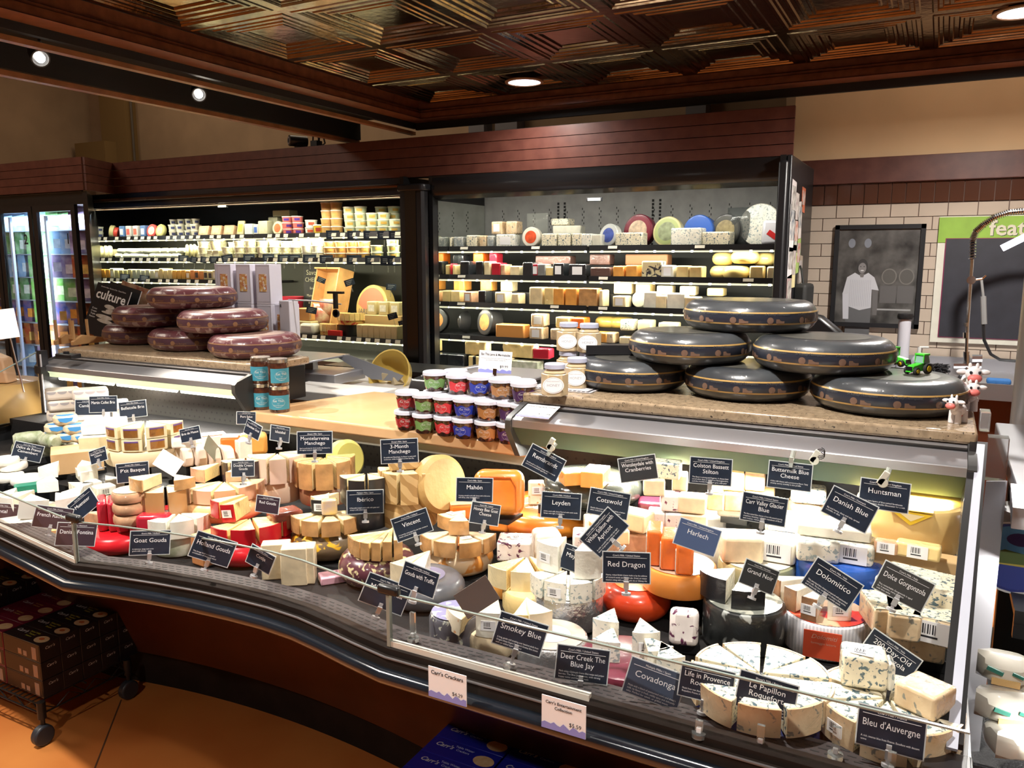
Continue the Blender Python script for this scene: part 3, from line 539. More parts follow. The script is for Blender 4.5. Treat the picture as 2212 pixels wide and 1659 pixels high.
def bigwheel(u,t,z,r,h,lab,kind,tilt=0,rz=0):
    p=colt(u,t,z); t_=T('round_cheese',lab,'cheese',p,rz,kind+' wheels',rx=tilt)
    dk=kind[0]=='d'; w=M().lathe(wheelprof(r,h),72,0); P('body',w,[DGW if dk else PUW],t_)
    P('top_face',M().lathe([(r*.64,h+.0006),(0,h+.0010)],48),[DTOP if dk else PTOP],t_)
    for a,b,m_,nm in((.36,.64,BND if dk else PBND,'print_band'),(.655,.70,GLD if dk else PGL,'gold_line'),(.30,.345,GLD if dk else PGL,'gold_line')):
        P(nm,M().lathe(bandring(r,h,h*a,h*b,.0006 if m_ in(BND,PBND) else .0009),72),[m_],t_)
    n=12
    for k in range(n):
        q=M(); X=Matrix.Translation((0,-r-.0008,h*.44)); a=2*pi*k/n
        if dk: q.lathe([(.0095,0),(0,.0006)],14,0,X=X@Matrix.Rotation(pi/2,4,'X')); q.box((.030,.0008,-.002),(.026,.001,.012),0,X=X,rz=.06)
        if dk: text(q,'A Kandy Numquam',(.02,-.0008,.018),.010,1,X=X,shear=.3,maxw=.075)
        else: q.lathe([(.010,0),(.007,.0005)],12,0,X=X@Matrix.Rotation(pi/2,4,'X')); text(q,'Extra Belegen',(.03,-.0004,-.002),.010,0,X=X,maxw=.055)
        q.v=[((-v[1])*sin(v[0]/r),v[1]*cos(v[0]/r),v[2]) for v in q.v]
        if k==0: me=flat(q,'seal',[SEAL if dk else PGL,mat('grey print',(.085,.09,.10),.5)])
        put('seal',me,t_,rot=(0,0,a))
    return t_
DW=[(1362,2.56,1.246,'bottom left of the pile, beside the honey jars',0,.3),(1612,2.40,1.246,'bottom middle of the pile',0,1.1),(1913,2.19,1.246,'bottom right of the pile, carrying the toy tractors',0,.7),(1488,2.48,1.338,'middle layer, left, under the topmost one',0,.2),(1775,2.29,1.338,'middle layer, right, under the topmost one',0,.9),(1617,2.50,1.430,'topmost of the pile',0,.5)]
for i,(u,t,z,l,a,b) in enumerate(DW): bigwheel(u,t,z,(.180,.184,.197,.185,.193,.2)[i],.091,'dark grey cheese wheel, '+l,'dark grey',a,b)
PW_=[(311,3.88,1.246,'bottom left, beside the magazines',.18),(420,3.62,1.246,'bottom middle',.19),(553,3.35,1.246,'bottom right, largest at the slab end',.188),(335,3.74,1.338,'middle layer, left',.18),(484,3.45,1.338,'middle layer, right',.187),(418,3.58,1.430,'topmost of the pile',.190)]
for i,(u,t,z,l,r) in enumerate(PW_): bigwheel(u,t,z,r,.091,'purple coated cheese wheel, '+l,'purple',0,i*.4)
# ---------------- jars of jam ----------------
JM=mat('dark jam',(.035,.012,.008),.12,coat=.8,c2=(.09,.03,.015),vs=60); LW=mat('white lid',(.62,.63,.72),.3); SIL=mat('silver lid',(.6,.57,.52),.25,m=1)
def jarmeshes(kind):
    if kind=='tub': b=M().lathe([(0,0),(.029,0),(.031,.003),(.037,.044),(.0385,.052),(0,.053)],32); l=M().lathe([(0,.066),(.0385,.066),(.041,.064),(.0415,.054),(.0385,.053),(0,.053)],32); return b,l
    b=M().lathe([(0,0),(.036,0),(.038,.004),(.038,.078),(.035,.086),(0,.087)],32); l=M().lathe([(0,.101),(.036,.101),(.0375,.099),(.0375,.087),(.0345,.087),(0,.086)],32); return b,l
jmesh={k:[a.mesh('jar_part',[m_]) for a,m_ in zip(jarmeshes(k),(JM,LW if k=='tub' else SIL))] for k in('tub','jar')}
LCOL={'red':(.42,.02,.03),'green':(.16,.30,.09),'scarlet':(.60,.03,.04),'blue':(.01,.03,.35),'amber':(.38,.17,.05),'purple':(.06,.015,.10),'teal':(.04,.24,.33),'dark red':(.36,.015,.02)}
def jam(kind,col,pos,rz,label,turn=0,top=False):
    t=T('jam_jar',label,'jar',pos,rz,'jam jars on the counter board'); put('jar_body',jmesh[kind][0],t); put('lid',jmesh[kind][1],t)
    z0,z1,r0,r1=(.012,.042,.0325,.0375) if kind=='tub' else (.012,.066,.0385,.0385); la=M(); n=20; k=0; w=radians(75)
    for i in range(n+1):
        a=-pi/2+turn-w+2*w*i/n; dz=.003*sin(i*.9) if kind=='tub' else 0
        la.v+=[(r0*cos(a)+.0005*cos(a),r0*sin(a)+.0005*sin(a),z0+dz),(r1*cos(a)+.0005*cos(a),r1*sin(a)+.0005*sin(a),z1+dz)]
    for i in range(n): la.f.append([2*i,2*i+2,2*i+3,2*i+1]); la.m.append(0)
    lb=put('paper_label',flat(la,'label',[mat('label '+col,LCOL[col],.5)]),t)
    x=M(); rr=(r0+r1)/2+.0012; zc=(z0+z1)/2
    def wrap(mb):
        for i,v in enumerate(mb.v):
            a=-pi/2+turn*.6+v[0]/rr; R=rr+(v[2]-zc)*(.17 if kind=='tub' else 0); mb.v[i]=(R*cos(a),R*sin(a),v[2])
    s=1 if kind=='tub' else 1.3
    text(x,'Eat This',(0,0,zc+.005*s),.0095*s); 
    if kind=='tub' : text(x,'Yum!',(0,0,zc-.002),.0035); text(x,'Fruit Jam',(0,0,zc-.008),.0045)
    else: text(x,'Yum!',(0,0,zc-.003),.004); text(x,'Onion Marmalade',(0,0,zc-.010),.005); text(x,'net weight 10 oz',(0,0,zc-.017),.0032)
    k=len(x.v); N=26
    for i in range(N):
        a=2*pi*i/N; ex,ez=.0185*s,.0125*s; x.v+=[(ex*cos(a),0,zc+ez*sin(a)),((ex+.0006)*cos(a),0,zc+(ez+.0006)*sin(a))]
    for i in range(N): j=(i+1)%N; x.f.append([k+2*i,k+2*j,k+2*j+1,k+2*i+1]); x.m.append(0)
    wrap(x); put('lettering',flat(x,'lettering',[mat('pale print',(.62,.62,.60),.5)]),lb); return t
cols=['dark red','green','scarlet','blue','amber','purple']
BZ=1.0725
def onboard(u,v,z): p=onz(u,v,z); q=away(p)*.031; return Vector((p.x+q.x,p.y+q.y,z))
for i,(u,v) in enumerate(((879,930),(918,937),(962,943),(1006,949),(1053,955),(1099,960))):
    p=onboard(u,v,BZ)
    for k in range(2):
        q=p+Vector((random.uniform(-.003,.003),random.uniform(-.003,.003),.0662*k)); fy=face(q)
        jam('tub',cols[i],q,fy,'white lidded jam tub with %s label, %s layer of the front row'%(cols[i],('bottom','upper')[k]),random.choice((-.5,-.2,.3,-.7)))
for i,c in enumerate(['green','scarlet','blue','amber','purple']):
    u,v=((940,850),(990,857),(1036,861),(1083,868),(1130,873))[i]
    z=BZ+.0662*2; p=onz(u,v-4,z); q=away(p)*.031; p=Vector((p.x+q.x,p.y+q.y,0))
    for k in range(3): jam('tub',c,Vector((p.x,p.y,BZ+.0662*k)),face(p),'white lidded jam tub with %s label, %s layer of the second row'%(c,('bottom','middle','top')[k]),random.choice((-.2,.2,.4)))
for i,c in enumerate(['green','red','amber','purple']):
    u=(978,1040,1092,1125)[i]; p=colt(u,2.72+.0*i-.09*(i),BZ+.15)
    for k in range(3): jam('tub',c,Vector((p.x,p.y+.02,BZ+.0662*k+(.001))),face(p),'white lidded jam tub with %s label, %s layer of the rear row'%(c,('bottom','middle','top')[k]))
for i,(u,v) in enumerate(((568,886),(605,892))):
    p=onz(u,v,BZ); q=away(p)*.036
    for k in range(2): jam('jar','teal',(p.x+q.x,p.y+q.y,BZ+.1015*k),face(p),'silver lidded jar with teal label, %s %s of the four at the board end'%(('lower','upper')[k],('left','right')[i]),(-.2,.5)[k] if i else -.15)
# notice standing on the jam tubs
p=att(1070,782,2.62); t=notice('price_notice','white notice about jams and marmalades standing above the jam tubs',p,(radians(-8),radians(4),face(p)),.108,.072,[('Eat This Jams & Marmalades',.15),('We found these artisan jams made from homegrown',.07),('ingredients in Bucks County, PA',.07)],'$9.99')
P('sign_clip',M().bb(-.006,.006,-.006,.004,-.055,-.022),[CHR],t); P('clip_foot',M().bb(-.01,.028,-.012,.012,-.062,-.053),[BLKP],t)
# ---------------- honey jars, cloth, tray ----------------
HON=mat('creamed honey',(.52,.40,.24),.2,coat=.9); HLID=mat('honey lid',(.45,.47,.60),.3)
ck=T('striped_cloth','folded black and white striped cloth under the honey jars','cloth',onz(1225,838,1.246)); cm_=M()
for k in range(14): cm_.bb(-.10+k*.0145,-.10+k*.0145+.009,-.06,.05,0,.003,1)
P('cloth',M().bb(-.105,.105,-.062,.055,.0,.0025).bb(-.10,.09,-.05,.05,.0025,.004),[mat('cloth white',(.55,.53,.55),.8)],ck); P('stripes',cm_,[mat('cloth dark',(.05,.05,.06),.8)],ck)
def honey(pos,label):
    t=T('honey_jar',label,'jar',pos,face(pos),'honey jars'); hx=[(.041*cos(pi/3*i+pi/6*0),.041*sin(pi/3*i)) for i in range(6)]
    P('glass_body',M().prism(hx,0,.066).lathe([(.036,.066),(.028,.074),(.027,.080),(0,.080)],24),[HON],t,bev=.004); P('lid',M().lathe([(0,.094),(.029,.094),(.031,.092),(.031,.080),(0,.080)],24),[HLID],t)
    q=M(); N=24; 
    for s_,zz,mi in((1,0,0),(.9,-.0004,1),(.87,-.0007,0)):
        q.add([(-.004+.031*s_*cos(2*pi*i/N),-.0375+zz,.034+.024*s_*sin(2*pi*i/N)) for i in range(N)],[tuple(range(N))],mi)
    text(q,'HONEY',(-.004,-.0385,.034),.011,1); text(q,'RARE HAWAIIAN',(-.004,-.0385,.046),.005,1); put('oval_label',flat(q,'lab',[PAPW,mat('grey label print',(.35,.36,.42),.6)]),t)
a=colt(1198,2.36,1.249); b=colt(1246,2.50,1.249); honey(a,'small honey jar at the front of the striped cloth'); honey(b,'honey jar behind, beside the dark grey wheel')
c1=colt(1228,2.66,1.345); c2=colt(1272,2.62,1.345)
for q,n in((c1,'left'),(c2,'right')):
    honey(Vector((q.x,q.y,1.249)),'lower honey jar in the rear pair, '+n); honey(Vector((q.x,q.y,1.344)),'upper honey jar standing on another, '+n)
ty_=T('black_sample_tray','stacked empty black plastic trays between honey jars and dark wheels','tray',colt(1320,2.65,1.338),.5)
for k in range(3): P('tray',M().prism([(-.08,-.06),(.10,-.06),(.10,.06),(-.08,.06)],k*.010,k*.010+.004).bb(-.09,-.08,-.065,.065,k*.01+.002,k*.01+.012).bb(-.09,.105,-.07,-.06,k*.01+.002,k*.01+.012),[BLKM],ty_)
# ---------------- toys on the right slab ----------------
TG=mat('tractor green',(.07,.62,.04),.3,coat=.5); TY=mat('tractor yellow',(.80,.62,.02),.4); TW=mat('tractor tyre',(.02,.02,.02),.6); TGL=mat('tractor window',(.25,.42,.36),.2)
def tractor(pos,rz,label,s=1):
    t=T('toy_tractor',label,'toy',pos,rz,'green toy tractors'); t.scale=(s,s,s)
    P('chassis',M().prism([(-.030,.008),(.034,.008),(.036,.020),(.030,.024),(-.004,.030),(-.004,.034),(-.030,.034)],-.010,.010,0,X=Matrix.Rotation(pi/2,4,'X')),[TG],t,bev=.002)
    P('cab',M().add([(-.028,-.014,.030),(-.002,-.014,.030),(-.002,.014,.030),(-.028,.014,.030),(-.024,-.012,.050),(-.005,-.012,.050),(-.005,.012,.050),(-.024,.012,.050)],[(0,1,2,3),(4,5,6,7),(0,1,5,4),(1,2,6,5),(2,3,7,6),(3,0,4,7)]),[TGL],t)
    P('roof',M().bb(-.027,-.002,-.0145,.0145,.050,.055).bb(-.028,-.025,-.014,-.011,.03,.05).bb(-.005,-.002,-.014,-.011,.03,.05).bb(-.005,-.002,.011,.014,.03,.05),[TG],t,bev=.001)
    P('grille',M().bb(.034,.0375,-.009,.009,.012,.022),[BLKP],t); P('bumper',M().bb(.035,.039,-.008,.008,.007,.010),[TG],t)
    for x,y,r in((-.018,-.016,.015),(-.018,.016,.015),(.024,-.014,.010),(.024,.014,.010)):
        w=P('wheel',M().cyl((x,y,r),r,.009,0,20,axis='y'),[TW],t,bev=.0015); P('hub',M().cyl((x,y,r),r*.55,.0105,0,14,axis='y'),[TY],w)
p=colt(1982,2.17,1.338); tractor(p,radians(-125),'green toy tractor with yellow hubs facing front, on the bottom right dark wheel',1.0)
p=colt(1937,2.33,1.338); tractor(p,radians(-35),'green toy tractor partly hidden behind the dark grey wheel',1.0)
CWH=mat('toy cow white',(.85,.80,.80),.4); CWP=mat('toy cow pink',(.80,.20,.18),.4)
def cow(pos,rz,label,s=1):
    t=T('toy_cow',label,'toy',pos,rz,'white toy cows'); t.scale=(s,s,s)
    def blob(c,r,n=10,mm=0,mb=None):
        mb=mb or M(); X=Matrix.Translation(c)@Matrix.Diagonal((r[0],r[1],r[2],1)); mb.lathe([(cos(-pi/2+pi*i/n),sin(-pi/2+pi*i/n)) for i in range(n+1)],20,mm,X=X); return mb
    b=blob((0,0,.032),(.026,.016,.016)); 
    for x in(-.017,.014):
        for y in(-.008,.008): b.lathe([(.0075,0),(.0075,.004),(.0065,.03),(0,.032)],12,0,X=Matrix.Translation((x,y,0)))
    blob((.020,0,.040),(.012,.010,.012),mb=b); P('body',b,[CWH],t)
    h=blob((.030,0,.052),(.012,.014,.013)); blob((.026,-.018,.055),(.005,.010,.005),mb=h); blob((.026,.018,.055),(.005,.010,.005),mb=h); blob((.025,-.006,.066),(.003,.003,.006),mb=h); blob((.025,.006,.066),(.003,.003,.006),mb=h)
    hd=P('head',h,[CWH],t); P('muzzle',blob((.040,0,.045),(.008,.012,.008)),[CWP],hd); P('eyes',blob((.041,-.007,.056),(.002,.0025,.003),mb=blob((.041,.007,.056),(.002,.0025,.003))),[INK],hd)
    P('black_patches',blob((-.008,-.0135,.038),(.010,.004,.007),mb=blob((.004,.002,.046),(.009,.008,.0035))),[INK],t); P('udder',blob((-.010,0,.017),(.006,.006,.005)),[CWP],t)
    P('tail',M().tube([(-.025,0,.040),(-.030,0,.030),(-.029,0,.020)],.002),[CWH],t)
p=onz(2068,912,1.246); cow(p,radians(-118),'white toy cow with black patches at the front corner of the stone slab')
p=colt(2092,2.12,1.246); cow(p+Vector((.0,.03,0)),radians(-80),'white toy cow standing just behind the front one',1.2)
p=colt(2090,2.3,1.246); cow(p,radians(-80),'white toy cow farthest back, seen above the other two',1.55)
# clear acrylic block on the slab end
ab=T('acrylic_corner_block','clear acrylic block at the right end of the stone slab','block',onz(2115,935,1.21)+Vector((.012,.05,0))); P('block',M().bb(-.012,.012,-.03,.03,0,.05),[mat('clear block',(.9,.9,.9),.1,tr=.8)],ab,bev=.002)
# ---------------- behind the counter: work counter, scales, boxes, magazines ----------------
wc=T('work_counter','white topped staff counter behind the wooden board','counter',(-2.2,3.05,0)); P('top',M().bb(-.55,.62,-.22,.38,.985,1.02),[mat('white laminate',(.62,.60,.58),.3)],wc); P('cabinet',M().bb(-.5,.55,-.15,.35,0,.985),[BLKP],wc)
sc=T('silver_scale','steel scale with clear side guards behind the purple wheels','scale',(-2.72,3.05,1.02),radians(4)); P('housing',M().bb(-.25,.17,-.10,.16,.02,.07),[STL],sc,bev=.004); P('platter',M().bb(-.28,.05,-.14,.2,.125,.135),[STL],sc,bev=.003)
P('post',M().bb(-.10,-.05,.02,.06,.07,.125),[STL],sc); P('side_guard',M().prism([(.22,.02),(.38,.02),(.41,.05),(.10,.135),(.0,.135),(.0,.13)],-.14,-.137,0,X=Matrix.Rotation(pi/2,4,'X')),[mat('grey guard',(.30,.31,.34),.3,m=.3)],sc)
ct=T('white_cutting_board','thick white cutting board on the staff counter','cutting board',(-2.33,2.76,1.02),radians(3)); P('board',M().bb(-.30,.20,-.10,.14,0,.045),[mat('white polythene',(.72,.70,.66),.4)],ct,bev=.004)
hb=T('black_deli_scale','black deli scale with a blue digital readout beside the jam tubs','scale',(-1.70,2.84,.985)); X90=Matrix(((0,0,1,0),(1,0,0,0),(0,1,0,0),(0,0,0,1)))
P('body',M().prism([(-.12,0),(.30,0),(.30,.15),(-.05,.165),(-.10,.16),(-.125,.12)],-.24,.30,0,X=X90),[mat('scale black',(.02,.02,.022),.3,coat=.3)],hb,bev=.008)
P('platter',M().bb(-.15,.28,-.06,.28,.168,.182),[STL],hb,bev=.004); P('platter_edge',M().tube([(-.20,-.08,.172),(-.02,.22,.196)],.004),[STL],hb)
x=M(); text(x,'0.00',(-.055,-.1265,.045),.022,0); text(x,'HOBART',(-.185,-.1245,.108),.015,1,bold=True); text(x,'TARE',(-.12,-.1265,.022),.011,2); text(x,'WEIGHT',(-.05,-.1265,.022),.011,1)
put('lettering',flat(x,'let',[mat('blue digits',(.1,.5,.9),em=((.1,.55,1),2)),mat('pale print',(.62,.62,.60),.5),TY]),hb)
P('name_plate',M().bb(-.222,-.148,-.1235,-.121,.098,.118),[BLKP],hb)
bw=T('yellow_bowl','yellow bowl of wrapped pieces on its side in front of the left case','bowl',colt(852,4.05,1.06)); P('bowl',M().lathe([(0,.0),(.05,.0),(.10,.04),(.125,.10),(.118,.10),(.094,.045),(.04,.01),(0,.01)],28,0,X=Matrix.Translation((0,.0,.0))@Matrix.Rotation(radians(70),4,'X')@Matrix.Translation((0,.0,-.05))),[mat('bowl yellow',(.70,.50,.12),.3,coat=.5)],bw)
P('wrapped_pieces',M().box((-.02,-.03,.0),(.05,.04,.04),0,rz=.4,rx=.3).box((.04,-.03,-.03),(.05,.04,.04),0,rz=1,rx=.9).box((.0,-.02,-.06),(.06,.04,.04),0,rz=.1,rx=.5),[mat('wrapped cream',(.55,.45,.28),.3,coat=.8,bump=.8)],bw)
wt=T('low_shelf_table','dark low table in front of the left wall case','table',(-2.98,4.15,0)); P('top',M().bb(-.55,.55,-.14,.22,.93,.955),[BLKP],wt); P('pedestal',M().bb(-.4,.4,-.1,.2,0,.93),[BLKP],wt)
# white cartons with an illustrated front
CT=mat('white carton',(.60,.58,.66),.6); ART=mat('abstract food picture',(.45,.08,.03),.5,c2=(.72,.52,.18),vs=60,spots=((.75,.66,.55),70,.58))
def carton(p,label):
    t=T('white_carton',label,'box',p,radians(8),'white cartons on the left slab'); P('box',M().bb(-.040,.040,-.045,.045,0,.186),[CT],t,bev=.0015)
    P('picture',M().bb(-.020,.020,-.0462,-.045,.06,.14),[ART],t); P('round_seal',M().lathe([(.006,0),(0,.0003)],14,0,X=Matrix.Translation((.010,-.0465,.075))@Matrix.Rotation(pi/2,4,'X')),[PAPW],t)
    x=M().bb(-.036,.036,-.0453,-.0451,.178,.179).bb(-.036,.036,-.0453,-.0451,.012,.013).bb(-.036,-.035,-.0453,-.0451,.012,.179).bb(.035,.036,-.0453,-.0451,.012,.179)
    for k in range(3): x.bb(-.0402,-.0400,-.02,.02,.145-k*.008,.148-k*.008)
    P('border_lines',x,[mat('grey rule',(.30,.29,.32),.6)],t); return t
for i,u in enumerate((505,546,587)):
    p=colt(u,3.86-.03*i,1.246)
    for k in range(2): carton(p+Vector((0,0,.187*k)),'white carton with a food picture, %s layer, %s from left'%(('lower','upper')[k],('third','second','first')[2-i]))
for i,u in enumerate((489,)):
    p=colt(u,4.0,1.246)
    for k in range(2): carton(p+Vector((0,.03,.187*k)),'white carton half hidden behind the leftmost one, %s layer'%('lower','upper')[k])
p=colt(622,3.80,1.246); carton(p,'white carton alone in the lower layer, beside the white panel')
wpn=T('white_scale_display','white box shaped panel with black marks and a wire running right','panel',colt(628,3.72,1.22)+Vector((0,.0,0))); P('panel',M().bb(-.032,.032,-.03,.03,0,.235),[mat('white panel',(.60,.59,.66),.4)],wpn,bev=.004); x=M(); text(x,'R',(-.02,-.0312,.21),.02,bold=True); put('mark',flat(x,'mk',[INK]),wpn)
P('wire',M().tube([(.0,0,.237),(.18,-.03,.238),(.36,-.06,.230)],.0035),[mat('grey wire',(.4,.38,.42),.4)],wpn)
P('hook_handle',M().bb(.30,.38,-.08,-.06,.275,.285).bb(.33,.345,-.078,-.062,.21,.275).lathe([(.012,-.003),(.018,-.003),(.018,.003),(.012,.003),(.012,-.003)],16,0,X=Matrix.Translation((.338,-.07,.19))@Matrix.Rotation(pi/2,4,'X')),[BLKP],wpn)
# magazines in a wooden rack
MG=[((.015,.015,.018),'front magazine with the word culture and stacked white cheeses on a black cover'),((.02,.02,.022),'black magazine behind the front one'),((.30,.10,.06),'magazine with warm coloured food cover, at the rear')]
for i,(c,l) in enumerate(MG):
    p=colt(212+i*27,3.98+i*.06,1.262); t=T('magazine',l,'magazine',p,radians(14-4*i),'magazines in the wooden rack',rx=radians(-16+2*i),ry=radians(14))
    P('cover',M().bb(-.098,.098,-.003,.003,0,.26),[mat('mag cover %d'%i,c,.25,coat=.4,**({} if i<2 else dict(c2=(.5,.35,.22),vs=30)))],t); P('pages',M().bb(.098,.1,-.0022,.0022,.002,.258),[PAPW],t)
    if i==0:
        x=M(); text(x,'culture',(0.0,-.0034,.205),.068,0,maxw=.17,bold=True)
        for j,s in enumerate(('the word on cheese','Secrets of the','Cheese Market')): text(x,s,(-.05+.05*j,-.0034,.245),.010,0,maxw=.045)
        for j,s in enumerate(('Crave','Cream','Triple','Season')): text(x,s,(-.068,-.0034,.13-j*.014),.012,0)
        put('lettering',flat(x,'let',[PAPW]),t); q=M()
        for j,(a,b,w,h_) in enumerate(((.01,.155,.06,.022),(.03,.135,.07,.020),(.0,.10,.10,.022),(.01,.08,.09,.02),(.005,.125,.06,.012))): q.add([(a+w/2*cos(2*pi*k/16),-.0034-.0002*j,b+h_/2*sin(2*pi*k/16)) for k in range(16)],[tuple(range(16))])
        put('cheese_picture',flat(q,'pic',[mat('pale cheese print',(.62,.58,.55),.5,c2=(.40,.34,.26),vs=40)]),t)
rk=T('wooden_magazine_rack','pale wooden peg rack holding magazines at the left slab end','rack',colt(172,3.82,1.246),radians(12)); PIN=mat('pine wood',(.58,.33,.14),.45,var=.15)
for x in(-.045,.055): P('foot',M().prism([(-.10,0),(.12,0),(.12,.016),(-.04,.045),(-.10,.018)],-.008,.008,0,X=Matrix.Translation((x,0,0))@X90),[PIN],rk,bev=.002)
for x,y in((-.045,-.085),(-.045,.0),(.055,-.085),(.055,.0)): P('peg',M().tube([(x,y,.015),(x-.008,y+.004,.115)],.0065),[PIN],rk)
P('rail',M().tube([(-.045,-.02,.02),(.055,-.02,.02)],.006),[PIN],rk)
# price remote on left canopy
rm=T('black_scanner','small black clip box on the left end of the steel canopy','clip',onz(162,772,1.225)+Vector((0,-.03,0)),radians(5)); P('body',M().bb(-.05,.05,-.025,.025,0,.02),[BLKP],rm,bev=.004); P('dial',M().cyl((-.01,0,.024),.012,.008,0),[BLKM],rm)
# black security camera and cables on top of crown
p=ony(652,308,4.7); kc=T('security_camera','small black security camera on top of the crown panel','camera',(p.x,4.66,2.455),radians(-30)); P('body',M().cyl((0,0,.045),.04,.13,0,20,axis='y').bb(-.03,.03,-.02,.06,0,.03),[BLKP],kc); P('lens',M().cyl((0,-.068,.045),.028,.006,0,20,axis='y'),[mat('lens grey',(.2,.2,.22),.2)],kc); P('lens_glass',M().cyl((0,-.071,.045),.016,.004,0,16,axis='y'),[INK],kc)
p=ony(690,308,4.7); kb=T('cable_coil','loose black cable coil on top of the crown panel, right of the camera','cable',(p.x,4.68,2.452)); P('coil',M().tube([(-.05,0,0),(-.04,0,.08),(.0,.01,.09),(.01,0,.01),(.02,0,.07),(.05,0,.09),(.07,0,.02),(.03,0,.0),(-.03,.01,.02)],.006),[BLKP],kb)
P('box',M().bb(-.06,.0,-.01,.05,0,.045),[BLKP],kb)
for i,(u,w) in enumerate(((1010,.16),(1075,.22),(1490,.16))):
    p=ony(u,270,6.3); t=T('grey_duct','grey duct strap on the dim wall above the crown, %s'%('left one','middle one','far right one')[i],'duct',(p.x,6.5,3.2),0,'grey duct straps'); P('strap',M().bb(-w/2,w/2,-.05,.1,-1.0,1.3),[mat('duct grey',(.16,.15,.16),.6)],t)
# ---------------- sink area in front of the tiled wall ----------------
def wallp(u,v,y=5.4): return ony(u,v,y)
def rect(u0,v0,u1,v1,y=5.4):
    a=wallp(u0,v0,y); b=wallp(u1,v1,y); return (a.x+b.x)/2,(a.z+b.z)/2,abs(b.x-a.x),abs(a.z-b.z)
cx,cz,w,h=rect(1806,487,1984,710); fr=T('framed_photograph','black framed photograph of a person in a striped shirt, hung on the tiles','picture',(cx,5.39,cz))
fw_=.026; P('frame',M().bb(-w/2,w/2,-.02,.0,-h/2,-h/2+fw_).bb(-w/2,w/2,-.02,0,h/2-fw_,h/2).bb(-w/2,-w/2+fw_,-.02,0,-h/2,h/2).bb(w/2-fw_,w/2,-.02,0,-h/2,h/2),[BLKM],fr)
ph=P('print',M().bb(-w/2+.02,w/2-.02,-.006,-.002,-h/2+.02,h/2-.02),[mat('photo background',(.022,.021,.021),.3,coat=.4,c2=(.11,.105,.10),vs=9)],fr)
def sh(pts,y,c,key,mb=None):
    if any(k in key for k in('arm','shirt','hair','face_p','neck','smile','eye','trous')) and 'cheese' not in key: pts=[(a*1.08+.002,b*1.12+.055) for a,b in pts]
    mb=M(); mb.add([(a,y,b) for a,b in pts],[tuple(range(len(pts)))]); return put(key,flat(mb,key,[mat('photo '+key,c,.5)]),ph)
def el(cx_,cz_,a,b,n=20): return [(cx_+a*cos(2*pi*i/n),cz_+b*sin(2*pi*i/n)) for i in range(n)]
X_=-.075; 
for i,(ex,ez) in enumerate(((.07,-.0),(.165,-.0))): sh(el(ex,ez,.042,.048),-.0065,(.13,.12,.11),'cheese_round_print'); sh(el(ex,ez,.036,.042),-.0067,(.07,.065,.06),'cheese_face_print'); sh([(ex-.045,-.16),(ex+.045,-.16),(ex+.045,-.055),(ex-.045,-.055)],-.0065,(.085,.08,.08),'cheese_stack_print')
sh([(-.0,-.205),(.20,-.205),(.20,-.195),(-.0,-.195)],-.0066,(.25,.25,.25),'shelf_print')
for ex in(-.15,-.06): sh(el(ex,.20,.020,.028),-.0066,(.16,.17,.2),'wall_lamp_print')
sh([(-.150,-.37),(-.02,-.37),(-.02,-.20),(-.155,-.2)],-.0067,(.09,.09,.095),'trousers_print')
sh([(-.165,-.285),(-.135,-.285),(-.14,-.14),(-.175,-.14)],-.0068,(.42,.42,.46),'left_arm_print'); sh([(-.01,-.26),(.012,-.26),(.012,-.12),(-.02,-.12)],-.0068,(.10,.095,.095),'right_arm_print')
sh([(-.175,-.15),(-.145,-.145),(-.140,-.215),(-.08,-.235),(-.02,-.22),(-.022,-.12),(.015,-.125),(-.012,-.055),(-.045,-.03),(-.08,-.05),(-.115,-.03),(-.155,-.055)],-.0069,(.40,.40,.43),'shirt_print')
st=M()
for k in range(12): st.bb(-.145+k*.0103,-.1435+k*.0103,-.0072,-.0070,-.185,-.022)
P('shirt_stripes',st,[mat('photo stripe',(.26,.26,.29),.5)],ph)
sh(el(-.078,.005,.028,.040),-.0071,(.030,.028,.028),'hair_print'); sh(el(-.078,-.005,.021,.029),-.0073,(.16,.15,.15),'face_print'); sh([(-.091,-.035),(-.065,-.035),(-.07,-.055),(-.085,-.055)],-.0072,(.13,.12,.12),'neck_print')
sh(el(-.078,-.018,.009,.003),-.0075,(.5,.5,.5),'smile_print'); sh(el(-.087,.003,.004,.002),-.0075,(.03,.03,.03),'eye_print'); sh(el(-.069,.003,.004,.002),-.0075,(.03,.03,.03),'eye_print')
a=wallp(2030,470); b=wallp(2030,735); cbz=(a.z+b.z)/2; H_=a.z-b.z; W_=.62; bx=a.x+W_/2
bdq=T('menu_chalkboard','chalkboard on a cream panel under a green banner beginning with the word feature','board',(bx,5.39,cbz))
P('panel',M().bb(-W_/2,W_/2,-.008,0,-H_/2-.01,H_/2+.005),[mat('cream board',(.52,.50,.43),.6,var=.06)],bdq); P('green_banner',M().bb(-W_/2,W_/2,-.012,-.008,H_/2-.145,H_/2),[mat('banner green',(.20,.34,.04),.6,var=.1,vs=8)],bdq)
P('slate',M().bb(-W_/2+.045,W_/2-.04,-.014,-.008,-H_/2+.025,H_/2-.125),[mat('slate',(.022,.022,.030),.5,var=.15)],bdq,bev=0); P('slate_edge',M().bb(-W_/2+.040,W_/2-.035,-.013,-.007,-H_/2+.021,H_/2-.121),[mat('maroon edge',(.16,.01,.05),.5)],bdq)
x=M(); text(x,'feature',(.12,-.0125,H_/2-.072),.12,bold=True); text(x,'feature',(.117,-.0135,H_/2-.069),.12,1,bold=True); put('lettering',flat(x,'l',[INK,mat('cream letters',(.50,.46,.36),.6)]),bdq)
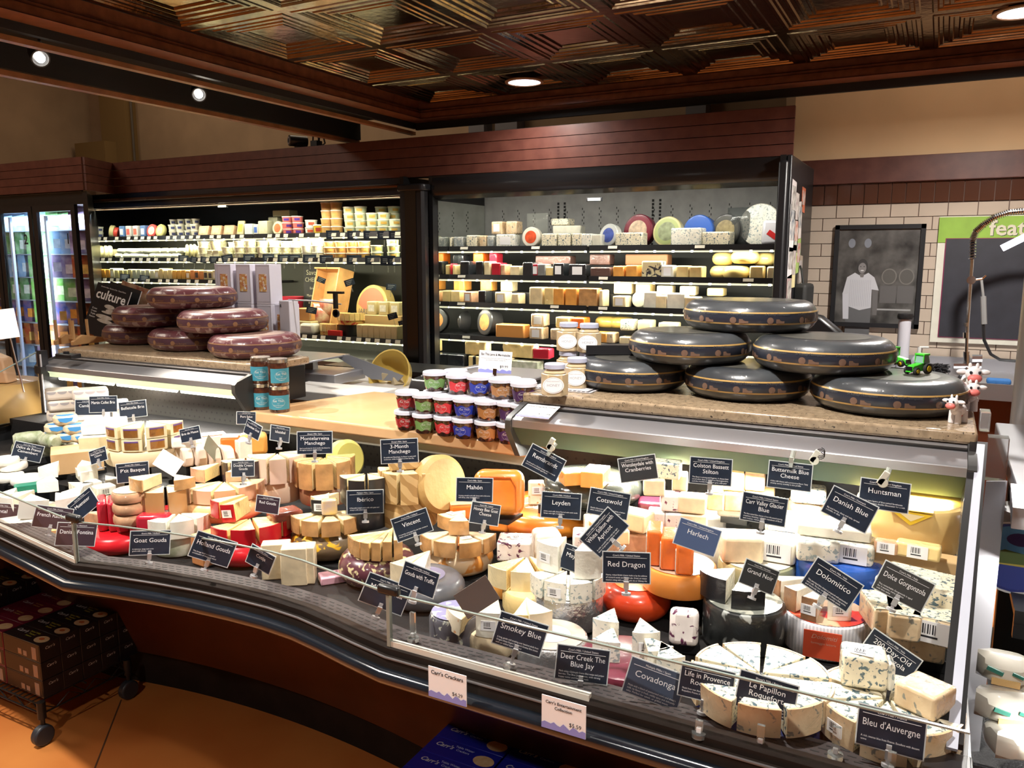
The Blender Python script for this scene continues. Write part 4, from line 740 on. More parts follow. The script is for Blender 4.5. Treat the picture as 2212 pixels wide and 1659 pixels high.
# sink counter, cabinet
sk=T('sink_counter','steel sink counter with a red brown cabinet under it, below the tiled wall','sink',(.35,5.0,0)); P('counter',M().bb(-.70,1.2,-.30,.38,.955,1.0).bb(-.70,1.2,-.31,-.30,.93,1.015).bb(-.70,1.2,.34,.38,1.0,1.07),[STL],sk); P('cabinet',M().bb(-.68,1.15,-.24,.36,.0,.955),[mat('cabinet brown',(.10,.028,.012),.45)],sk)
# pre-rinse faucet
fp=ony(2085,800,4.95); fc=T('pre_rinse_faucet','tall chrome pre-rinse faucet with spring hose against the chalkboard','faucet',(fp.x,4.95,1.0)); q0=Vector((fp.x,4.95,1.0))
def F_(u,v,y=4.95): return ony(u,v,y)-q0
P('riser',M().tube([F_(2086,800),F_(2090,700),F_(2100,560)],.009),[CHR],fc); P('valve_body',M().tube([F_(2060,790),F_(2120,790)],.018).tube([F_(2088,800),F_(2088,760)],.016).tube([F_(2100,775),F_(2122,775)],.022),[CHR],fc)
P('collars',M().tube([F_(2087,730),F_(2087,718)],.015).tube([F_(2087,705),F_(2088,697)],.013),[CHR],fc)
hp=[F_(2100,560),F_(2101,520),F_(2108,500),F_(2125,485),F_(2150,468),F_(2180,458),F_(2215,455),F_(2250,462)]
P('hose',M().tube(hp,.009),[BLKM],fc)
cl_=[]; N=46
for i in range(N*8):
    s=i/(N*8)*(len(hp)-1); k=min(int(s),len(hp)-2); p_=hp[k].lerp(hp[k+1],s-k); d=(hp[k+1]-hp[k]).normalized(); a_=Vector((0,1,0)); b_=d.cross(a_); an=2*pi*i/8; cl_.append(p_+a_*cos(an)*.016+b_*sin(an)*.016)
P('spring',M().tube(cl_,.0026,0,5),[CHR],fc)
P('wall_bracket',M().cyl(F_(2098,605),.022,.02,0,axis='y').tube([F_(2098,605),F_(2122,602)],.006).tube([F_(2122,602),F_(2130,595)],.005),[CHR],fc)
P('spray_handle',M().tube([F_(2120,605),F_(2124,640)],.007).tube([F_(2124,640),F_(2126,700)],.014),[mat('grey grip',(.20,.20,.20),.4)],fc); P('hanging_hose',M().tube([F_(2124,700),F_(2126,735),F_(2140,765),F_(2160,777),F_(2195,780),F_(2230,778)],.008),[BLKM],fc)
rp=ony(1946,800,4.85); rt_=T('white_roll_post','white upright tube with a black cap standing at the sink','tube',(rp.x,4.9,1.0)); P('tube',M().cyl((0,0,.16),.032,.32,0,24),[mat('white tube',(.45,.45,.50),.4)],rt_); P('cap',M().lathe([(0,.31),(.038,.315),(.042,.33),(.038,.345),(0,.35)],24),[BLKP],rt_)
sb=T('soap_dispenser','pale pump soap bottle behind the toy tractors','bottle',(ony(1985,770,4.9).x,4.88,1.0)); P('bottle',M().lathe([(0,0),(.036,0),(.038,.01),(.038,.09),(.030,.11),(.014,.125),(.014,.135),(0,.135)],24),[mat('pale soap bottle',(.35,.38,.42),.25,coat=.5)],sb); P('pump',M().cyl((0,0,.15),.010,.03).tube([(0,0,.165),(.045,-.005,.168)],.006),[mat('pump white',(.5,.5,.48),.4)],sb)
sg=T('blue_sponge','blue sponge on the sink edge','sponge',(ony(2155,815,4.9).x,4.80,1.0)); P('sponge',M().bb(-.055,.055,-.03,.03,0,.03),[mat('blue foam',(.02,.10,.28),.8,bump=.5,bs=100)],sg,bev=.01)
sr=T('steel_scrubber_pile','dark wiry scouring pads beside the faucet','scrubber',(ony(2025,810,4.85).x,4.86,1.0)); w_=[]
for i in range(260): w_.append((.06*sin(i*1.7)*cos(i*.31),.03*cos(i*2.3),.045+.04*sin(i*.91)*cos(i*.13)))
P('wire_tangle',M().tube(w_,.0022,0,4),[mat('dark wire',(.06,.06,.065),.4,m=.6)],sr)
p=ony(1775,700,4.7); kt=T('black_curved_hood','glossy black curved kettle like hood beside the framed photograph','kettle',(p.x,4.72,1.18)); P('hood',M().prism([(-.16,-.12),(-.15,.10),(-.09,.17),(.0,.15),(.10,.07),(.16,-.03),(.10,-.02),(.04,-.06),(.02,-.14)],-.06,.06,0,X=Matrix.Rotation(pi/2,4,'X')),[BLKP],kt,bev=.02); P('stand',M().bb(-.10,.0,-.05,.05,-.19,-.1),[BLKP],kt)
kb2=T('side_table','dark stand below the curved hood','table',(p.x-.05,4.72,0)); P('top',M().bb(-.15,.15,-.15,.15,.95,.99),[BLKP],kb2); P('pedestal',M().bb(-.12,.12,-.12,.12,0,.95),[BLKP],kb2)
# steel post with small glowing lamp, at the right edge
pp=colt(2199,2.75,1.0); po=T('silver_post','silver round post with a base flange at the right edge','post',(pp.x,pp.y,1.015)); P('post',M().cyl((0,0,.33),.032,.66,0,28),[mat('satin silver',(.55,.55,.54),.35,m=.6)],po); P('flange',M().lathe([(0,0),(.050,0),(.050,.004),(.03,.012),(0,.012)],28),[STL],po)
P('lamp_tube',M().tube([(-.105,-.03,.665),(-.02,-.03,.715)],.011),[mat('cool lamp',(1,1,1),em=((.8,.82,1),8))],po); P('lamp_bracket',M().tube([(-.03,-.03,.705),(0,-.01,.65)],.01),[STL],po)
# ---------------- neighbouring case at the right edge ----------------
nc=T('neighbour_cheese_case','neighbouring black cheese case with a steel edge at the right border of the picture','display case',(.5,1.9,0)); n0=Vector((.5,1.9,0))
t1,t2=2.05,1.62
q=[att(2130,1040,t1),att(2176,1040,t1),att(2112,1659,t2),att(2058,1659,t2)]; q2=[v_+Vector((.004,.05,-.01)) for v_ in q]
P('steel_edge',M().add([v_-n0 for v_ in q+q2],[(0,1,2,3),(7,6,5,4),(0,4,5,1),(1,5,6,2),(2,6,7,3),(3,7,4,0)]),[mat('satin edge steel',(.40,.40,.44),.35,m=.35)],nc)
a1=att(2135,948,2.2)-n0; P('acrylic_cap',M().box(a1+Vector((.025,.02,-.055)),(.05,.05,.12)),[mat('clear block',(.9,.9,.9),.1,tr=.8)],nc)
P('steel_top',M().bb(-.30,.5,.36,1.2,1.055,1.10),[STL],nc,bev=.004); P('steel_front',M().prism([(.36,1.10),(.25,1.07),(.245,1.02),(.255,1.02),(.36,1.08)],-.31,.5,0,X=X90),[STL],nc)
P('interior_back',M().bb(-.30,.5,.52,.56,.3,1.06),[INTD],nc); P('shelf',M().bb(-.29,.5,.22,.52,.82,.835),[BLKM],nc); P('shelf_rail',M().bb(-.29,.5,.20,.22,.77,.838).bb(-.29,.5,.196,.20,.80,.806),[BLKP],nc)
P('lower_deck',M().bb(-.31,.5,-.55,.52,.50,.53),[BLKM],nc); P('body',M().bb(-.31,.5,-.55,.9,0,.50),[BLKP],nc)
lamp('AREA','neighbour_led',(.48,2.15,1.05),9,(1,.97,.9),shape='RECTANGLE',size=.5,size_y=.03,rot=(radians(-20),0,0)); lamp('AREA','neighbour_led',(.48,1.66,.83),7,(1,.97,.9),shape='RECTANGLE',size=.5,size_y=.03,rot=(radians(-20),0,0))
p=att(2190,1205,1.98); br=T('round_brie_box','round white cheese box with a blue landscape label on the neighbouring shelf','cheese box',(p.x,p.y,.836)); bc=Matrix.Translation((0,0,p.z-.836+.0))@Matrix.Rotation(radians(72),4,'X')
R_=.088; P('box',M().lathe([(0,-.03),(R_,-.03),(R_,.0),(0,.0)],40,0,X=bc),[PAPW],br); 
def disk(pts,z,c,k,par): 
    m_=M(); m_.add([tuple(bc@Vector((a,b,z))) for a,b in pts],[tuple(range(len(pts)))]); put(k,flat(m_,k,[mat('brie '+k,c,.4,coat=.5)]),par)
def arc(r,a0,a1,n=20): return [(r*cos(radians(a0+(a1-a0)*i/n)),r*sin(radians(a0+(a1-a0)*i/n))) for i in range(n+1)]
disk(arc(R_*.95,0,360),.0008,(.02,.04,.28),'blue_ring',br); disk(arc(R_*.88,-25,205),.0012,(.12,.40,.75),'sky_print',br); disk(arc(R_*.88,175,365),.0014,(.60,.52,.10),'yellow_print',br); disk(arc(R_*.88,195,345),.0016,(.03,.06,.35),'blue_print',br)
disk([(-.06,0),(-.02,.018),(.03,.010),(.08,.016),(.08,-.012),(-.06,-.018)],.0018,(.10,.16,.04),'hill_print',br); disk([(.012+.03*cos(i*.35),.045+.016*sin(i*.35)) for i in range(18)],.0020,(.05,.03,.15),'oval_badge',br)
x=M(); text(x,'BRIE',(.03,-.026,.0),.022,0,X=bc@Matrix.Rotation(-pi/2,4,'X')@Matrix.Translation((0,0,0))); 
x.v=[tuple(bc@Vector((.03+(v0[0]-.03),v0[1],.0024))) for v0 in [tuple((bc.inverted()@Vector(v_))) for v_ in x.v]] if False else x.v
b2=T('round_brie_box','second round white cheese box lying flat behind the landscape labelled one','cheese box',(p.x+.03,p.y+.10,.836)); P('box',M().cyl((0,0,.09),.07,.18,0,32),[PAPW],b2)
for i,(u,v,l) in enumerate(((2170,1440,'upper white wrapped cheese in the neighbouring lower tray'),(2165,1520,'lower white wrapped cheese in the neighbouring lower tray'),(2225,1470,'white wrapped cheese at the right border, in the neighbouring lower tray'),(2190,1595,'pale wrapped cheese lying nearest in the neighbouring lower tray'))):
    z=(.63,.575,.60,.55)[i]; p=att(u,v,(1.66,1.60,1.66,1.55)[i]); t=T('wrapped_soft_cheese',l,'cheese',p,.3*i,'white cheeses in the neighbouring tray'); P('cheese',pillow(.10,.055,.10,9),[mat('white wrapped',(.80,.76,.66),.3,coat=.7,bump=.6,bs=30)],t)
    P('green_flash',M().box((-.02,-.051,.01),(.03,.004,.008),0,ry=.3).box((.02,-.051,.008),(.02,.004,.006),0,ry=.3),[mat('green flash',(.03,.20,.16),.5)],t); P('orange_panel',M().box((0,-.0505,-.012),(.05,.003,.014)),[mat('orange panel',(.75,.50,.22),.5)],t)
bt=T('black_tray','black textured tray holding white cheeses in the neighbouring case','tray',att(2190,1640,1.55)+Vector((0,.05,-.06))); P('tray',M().bb(-.14,.18,-.08,.25,0,.02).bb(-.14,.18,-.09,-.08,0,.05).bb(-.15,-.14,-.09,.25,0,.05),[mat('black wicker',(.02,.02,.022),.5,bump=1,bs=200)],bt)
# ---------------- goods on the back shelves ----------------
def gx(u,Y): return ony(u,600,Y).x
def tubset(r0,r1,h,c,band=None,lid=(.72,.70,.60),clear=False):
    b=M().lathe([(0,0),(r0,0),(r1,h*.9),(0,h*.9)],18); l=M().lathe([(0,h),(r1+.002,h),(r1+.003,h*.88),(r1,h*.88),(0,h*.88)],18); key='tub %.2f %.2f %.2f'%c
    B=b.mesh('tub_body',[mat(key,c,.35,coat=.3,**(dict(spots=((.95,.93,.80),55,.5)) if clear else {}))]); Lm=l.mesh('tub_lid',[mat('tub lid %.2f %.2f %.2f'%lid,lid,.3)]); D=None
    if band:
        a=M(); n=8
        for i in range(n+1):
            t=-pi/2-.5+i/n*1.0; a.v+=[((r0*.5+r1*.5+.001)*cos(t),(r0*.5+r1*.5+.001)*sin(t),h*.3),((r1+.0012)*cos(t),(r1+.0012)*sin(t),h*.68)]
        for i in range(n): a.f.append([2*i,2*i+2,2*i+3,2*i+1]); a.m.append(0)
        D=flat(a,'tub_label',[mat('tub band %.2f %.2f %.2f'%band,band,.5,wave=((.05,.02,.01),60,'Z',.90))])
    return B,Lm,D,h
TS={'hummus':tubset(.040,.045,.060,(.62,.36,.14),(.66,.40,.12)),'salad':tubset(.042,.046,.050,(.52,.58,.40),(.70,.44,.10)),'pink':tubset(.039,.043,.048,(.62,.16,.14),(.10,.04,.32)),'white':tubset(.042,.046,.056,(.74,.74,.68),(.65,.12,.06)),
 'ricotta':tubset(.042,.048,.048,(.72,.68,.48),None,(.80,.78,.60),True),'feta':tubset(.042,.048,.046,(.80,.76,.48),None,(.80,.78,.60),True),'cottage':tubset(.043,.048,.052,(.86,.84,.74),None,(.86,.84,.74),True),'spread':tubset(.043,.047,.044,(.72,.40,.18),(.70,.44,.10)),
 'yog':tubset(.026,.032,.052,(.66,.64,.52),(.06,.08,.22)),'yellow':tubset(.036,.042,.075,(.70,.48,.04),(.40,.05,.03)),'cream':tubset(.034,.044,.060,(.60,.56,.36),None,(.62,.58,.36))}
def tub(k,x,y,z,label,group,rot=None):
    B,Lm,D,h=TS[k]; t=T('cheese_tub',label,'tub',(x,y,z),random.uniform(-.3,.3)+face((x,y)),group)
    if rot: t.rotation_euler=rot
    put('tub_body',B,t); put('lid',Lm,t)
    if D: put('label_band',D,t)
def tubrun(k,u0,u1,z,y,desc,shelf,lay=3,du=29,rows=1):
    n=max(1,round((u1-u0)/du))
    for i in range(n):
        x=gx(u0+(i+.5)*(u1-u0)/n,y)
        for j in range(lay if not isinstance(lay,list) else lay[i%len(lay)]): tub(k,x+random.uniform(-.003,.003),y+random.uniform(-.006,.006),z+TS[k][3]*j,'%s, %s stack from left, %s up, %s'%(desc,od(i),od(j) if j else 'lowest',shelf),desc+' on '+shelf)
U='left case top shelf'
tubrun('hummus',700,742,1.826,4.87,'tub of orange spread',U,[4,4],21); tubrun('salad',748,868,1.826,4.87,'pale green tub with orange label',U,[4,4,3,3,2],24)
tubrun('salad',762,868,1.826,4.97,'pale tub standing behind',U,[4,3,4,4],26); tubrun('pink',616,660,1.826,4.87,'pink and purple labelled tub',U,3,22); tubrun('white',662,690,1.826,4.87,'white tub with red emblem',U,2,28); tub('yellow',gx(693,4.86),4.86,1.826,'yellow labelled tub beside the orange spread tubs','yellow tub')
tubrun('yog',372,436,1.826,4.87,'white oval printed cup',U,[2,2,1,2],16); tubrun('yog',212,232,1.826,4.87,'far left white cup',U,2,18); tubrun('yog',375,440,1.826,4.97,'small cup in the rear row',U,[3],16)
def shelfbox(name,label,u,y,z,w,d,h,c,cat='box',rz=0,panel=None,group=None,lean=0,c2=None,**k):
    x=gx(u,y); t=T(name,label,cat,(x,y,z),rz,group,rx=lean); P('wrapper',M().bb(-w/2,w/2,-d/2,d/2,0,h),[mat('box %.2f %.2f %.2f'%c,c,.4,coat=.5,bump=.4,bs=30,c2=c2,vs=30) if 1 else 0],t,bev=min(.006,w*.1))
    if panel: P('printed_panel',M().bb(-w*.32,w*.32,-d/2-.0012,-d/2+.001,h*.25,h*.75),[mat('panel %.2f %.2f %.2f'%panel,panel,.5,c2=tuple(min(1,q*1.3) for q in panel),vs=40)],t)
    return t
def disc(u,y,z,r,th,c,c2,label,lean=-12,yaw=0,name='round_cheese_box',cat='cheese',side=None):
    x=gx(u,y); X=Matrix.Translation((0,0,r*cos(radians(lean))))@Matrix.Rotation(radians(90+lean),4,'X'); t=T(name,label,cat,(x,y,z),radians(yaw))
    sd=side or c; P('side',M().lathe([(0,-th),(r-.005,-th),(r,-th+.006),(r,-.006),(r-.005,0),(0,0)],32,0,X=X),[mat('disc side %.2f %.2f %.2f'%sd,sd,.4,coat=.6,bump=.5,bs=30)],t)
    P('face_label',M().lathe([(r*.86,.0008),(0,.001)],32,0,X=X),[mat('disc face %.2f %.2f %.2f'%c,c,.4,coat=.5)],t)
    if c2: P('inner_print',M().lathe([(r*.62,.0016),(0,.0018)],28,0,X=X),[mat('disc print %.2f %.2f %.2f'%c2,c2,.4,var=.3,vs=30)],t)
    return t
disc(246,4.88,1.826,.060,.04,(.50,.46,.22),(.62,.58,.36),'olive rimmed round box leaning, left end of the left top shelf',-8,-50); disc(256,4.90,1.826,.05,.04,(.60,.06,.04),None,'red round box on edge behind the olive one',-8,-60)
disc(334,4.86,1.826,.060,.03,(.62,.06,.05),(.70,.62,.45),'red and white round box leaning on the left top shelf',-12,5); disc(352,4.84,1.826,.058,.03,(.42,.40,.14),(.62,.60,.34),'olive rimmed round box in front of the red one',-12,0)
for i,(u,c,p_) in enumerate(((275,(.10,.20,.42),(.62,.66,.62)),(289,(.62,.60,.56),(.6,.1,.08)),(304,(.62,.60,.56),(.62,.12,.08)),(320,(.10,.20,.42),(.62,.66,.62)))): shelfbox('cheese_carton','small %s carton, %s from left on the left top shelf'%(('blue and white','white and red','white and red','blue and white')[i],od(i)),u,4.87,1.826,.065,.05,.105,c,panel=p_,group='small cartons on the left top shelf')
for i,u in enumerate((449,476,503)): shelfbox('cheese_tray','pink edged wrapped slab, %s of three on the left top shelf'%od(i),u,4.87,1.826,.115,.06,.085,(.62,.34,.18),'cheese',panel=(.66,.52,.28),group='pink edged slabs',lean=radians(-14),c2=(.72,.50,.30))
shelfbox('cheese_pack','yellow labelled flat pack leaning on the left top shelf',524,4.86,1.826,.075,.02,.125,(.62,.52,.28),'pack',panel=(.70,.42,.06),lean=radians(-12)); shelfbox('cheese_pack','pale blue wrapped pack right of the yellow labelled pack',546,4.86,1.826,.085,.05,.095,(.50,.60,.62),'pack',c2=(.7,.74,.7)); shelfbox('cheese_pack','small white pack with a blue band beside the pale blue pack',562,4.87,1.826,.05,.05,.09,(.66,.66,.60),'pack',panel=(.05,.12,.4))
shelfbox('cheese_carton','cream square carton with a round seal on the left top shelf',580,4.88,1.826,.095,.08,.115,(.64,.62,.42),panel=(.52,.50,.36)); disc(604,4.85,1.826,.056,.04,(.72,.66,.42),(.68,.16,.06),'round cream box with red band on the left top shelf',-6,0)
shelfbox('cheese_carton','pale carton behind, lower of two, above the pink tubs',604,5.0,1.826,.10,.10,.15,(.50,.50,.36)); shelfbox('cheese_carton','pale carton stacked on top behind the pink tubs',622,5.0,1.978,.18,.10,.05,(.54,.54,.38))
U='left case second shelf'
tubrun('ricotta',432,610,1.640,4.87,'clear tub of crumbled cheese',U,[3,3,2,3,4],27); tubrun('feta',612,652,1.640,4.87,'clear tub of shredded yellow cheese',U,[3],24); tubrun('cottage',655,700,1.640,4.87,'clear tub of white curd',U,[3],26); tubrun('spread',703,800,1.640,4.87,'tub of orange spread with label',U,[3],26); tubrun('salad',800,868,1.640,4.87,'white lidded tub with orange label',U,[2,3,3],28)
tubrun('feta',440,660,1.640,4.97,'clear tub in the rear row',U,[3,4],29)
for i,u in enumerate((405,413,421)): disc(u,4.87,1.640,.062,.02,(.66,.62,.36),None,'cream tub on its side, %s of three on the second shelf'%od(i),-4,-35+3*i,'cream_tub_on_side','tub')
for i,u in enumerate((208,219,229,238)): disc(u,4.88,1.640,.060,.03,(.62,.58,.34),None,'cream round on edge, %s from left end of the second shelf'%od(i),-4,-25)
tub('cream',gx(250,4.95),4.95,1.665,'cream tub set high at the left of the second shelf','cream tub')
LOG=mat('white wrapped log',(.74,.76,.62),.3,coat=.7,bump=.6,bs=30,spots=((.30,.50,.42),18,.68))
for i in range(16):
    u=262+i*9; j=i%2; t=T('wrapped_cheese_log','white wrapped log, %s from left on the second shelf, %s layer'%(od(i),('lower','upper')[j]),'cheese',(gx(u,4.88),4.88,1.642+.045*j),random.uniform(-.3,.3),'white logs on the second shelf')
    P('log',M().lathe([(0,-.055),(.016,-.055),(.022,-.045),(.022,.045),(.016,.055),(0,.055)],14,0,X=Matrix.Translation((0,0,.023))@Matrix.Rotation(pi/2,4,'Y')),[LOG],t)
for i,u in enumerate((442,452,462,468)): pass
for i,u in enumerate((444,458)): shelfbox('cheese_block','pale rounded block, %s of two before the crumbled tubs on the second shelf'%od(i),u-8,4.9,1.640,.075,.08,.105,(.66,.62,.40),'cheese')
for i,u in enumerate((462,475)): shelfbox('cheese_block','small bright cream block, %s of two on the second shelf'%od(i),u,4.85,1.640,.065,.06,.072,(.80,.76,.52),'cheese')
U=1.457
seq=[(.66,.32,.05)]*5+[(.62,.58,.36)]+[(.60,.54,.26)]*4+[(.55,.56,.40)]*2+[(.64,.62,.42)]*3+[(.72,.62,.40)]+[(.70,.58,.28)]*3+[(.64,.36,.08)]*4+[(.66,.28,.10)]*3+[(.68,.62,.36)]*4
for i,c in enumerate(seq):
    u=206+i*9.6; hh=.085+(.012 if i in(5,16) else 0)+random.uniform(-.005,.004); t=shelfbox('cheese_block','%s block of cheese, %s from left on the left third shelf'%('orange' if c[1]<.4 else 'pale',od(i)),u,4.87,U,.052,.11,hh,c,'cheese',group='blocks on the left third shelf',panel=(.72,.70,.62) if i in(5,15,22,28) else ((.06,.05,.05) if i in (24,26,27) else None))
# display at the right of the left case
U=1.054
x=gx(715,5.0); cr=T('wooden_crate','open pale wooden crate standing up and leaning in the left case','crate',(x-.05,5.02,U),radians(-12),rx=radians(-14)); P('back_board',M().bb(-.16,.17,.0,.012,0,.50),[PIN],cr)
P('side_board',M().bb(.15,.162,-.13,0,0,.49),[PIN],cr); P('side_board',M().bb(-.172,-.16,-.10,0,0,.49),[PIN],cr); P('top_board',M().bb(-.165,.165,-.13,0,.49,.502),[PIN],cr)
x=gx(672,5.15); sb_=T('chalk_sign','black chalk sign with curly white lettering behind the wooden crate','sign',(x,5.17,U+.0)); P('panel',M().bb(-.10,.10,0,.012,0,.52),[INK],sb_); q=M(); text(q,'Savor',(0,-.002,.47),.06); text(q,'CHEESE',(0,-.002,.41),.05)
for k in range(5): text(q,('Brie','Manchego','& more','fresh cut','enjoy')[k],(-.01,-.002,.34-.06*k),.03)
put('lettering',flat(q,'l',[mat('chalk',(.40,.38,.30),.8)]),sb_)
t=disc(800,5.05,U+.05,.17,.10,(.60,.42,.16),None,'large pale yellow cheese wheel on edge with a pink label, in the left case',-10,-8,'large_display_cheese',side=(.58,.42,.16)); bcx=Matrix.Translation((0,0,.167))@Matrix.Rotation(radians(80),4,'X')
P('pink_label',M().add([tuple(bcx@Vector((a,b,.004))) for a,b in arc(.145,15,175)+[(-.07,-.03),(.07,-.03)]],[tuple(range(23))]),[mat('faded pink label',(.50,.18,.12),.6)],t)
q=M(); text(q,'JARLSBERG',(0,-.0,0),.055,0,maxw=.26,bold=True); q.v=[tuple(bcx@Vector((v_[0],v_[2]-.045,.0062))) for v_ in q.v]; put('lettering',flat(q,'l',[mat('grey brown print',(.16,.14,.12),.6)]),t); P('stand',M().bb(-.10,.10,-.06,.06,-.05,.012),[BLKP],t)
hb_=T('red_basket','dark red tub at the back of the left case behind the white cartons','tub',(gx(625,5.1),5.1,U+.17)); P('tub',M().lathe([(0,0),(.10,0),(.115,.10),(.108,.10),(.095,.01),(0,.01)],28),[mat('basket red',(.42,.02,.05),.5)],hb_); P('riser',M().bb(-.12,.12,-.1,.1,-.17,0),[BLKP],hb_)
for i,(u,y,z,w,d,h,c,l) in enumerate(((660,4.85,U+.10,.14,.10,.10,(.64,.34,.12),'orange block stack left of the crate foot, upper'),(662,4.85,U,.16,.12,.10,(.60,.50,.28),'pale wrapped block under the orange blocks'),(800,4.84,U+.09,.0,.0,.0,None,''))):
    if c: shelfbox('cheese_block',l,u,y,z,w,d,h,c,'cheese')
for i in range(7): shelfbox('cheese_block','tall cream cheese block, %s from left in the front row by the pillar'%od(i),782+i*12.5,4.79,U,.055,.10,.10,(.62,.50,.26),'cheese',group='cream blocks by the pillar',c2=(.66,.56,.32))
for i in range(3): shelfbox('cheese_block','cream labelled block, %s of three on the wooden riser by the pillar'%od(i),808+i*25,4.93,U+.165,.085,.09,.10,(.66,.56,.32),'cheese',panel=(.74,.72,.68),group='labelled blocks by the pillar')
shelfbox('wooden_riser','low pale wooden riser behind the cream blocks','  '.strip() and 836 or 836,4.94,U,.34,.14,.165,(.58,.40,.20),'riser')
for i,(u,z,r) in enumerate(((715,0,.115),(755,.09,.115))):
    x=gx(u,4.86); t=T('ring_of_wedges',('basket of golden wedges on the left display shelf','raised ring of golden wedges beside the large wheel')[i],'cheese',(x,4.88,U)); 
    for k in range(9):
        a=radians(180+k*20+8); P('wedge',M().prism([(.02*cos(a),.02*sin(a)),(r*cos(a-.15),r*sin(a-.15)),(r*cos(a+.15),r*sin(a+.15))],z+.03,z+.085),[YE],t)
    P('printed_base',M().cyl((0,0,z+.014),r*.96,.03,0,28),[mat('red zigzag print',(.60,.36,.10),.5,spots=((.45,.04,.02),35,.55))],t)
    if z: P('riser',M().cyl((0,0,z/2),r*.9,z,0,24),[BLKP],t)
for i,(u,z) in enumerate(((690,.06),(715,.10),(705,.03))): t=T('red_printed_bag','crinkled red and clear snack bag, %s in the heap below the crate'%od(i),'bag',(gx(u,4.98),4.98-.03*i,U+.10+z),.4*i,'red snack bags'); P('bag',pillow(.16,.14,.06,7),[mat('red bag film',(.45,.05,.04),.2,coat=.8,bump=1,bs=25,c2=(.62,.52,.40),vs=14)],t)
t=T('red_label_box','small red carton at the front edge of the left display shelf','box',(gx(720,4.745),4.745,U)); P('carton',M().bb(-.06,.06,-.015,.015,0,.045),[mat('carton red',(.50,.02,.02),.4)],t)
t=T('white_paper_parcel','white paper wrapped parcel left of the golden wedges','parcel',(gx(668,4.80),4.80,U)); P('parcel',M().bb(-.08,.06,-.05,.05,0,.085),[mat('crumpled paper',(.55,.53,.48),.6,bump=1,bs=20)],t,bev=.02)
def minicard(u,v,y,w,rot,label,dark=True): 
    p=ony(u,v,y); t=T('small_price_card',label,'sign',p,face(p),'small dark price cards on the back shelves',ry=radians(rot)); P('card',M().bb(-w/2,w/2,-.001,.001,-w*.32,w*.32),[NAVY],t)
    q=M(); 
    for k in range(3): q.bb(-w*.34,w*.34-.01*k,-.0016,-.0011,.012-.012*k-.002,.012-.012*k+.002)
    P('writing',q,[mat('dim print',(.22,.24,.26),.6)],t); P('card_clip',M().bb(-.004,.004,-.001,.001,-w*.32-.05,-w*.32),[CLR],t)
for i,(u,v,y,w,r) in enumerate(((694,605,4.80,.065,22),(755,610,4.78,.075,-18),(845,620,4.85,.075,5),(673,670,4.80,.08,12),(848,683,4.74,.07,-15),(868,697,4.72,.05,-15),(270,598,4.78,.08,6),(312,601,4.78,.08,8),(396,558,4.78,.08,4),(422,562,4.78,.08,12),(444,562,4.78,.08,10),(465,561,4.78,.085,0),(491,558,4.78,.09,-10),(538,557,4.78,.09,0),(580,557,4.78,.09,0),(613,558,4.78,.09,0),(636,558,4.78,.09,0),(669,559,4.78,.10,0),(705,560,4.78,.10,0),(765,561,4.78,.11,0),(805,562,4.78,.11,0),(838,563,4.78,.11,0),(852,564,4.78,.1,0),(719,507,4.78,.10,0),(765,508,4.78,.10,0),(800,508,4.78,.10,0),(830,508,4.78,.10,0),(855,508,4.78,.10,0))):
    minicard(u,v,y,w,r,'small dark price card %s'%(('tilted on the crate','hung before the crate','on a stem by the pillar','over the white parcel','before the ring of wedges','lowest by the pillar')[i] if i<6 else ('on the left case '+('third' if i<8 else 'second' if i<23 else 'top')+' shelf rail, '+od(i-(6 if i<8 else 8 if i<23 else 23))+' from left')))
# ---- right case
def seg(name,label,u,y,z,r,h,c,half=False,rz=0,group=None,m_=None,flat_=True):
    x=gx(u,y); t=T(name,label,'cheese',(x,y,z),rz,group); P('cheese',M().lathe(wheelprof(r,h,4),28) if not half else M().lathe([(0,0),(r,0),(r,h),(0,h)],28),[m_ or mat('disc side %.2f %.2f %.2f'%c,c,.4,coat=.6,bump=.5,bs=30)],t,bev=.003 if half else 0); return t
def blocks(lst,y,z,shelf,row='front row'):
    for i,(u,w,h,m_,d,pn) in enumerate(sorted(lst,key=lambda a:a[0])):
        x=gx(u,y); t=T('cheese_block','%s, %s from left in %s, %s'%(d,od(i),row,shelf),'cheese',(x,y,z),random.uniform(-.08,.08),'cheeses on the '+shelf)
        P('cheese',M().bb(-w/2,w/2,-.05,.05,0,h),[m_],t,bev=.008)
        if pn: P('price_label',M().bb(-w*.28,w*.28,-.0515,-.0495,h*.2,h*.8),[PAPW],t)
GRB=mat('grey blue marbled',(.30,.33,.33),.4,coat=.6,spots=((.55,.55,.50),40,.5)); BLW=mat('black film',(.02,.022,.025),.2,coat=.9,bump=1,bs=25); REDF=mat('red film wax',(.50,.02,.04),.2,coat=.9,bump=.8,bs=25); GREYF=cm('smoky grey block',(.16,.16,.15)); DBR=cm('dark brown block',(.10,.05,.04)); WB=cm('white block film',(.74,.72,.60))
blocks([(937,.09,.075,BLU,'blue veined block',0),(972,.09,.075,BLU,'blue veined block',0),(998,.075,.075,GRB,'grey marbled block',0),(1027,.085,.085,BLU,'blue veined block',0),(1050,.055,.082,BLR,'blue veined slice',0),(1067,.05,.08,GRB,'dark marbled slice',0),(1098,.14,.088,BLG,'pale marbled block',1)],4.86,1.717,'right top shelf')
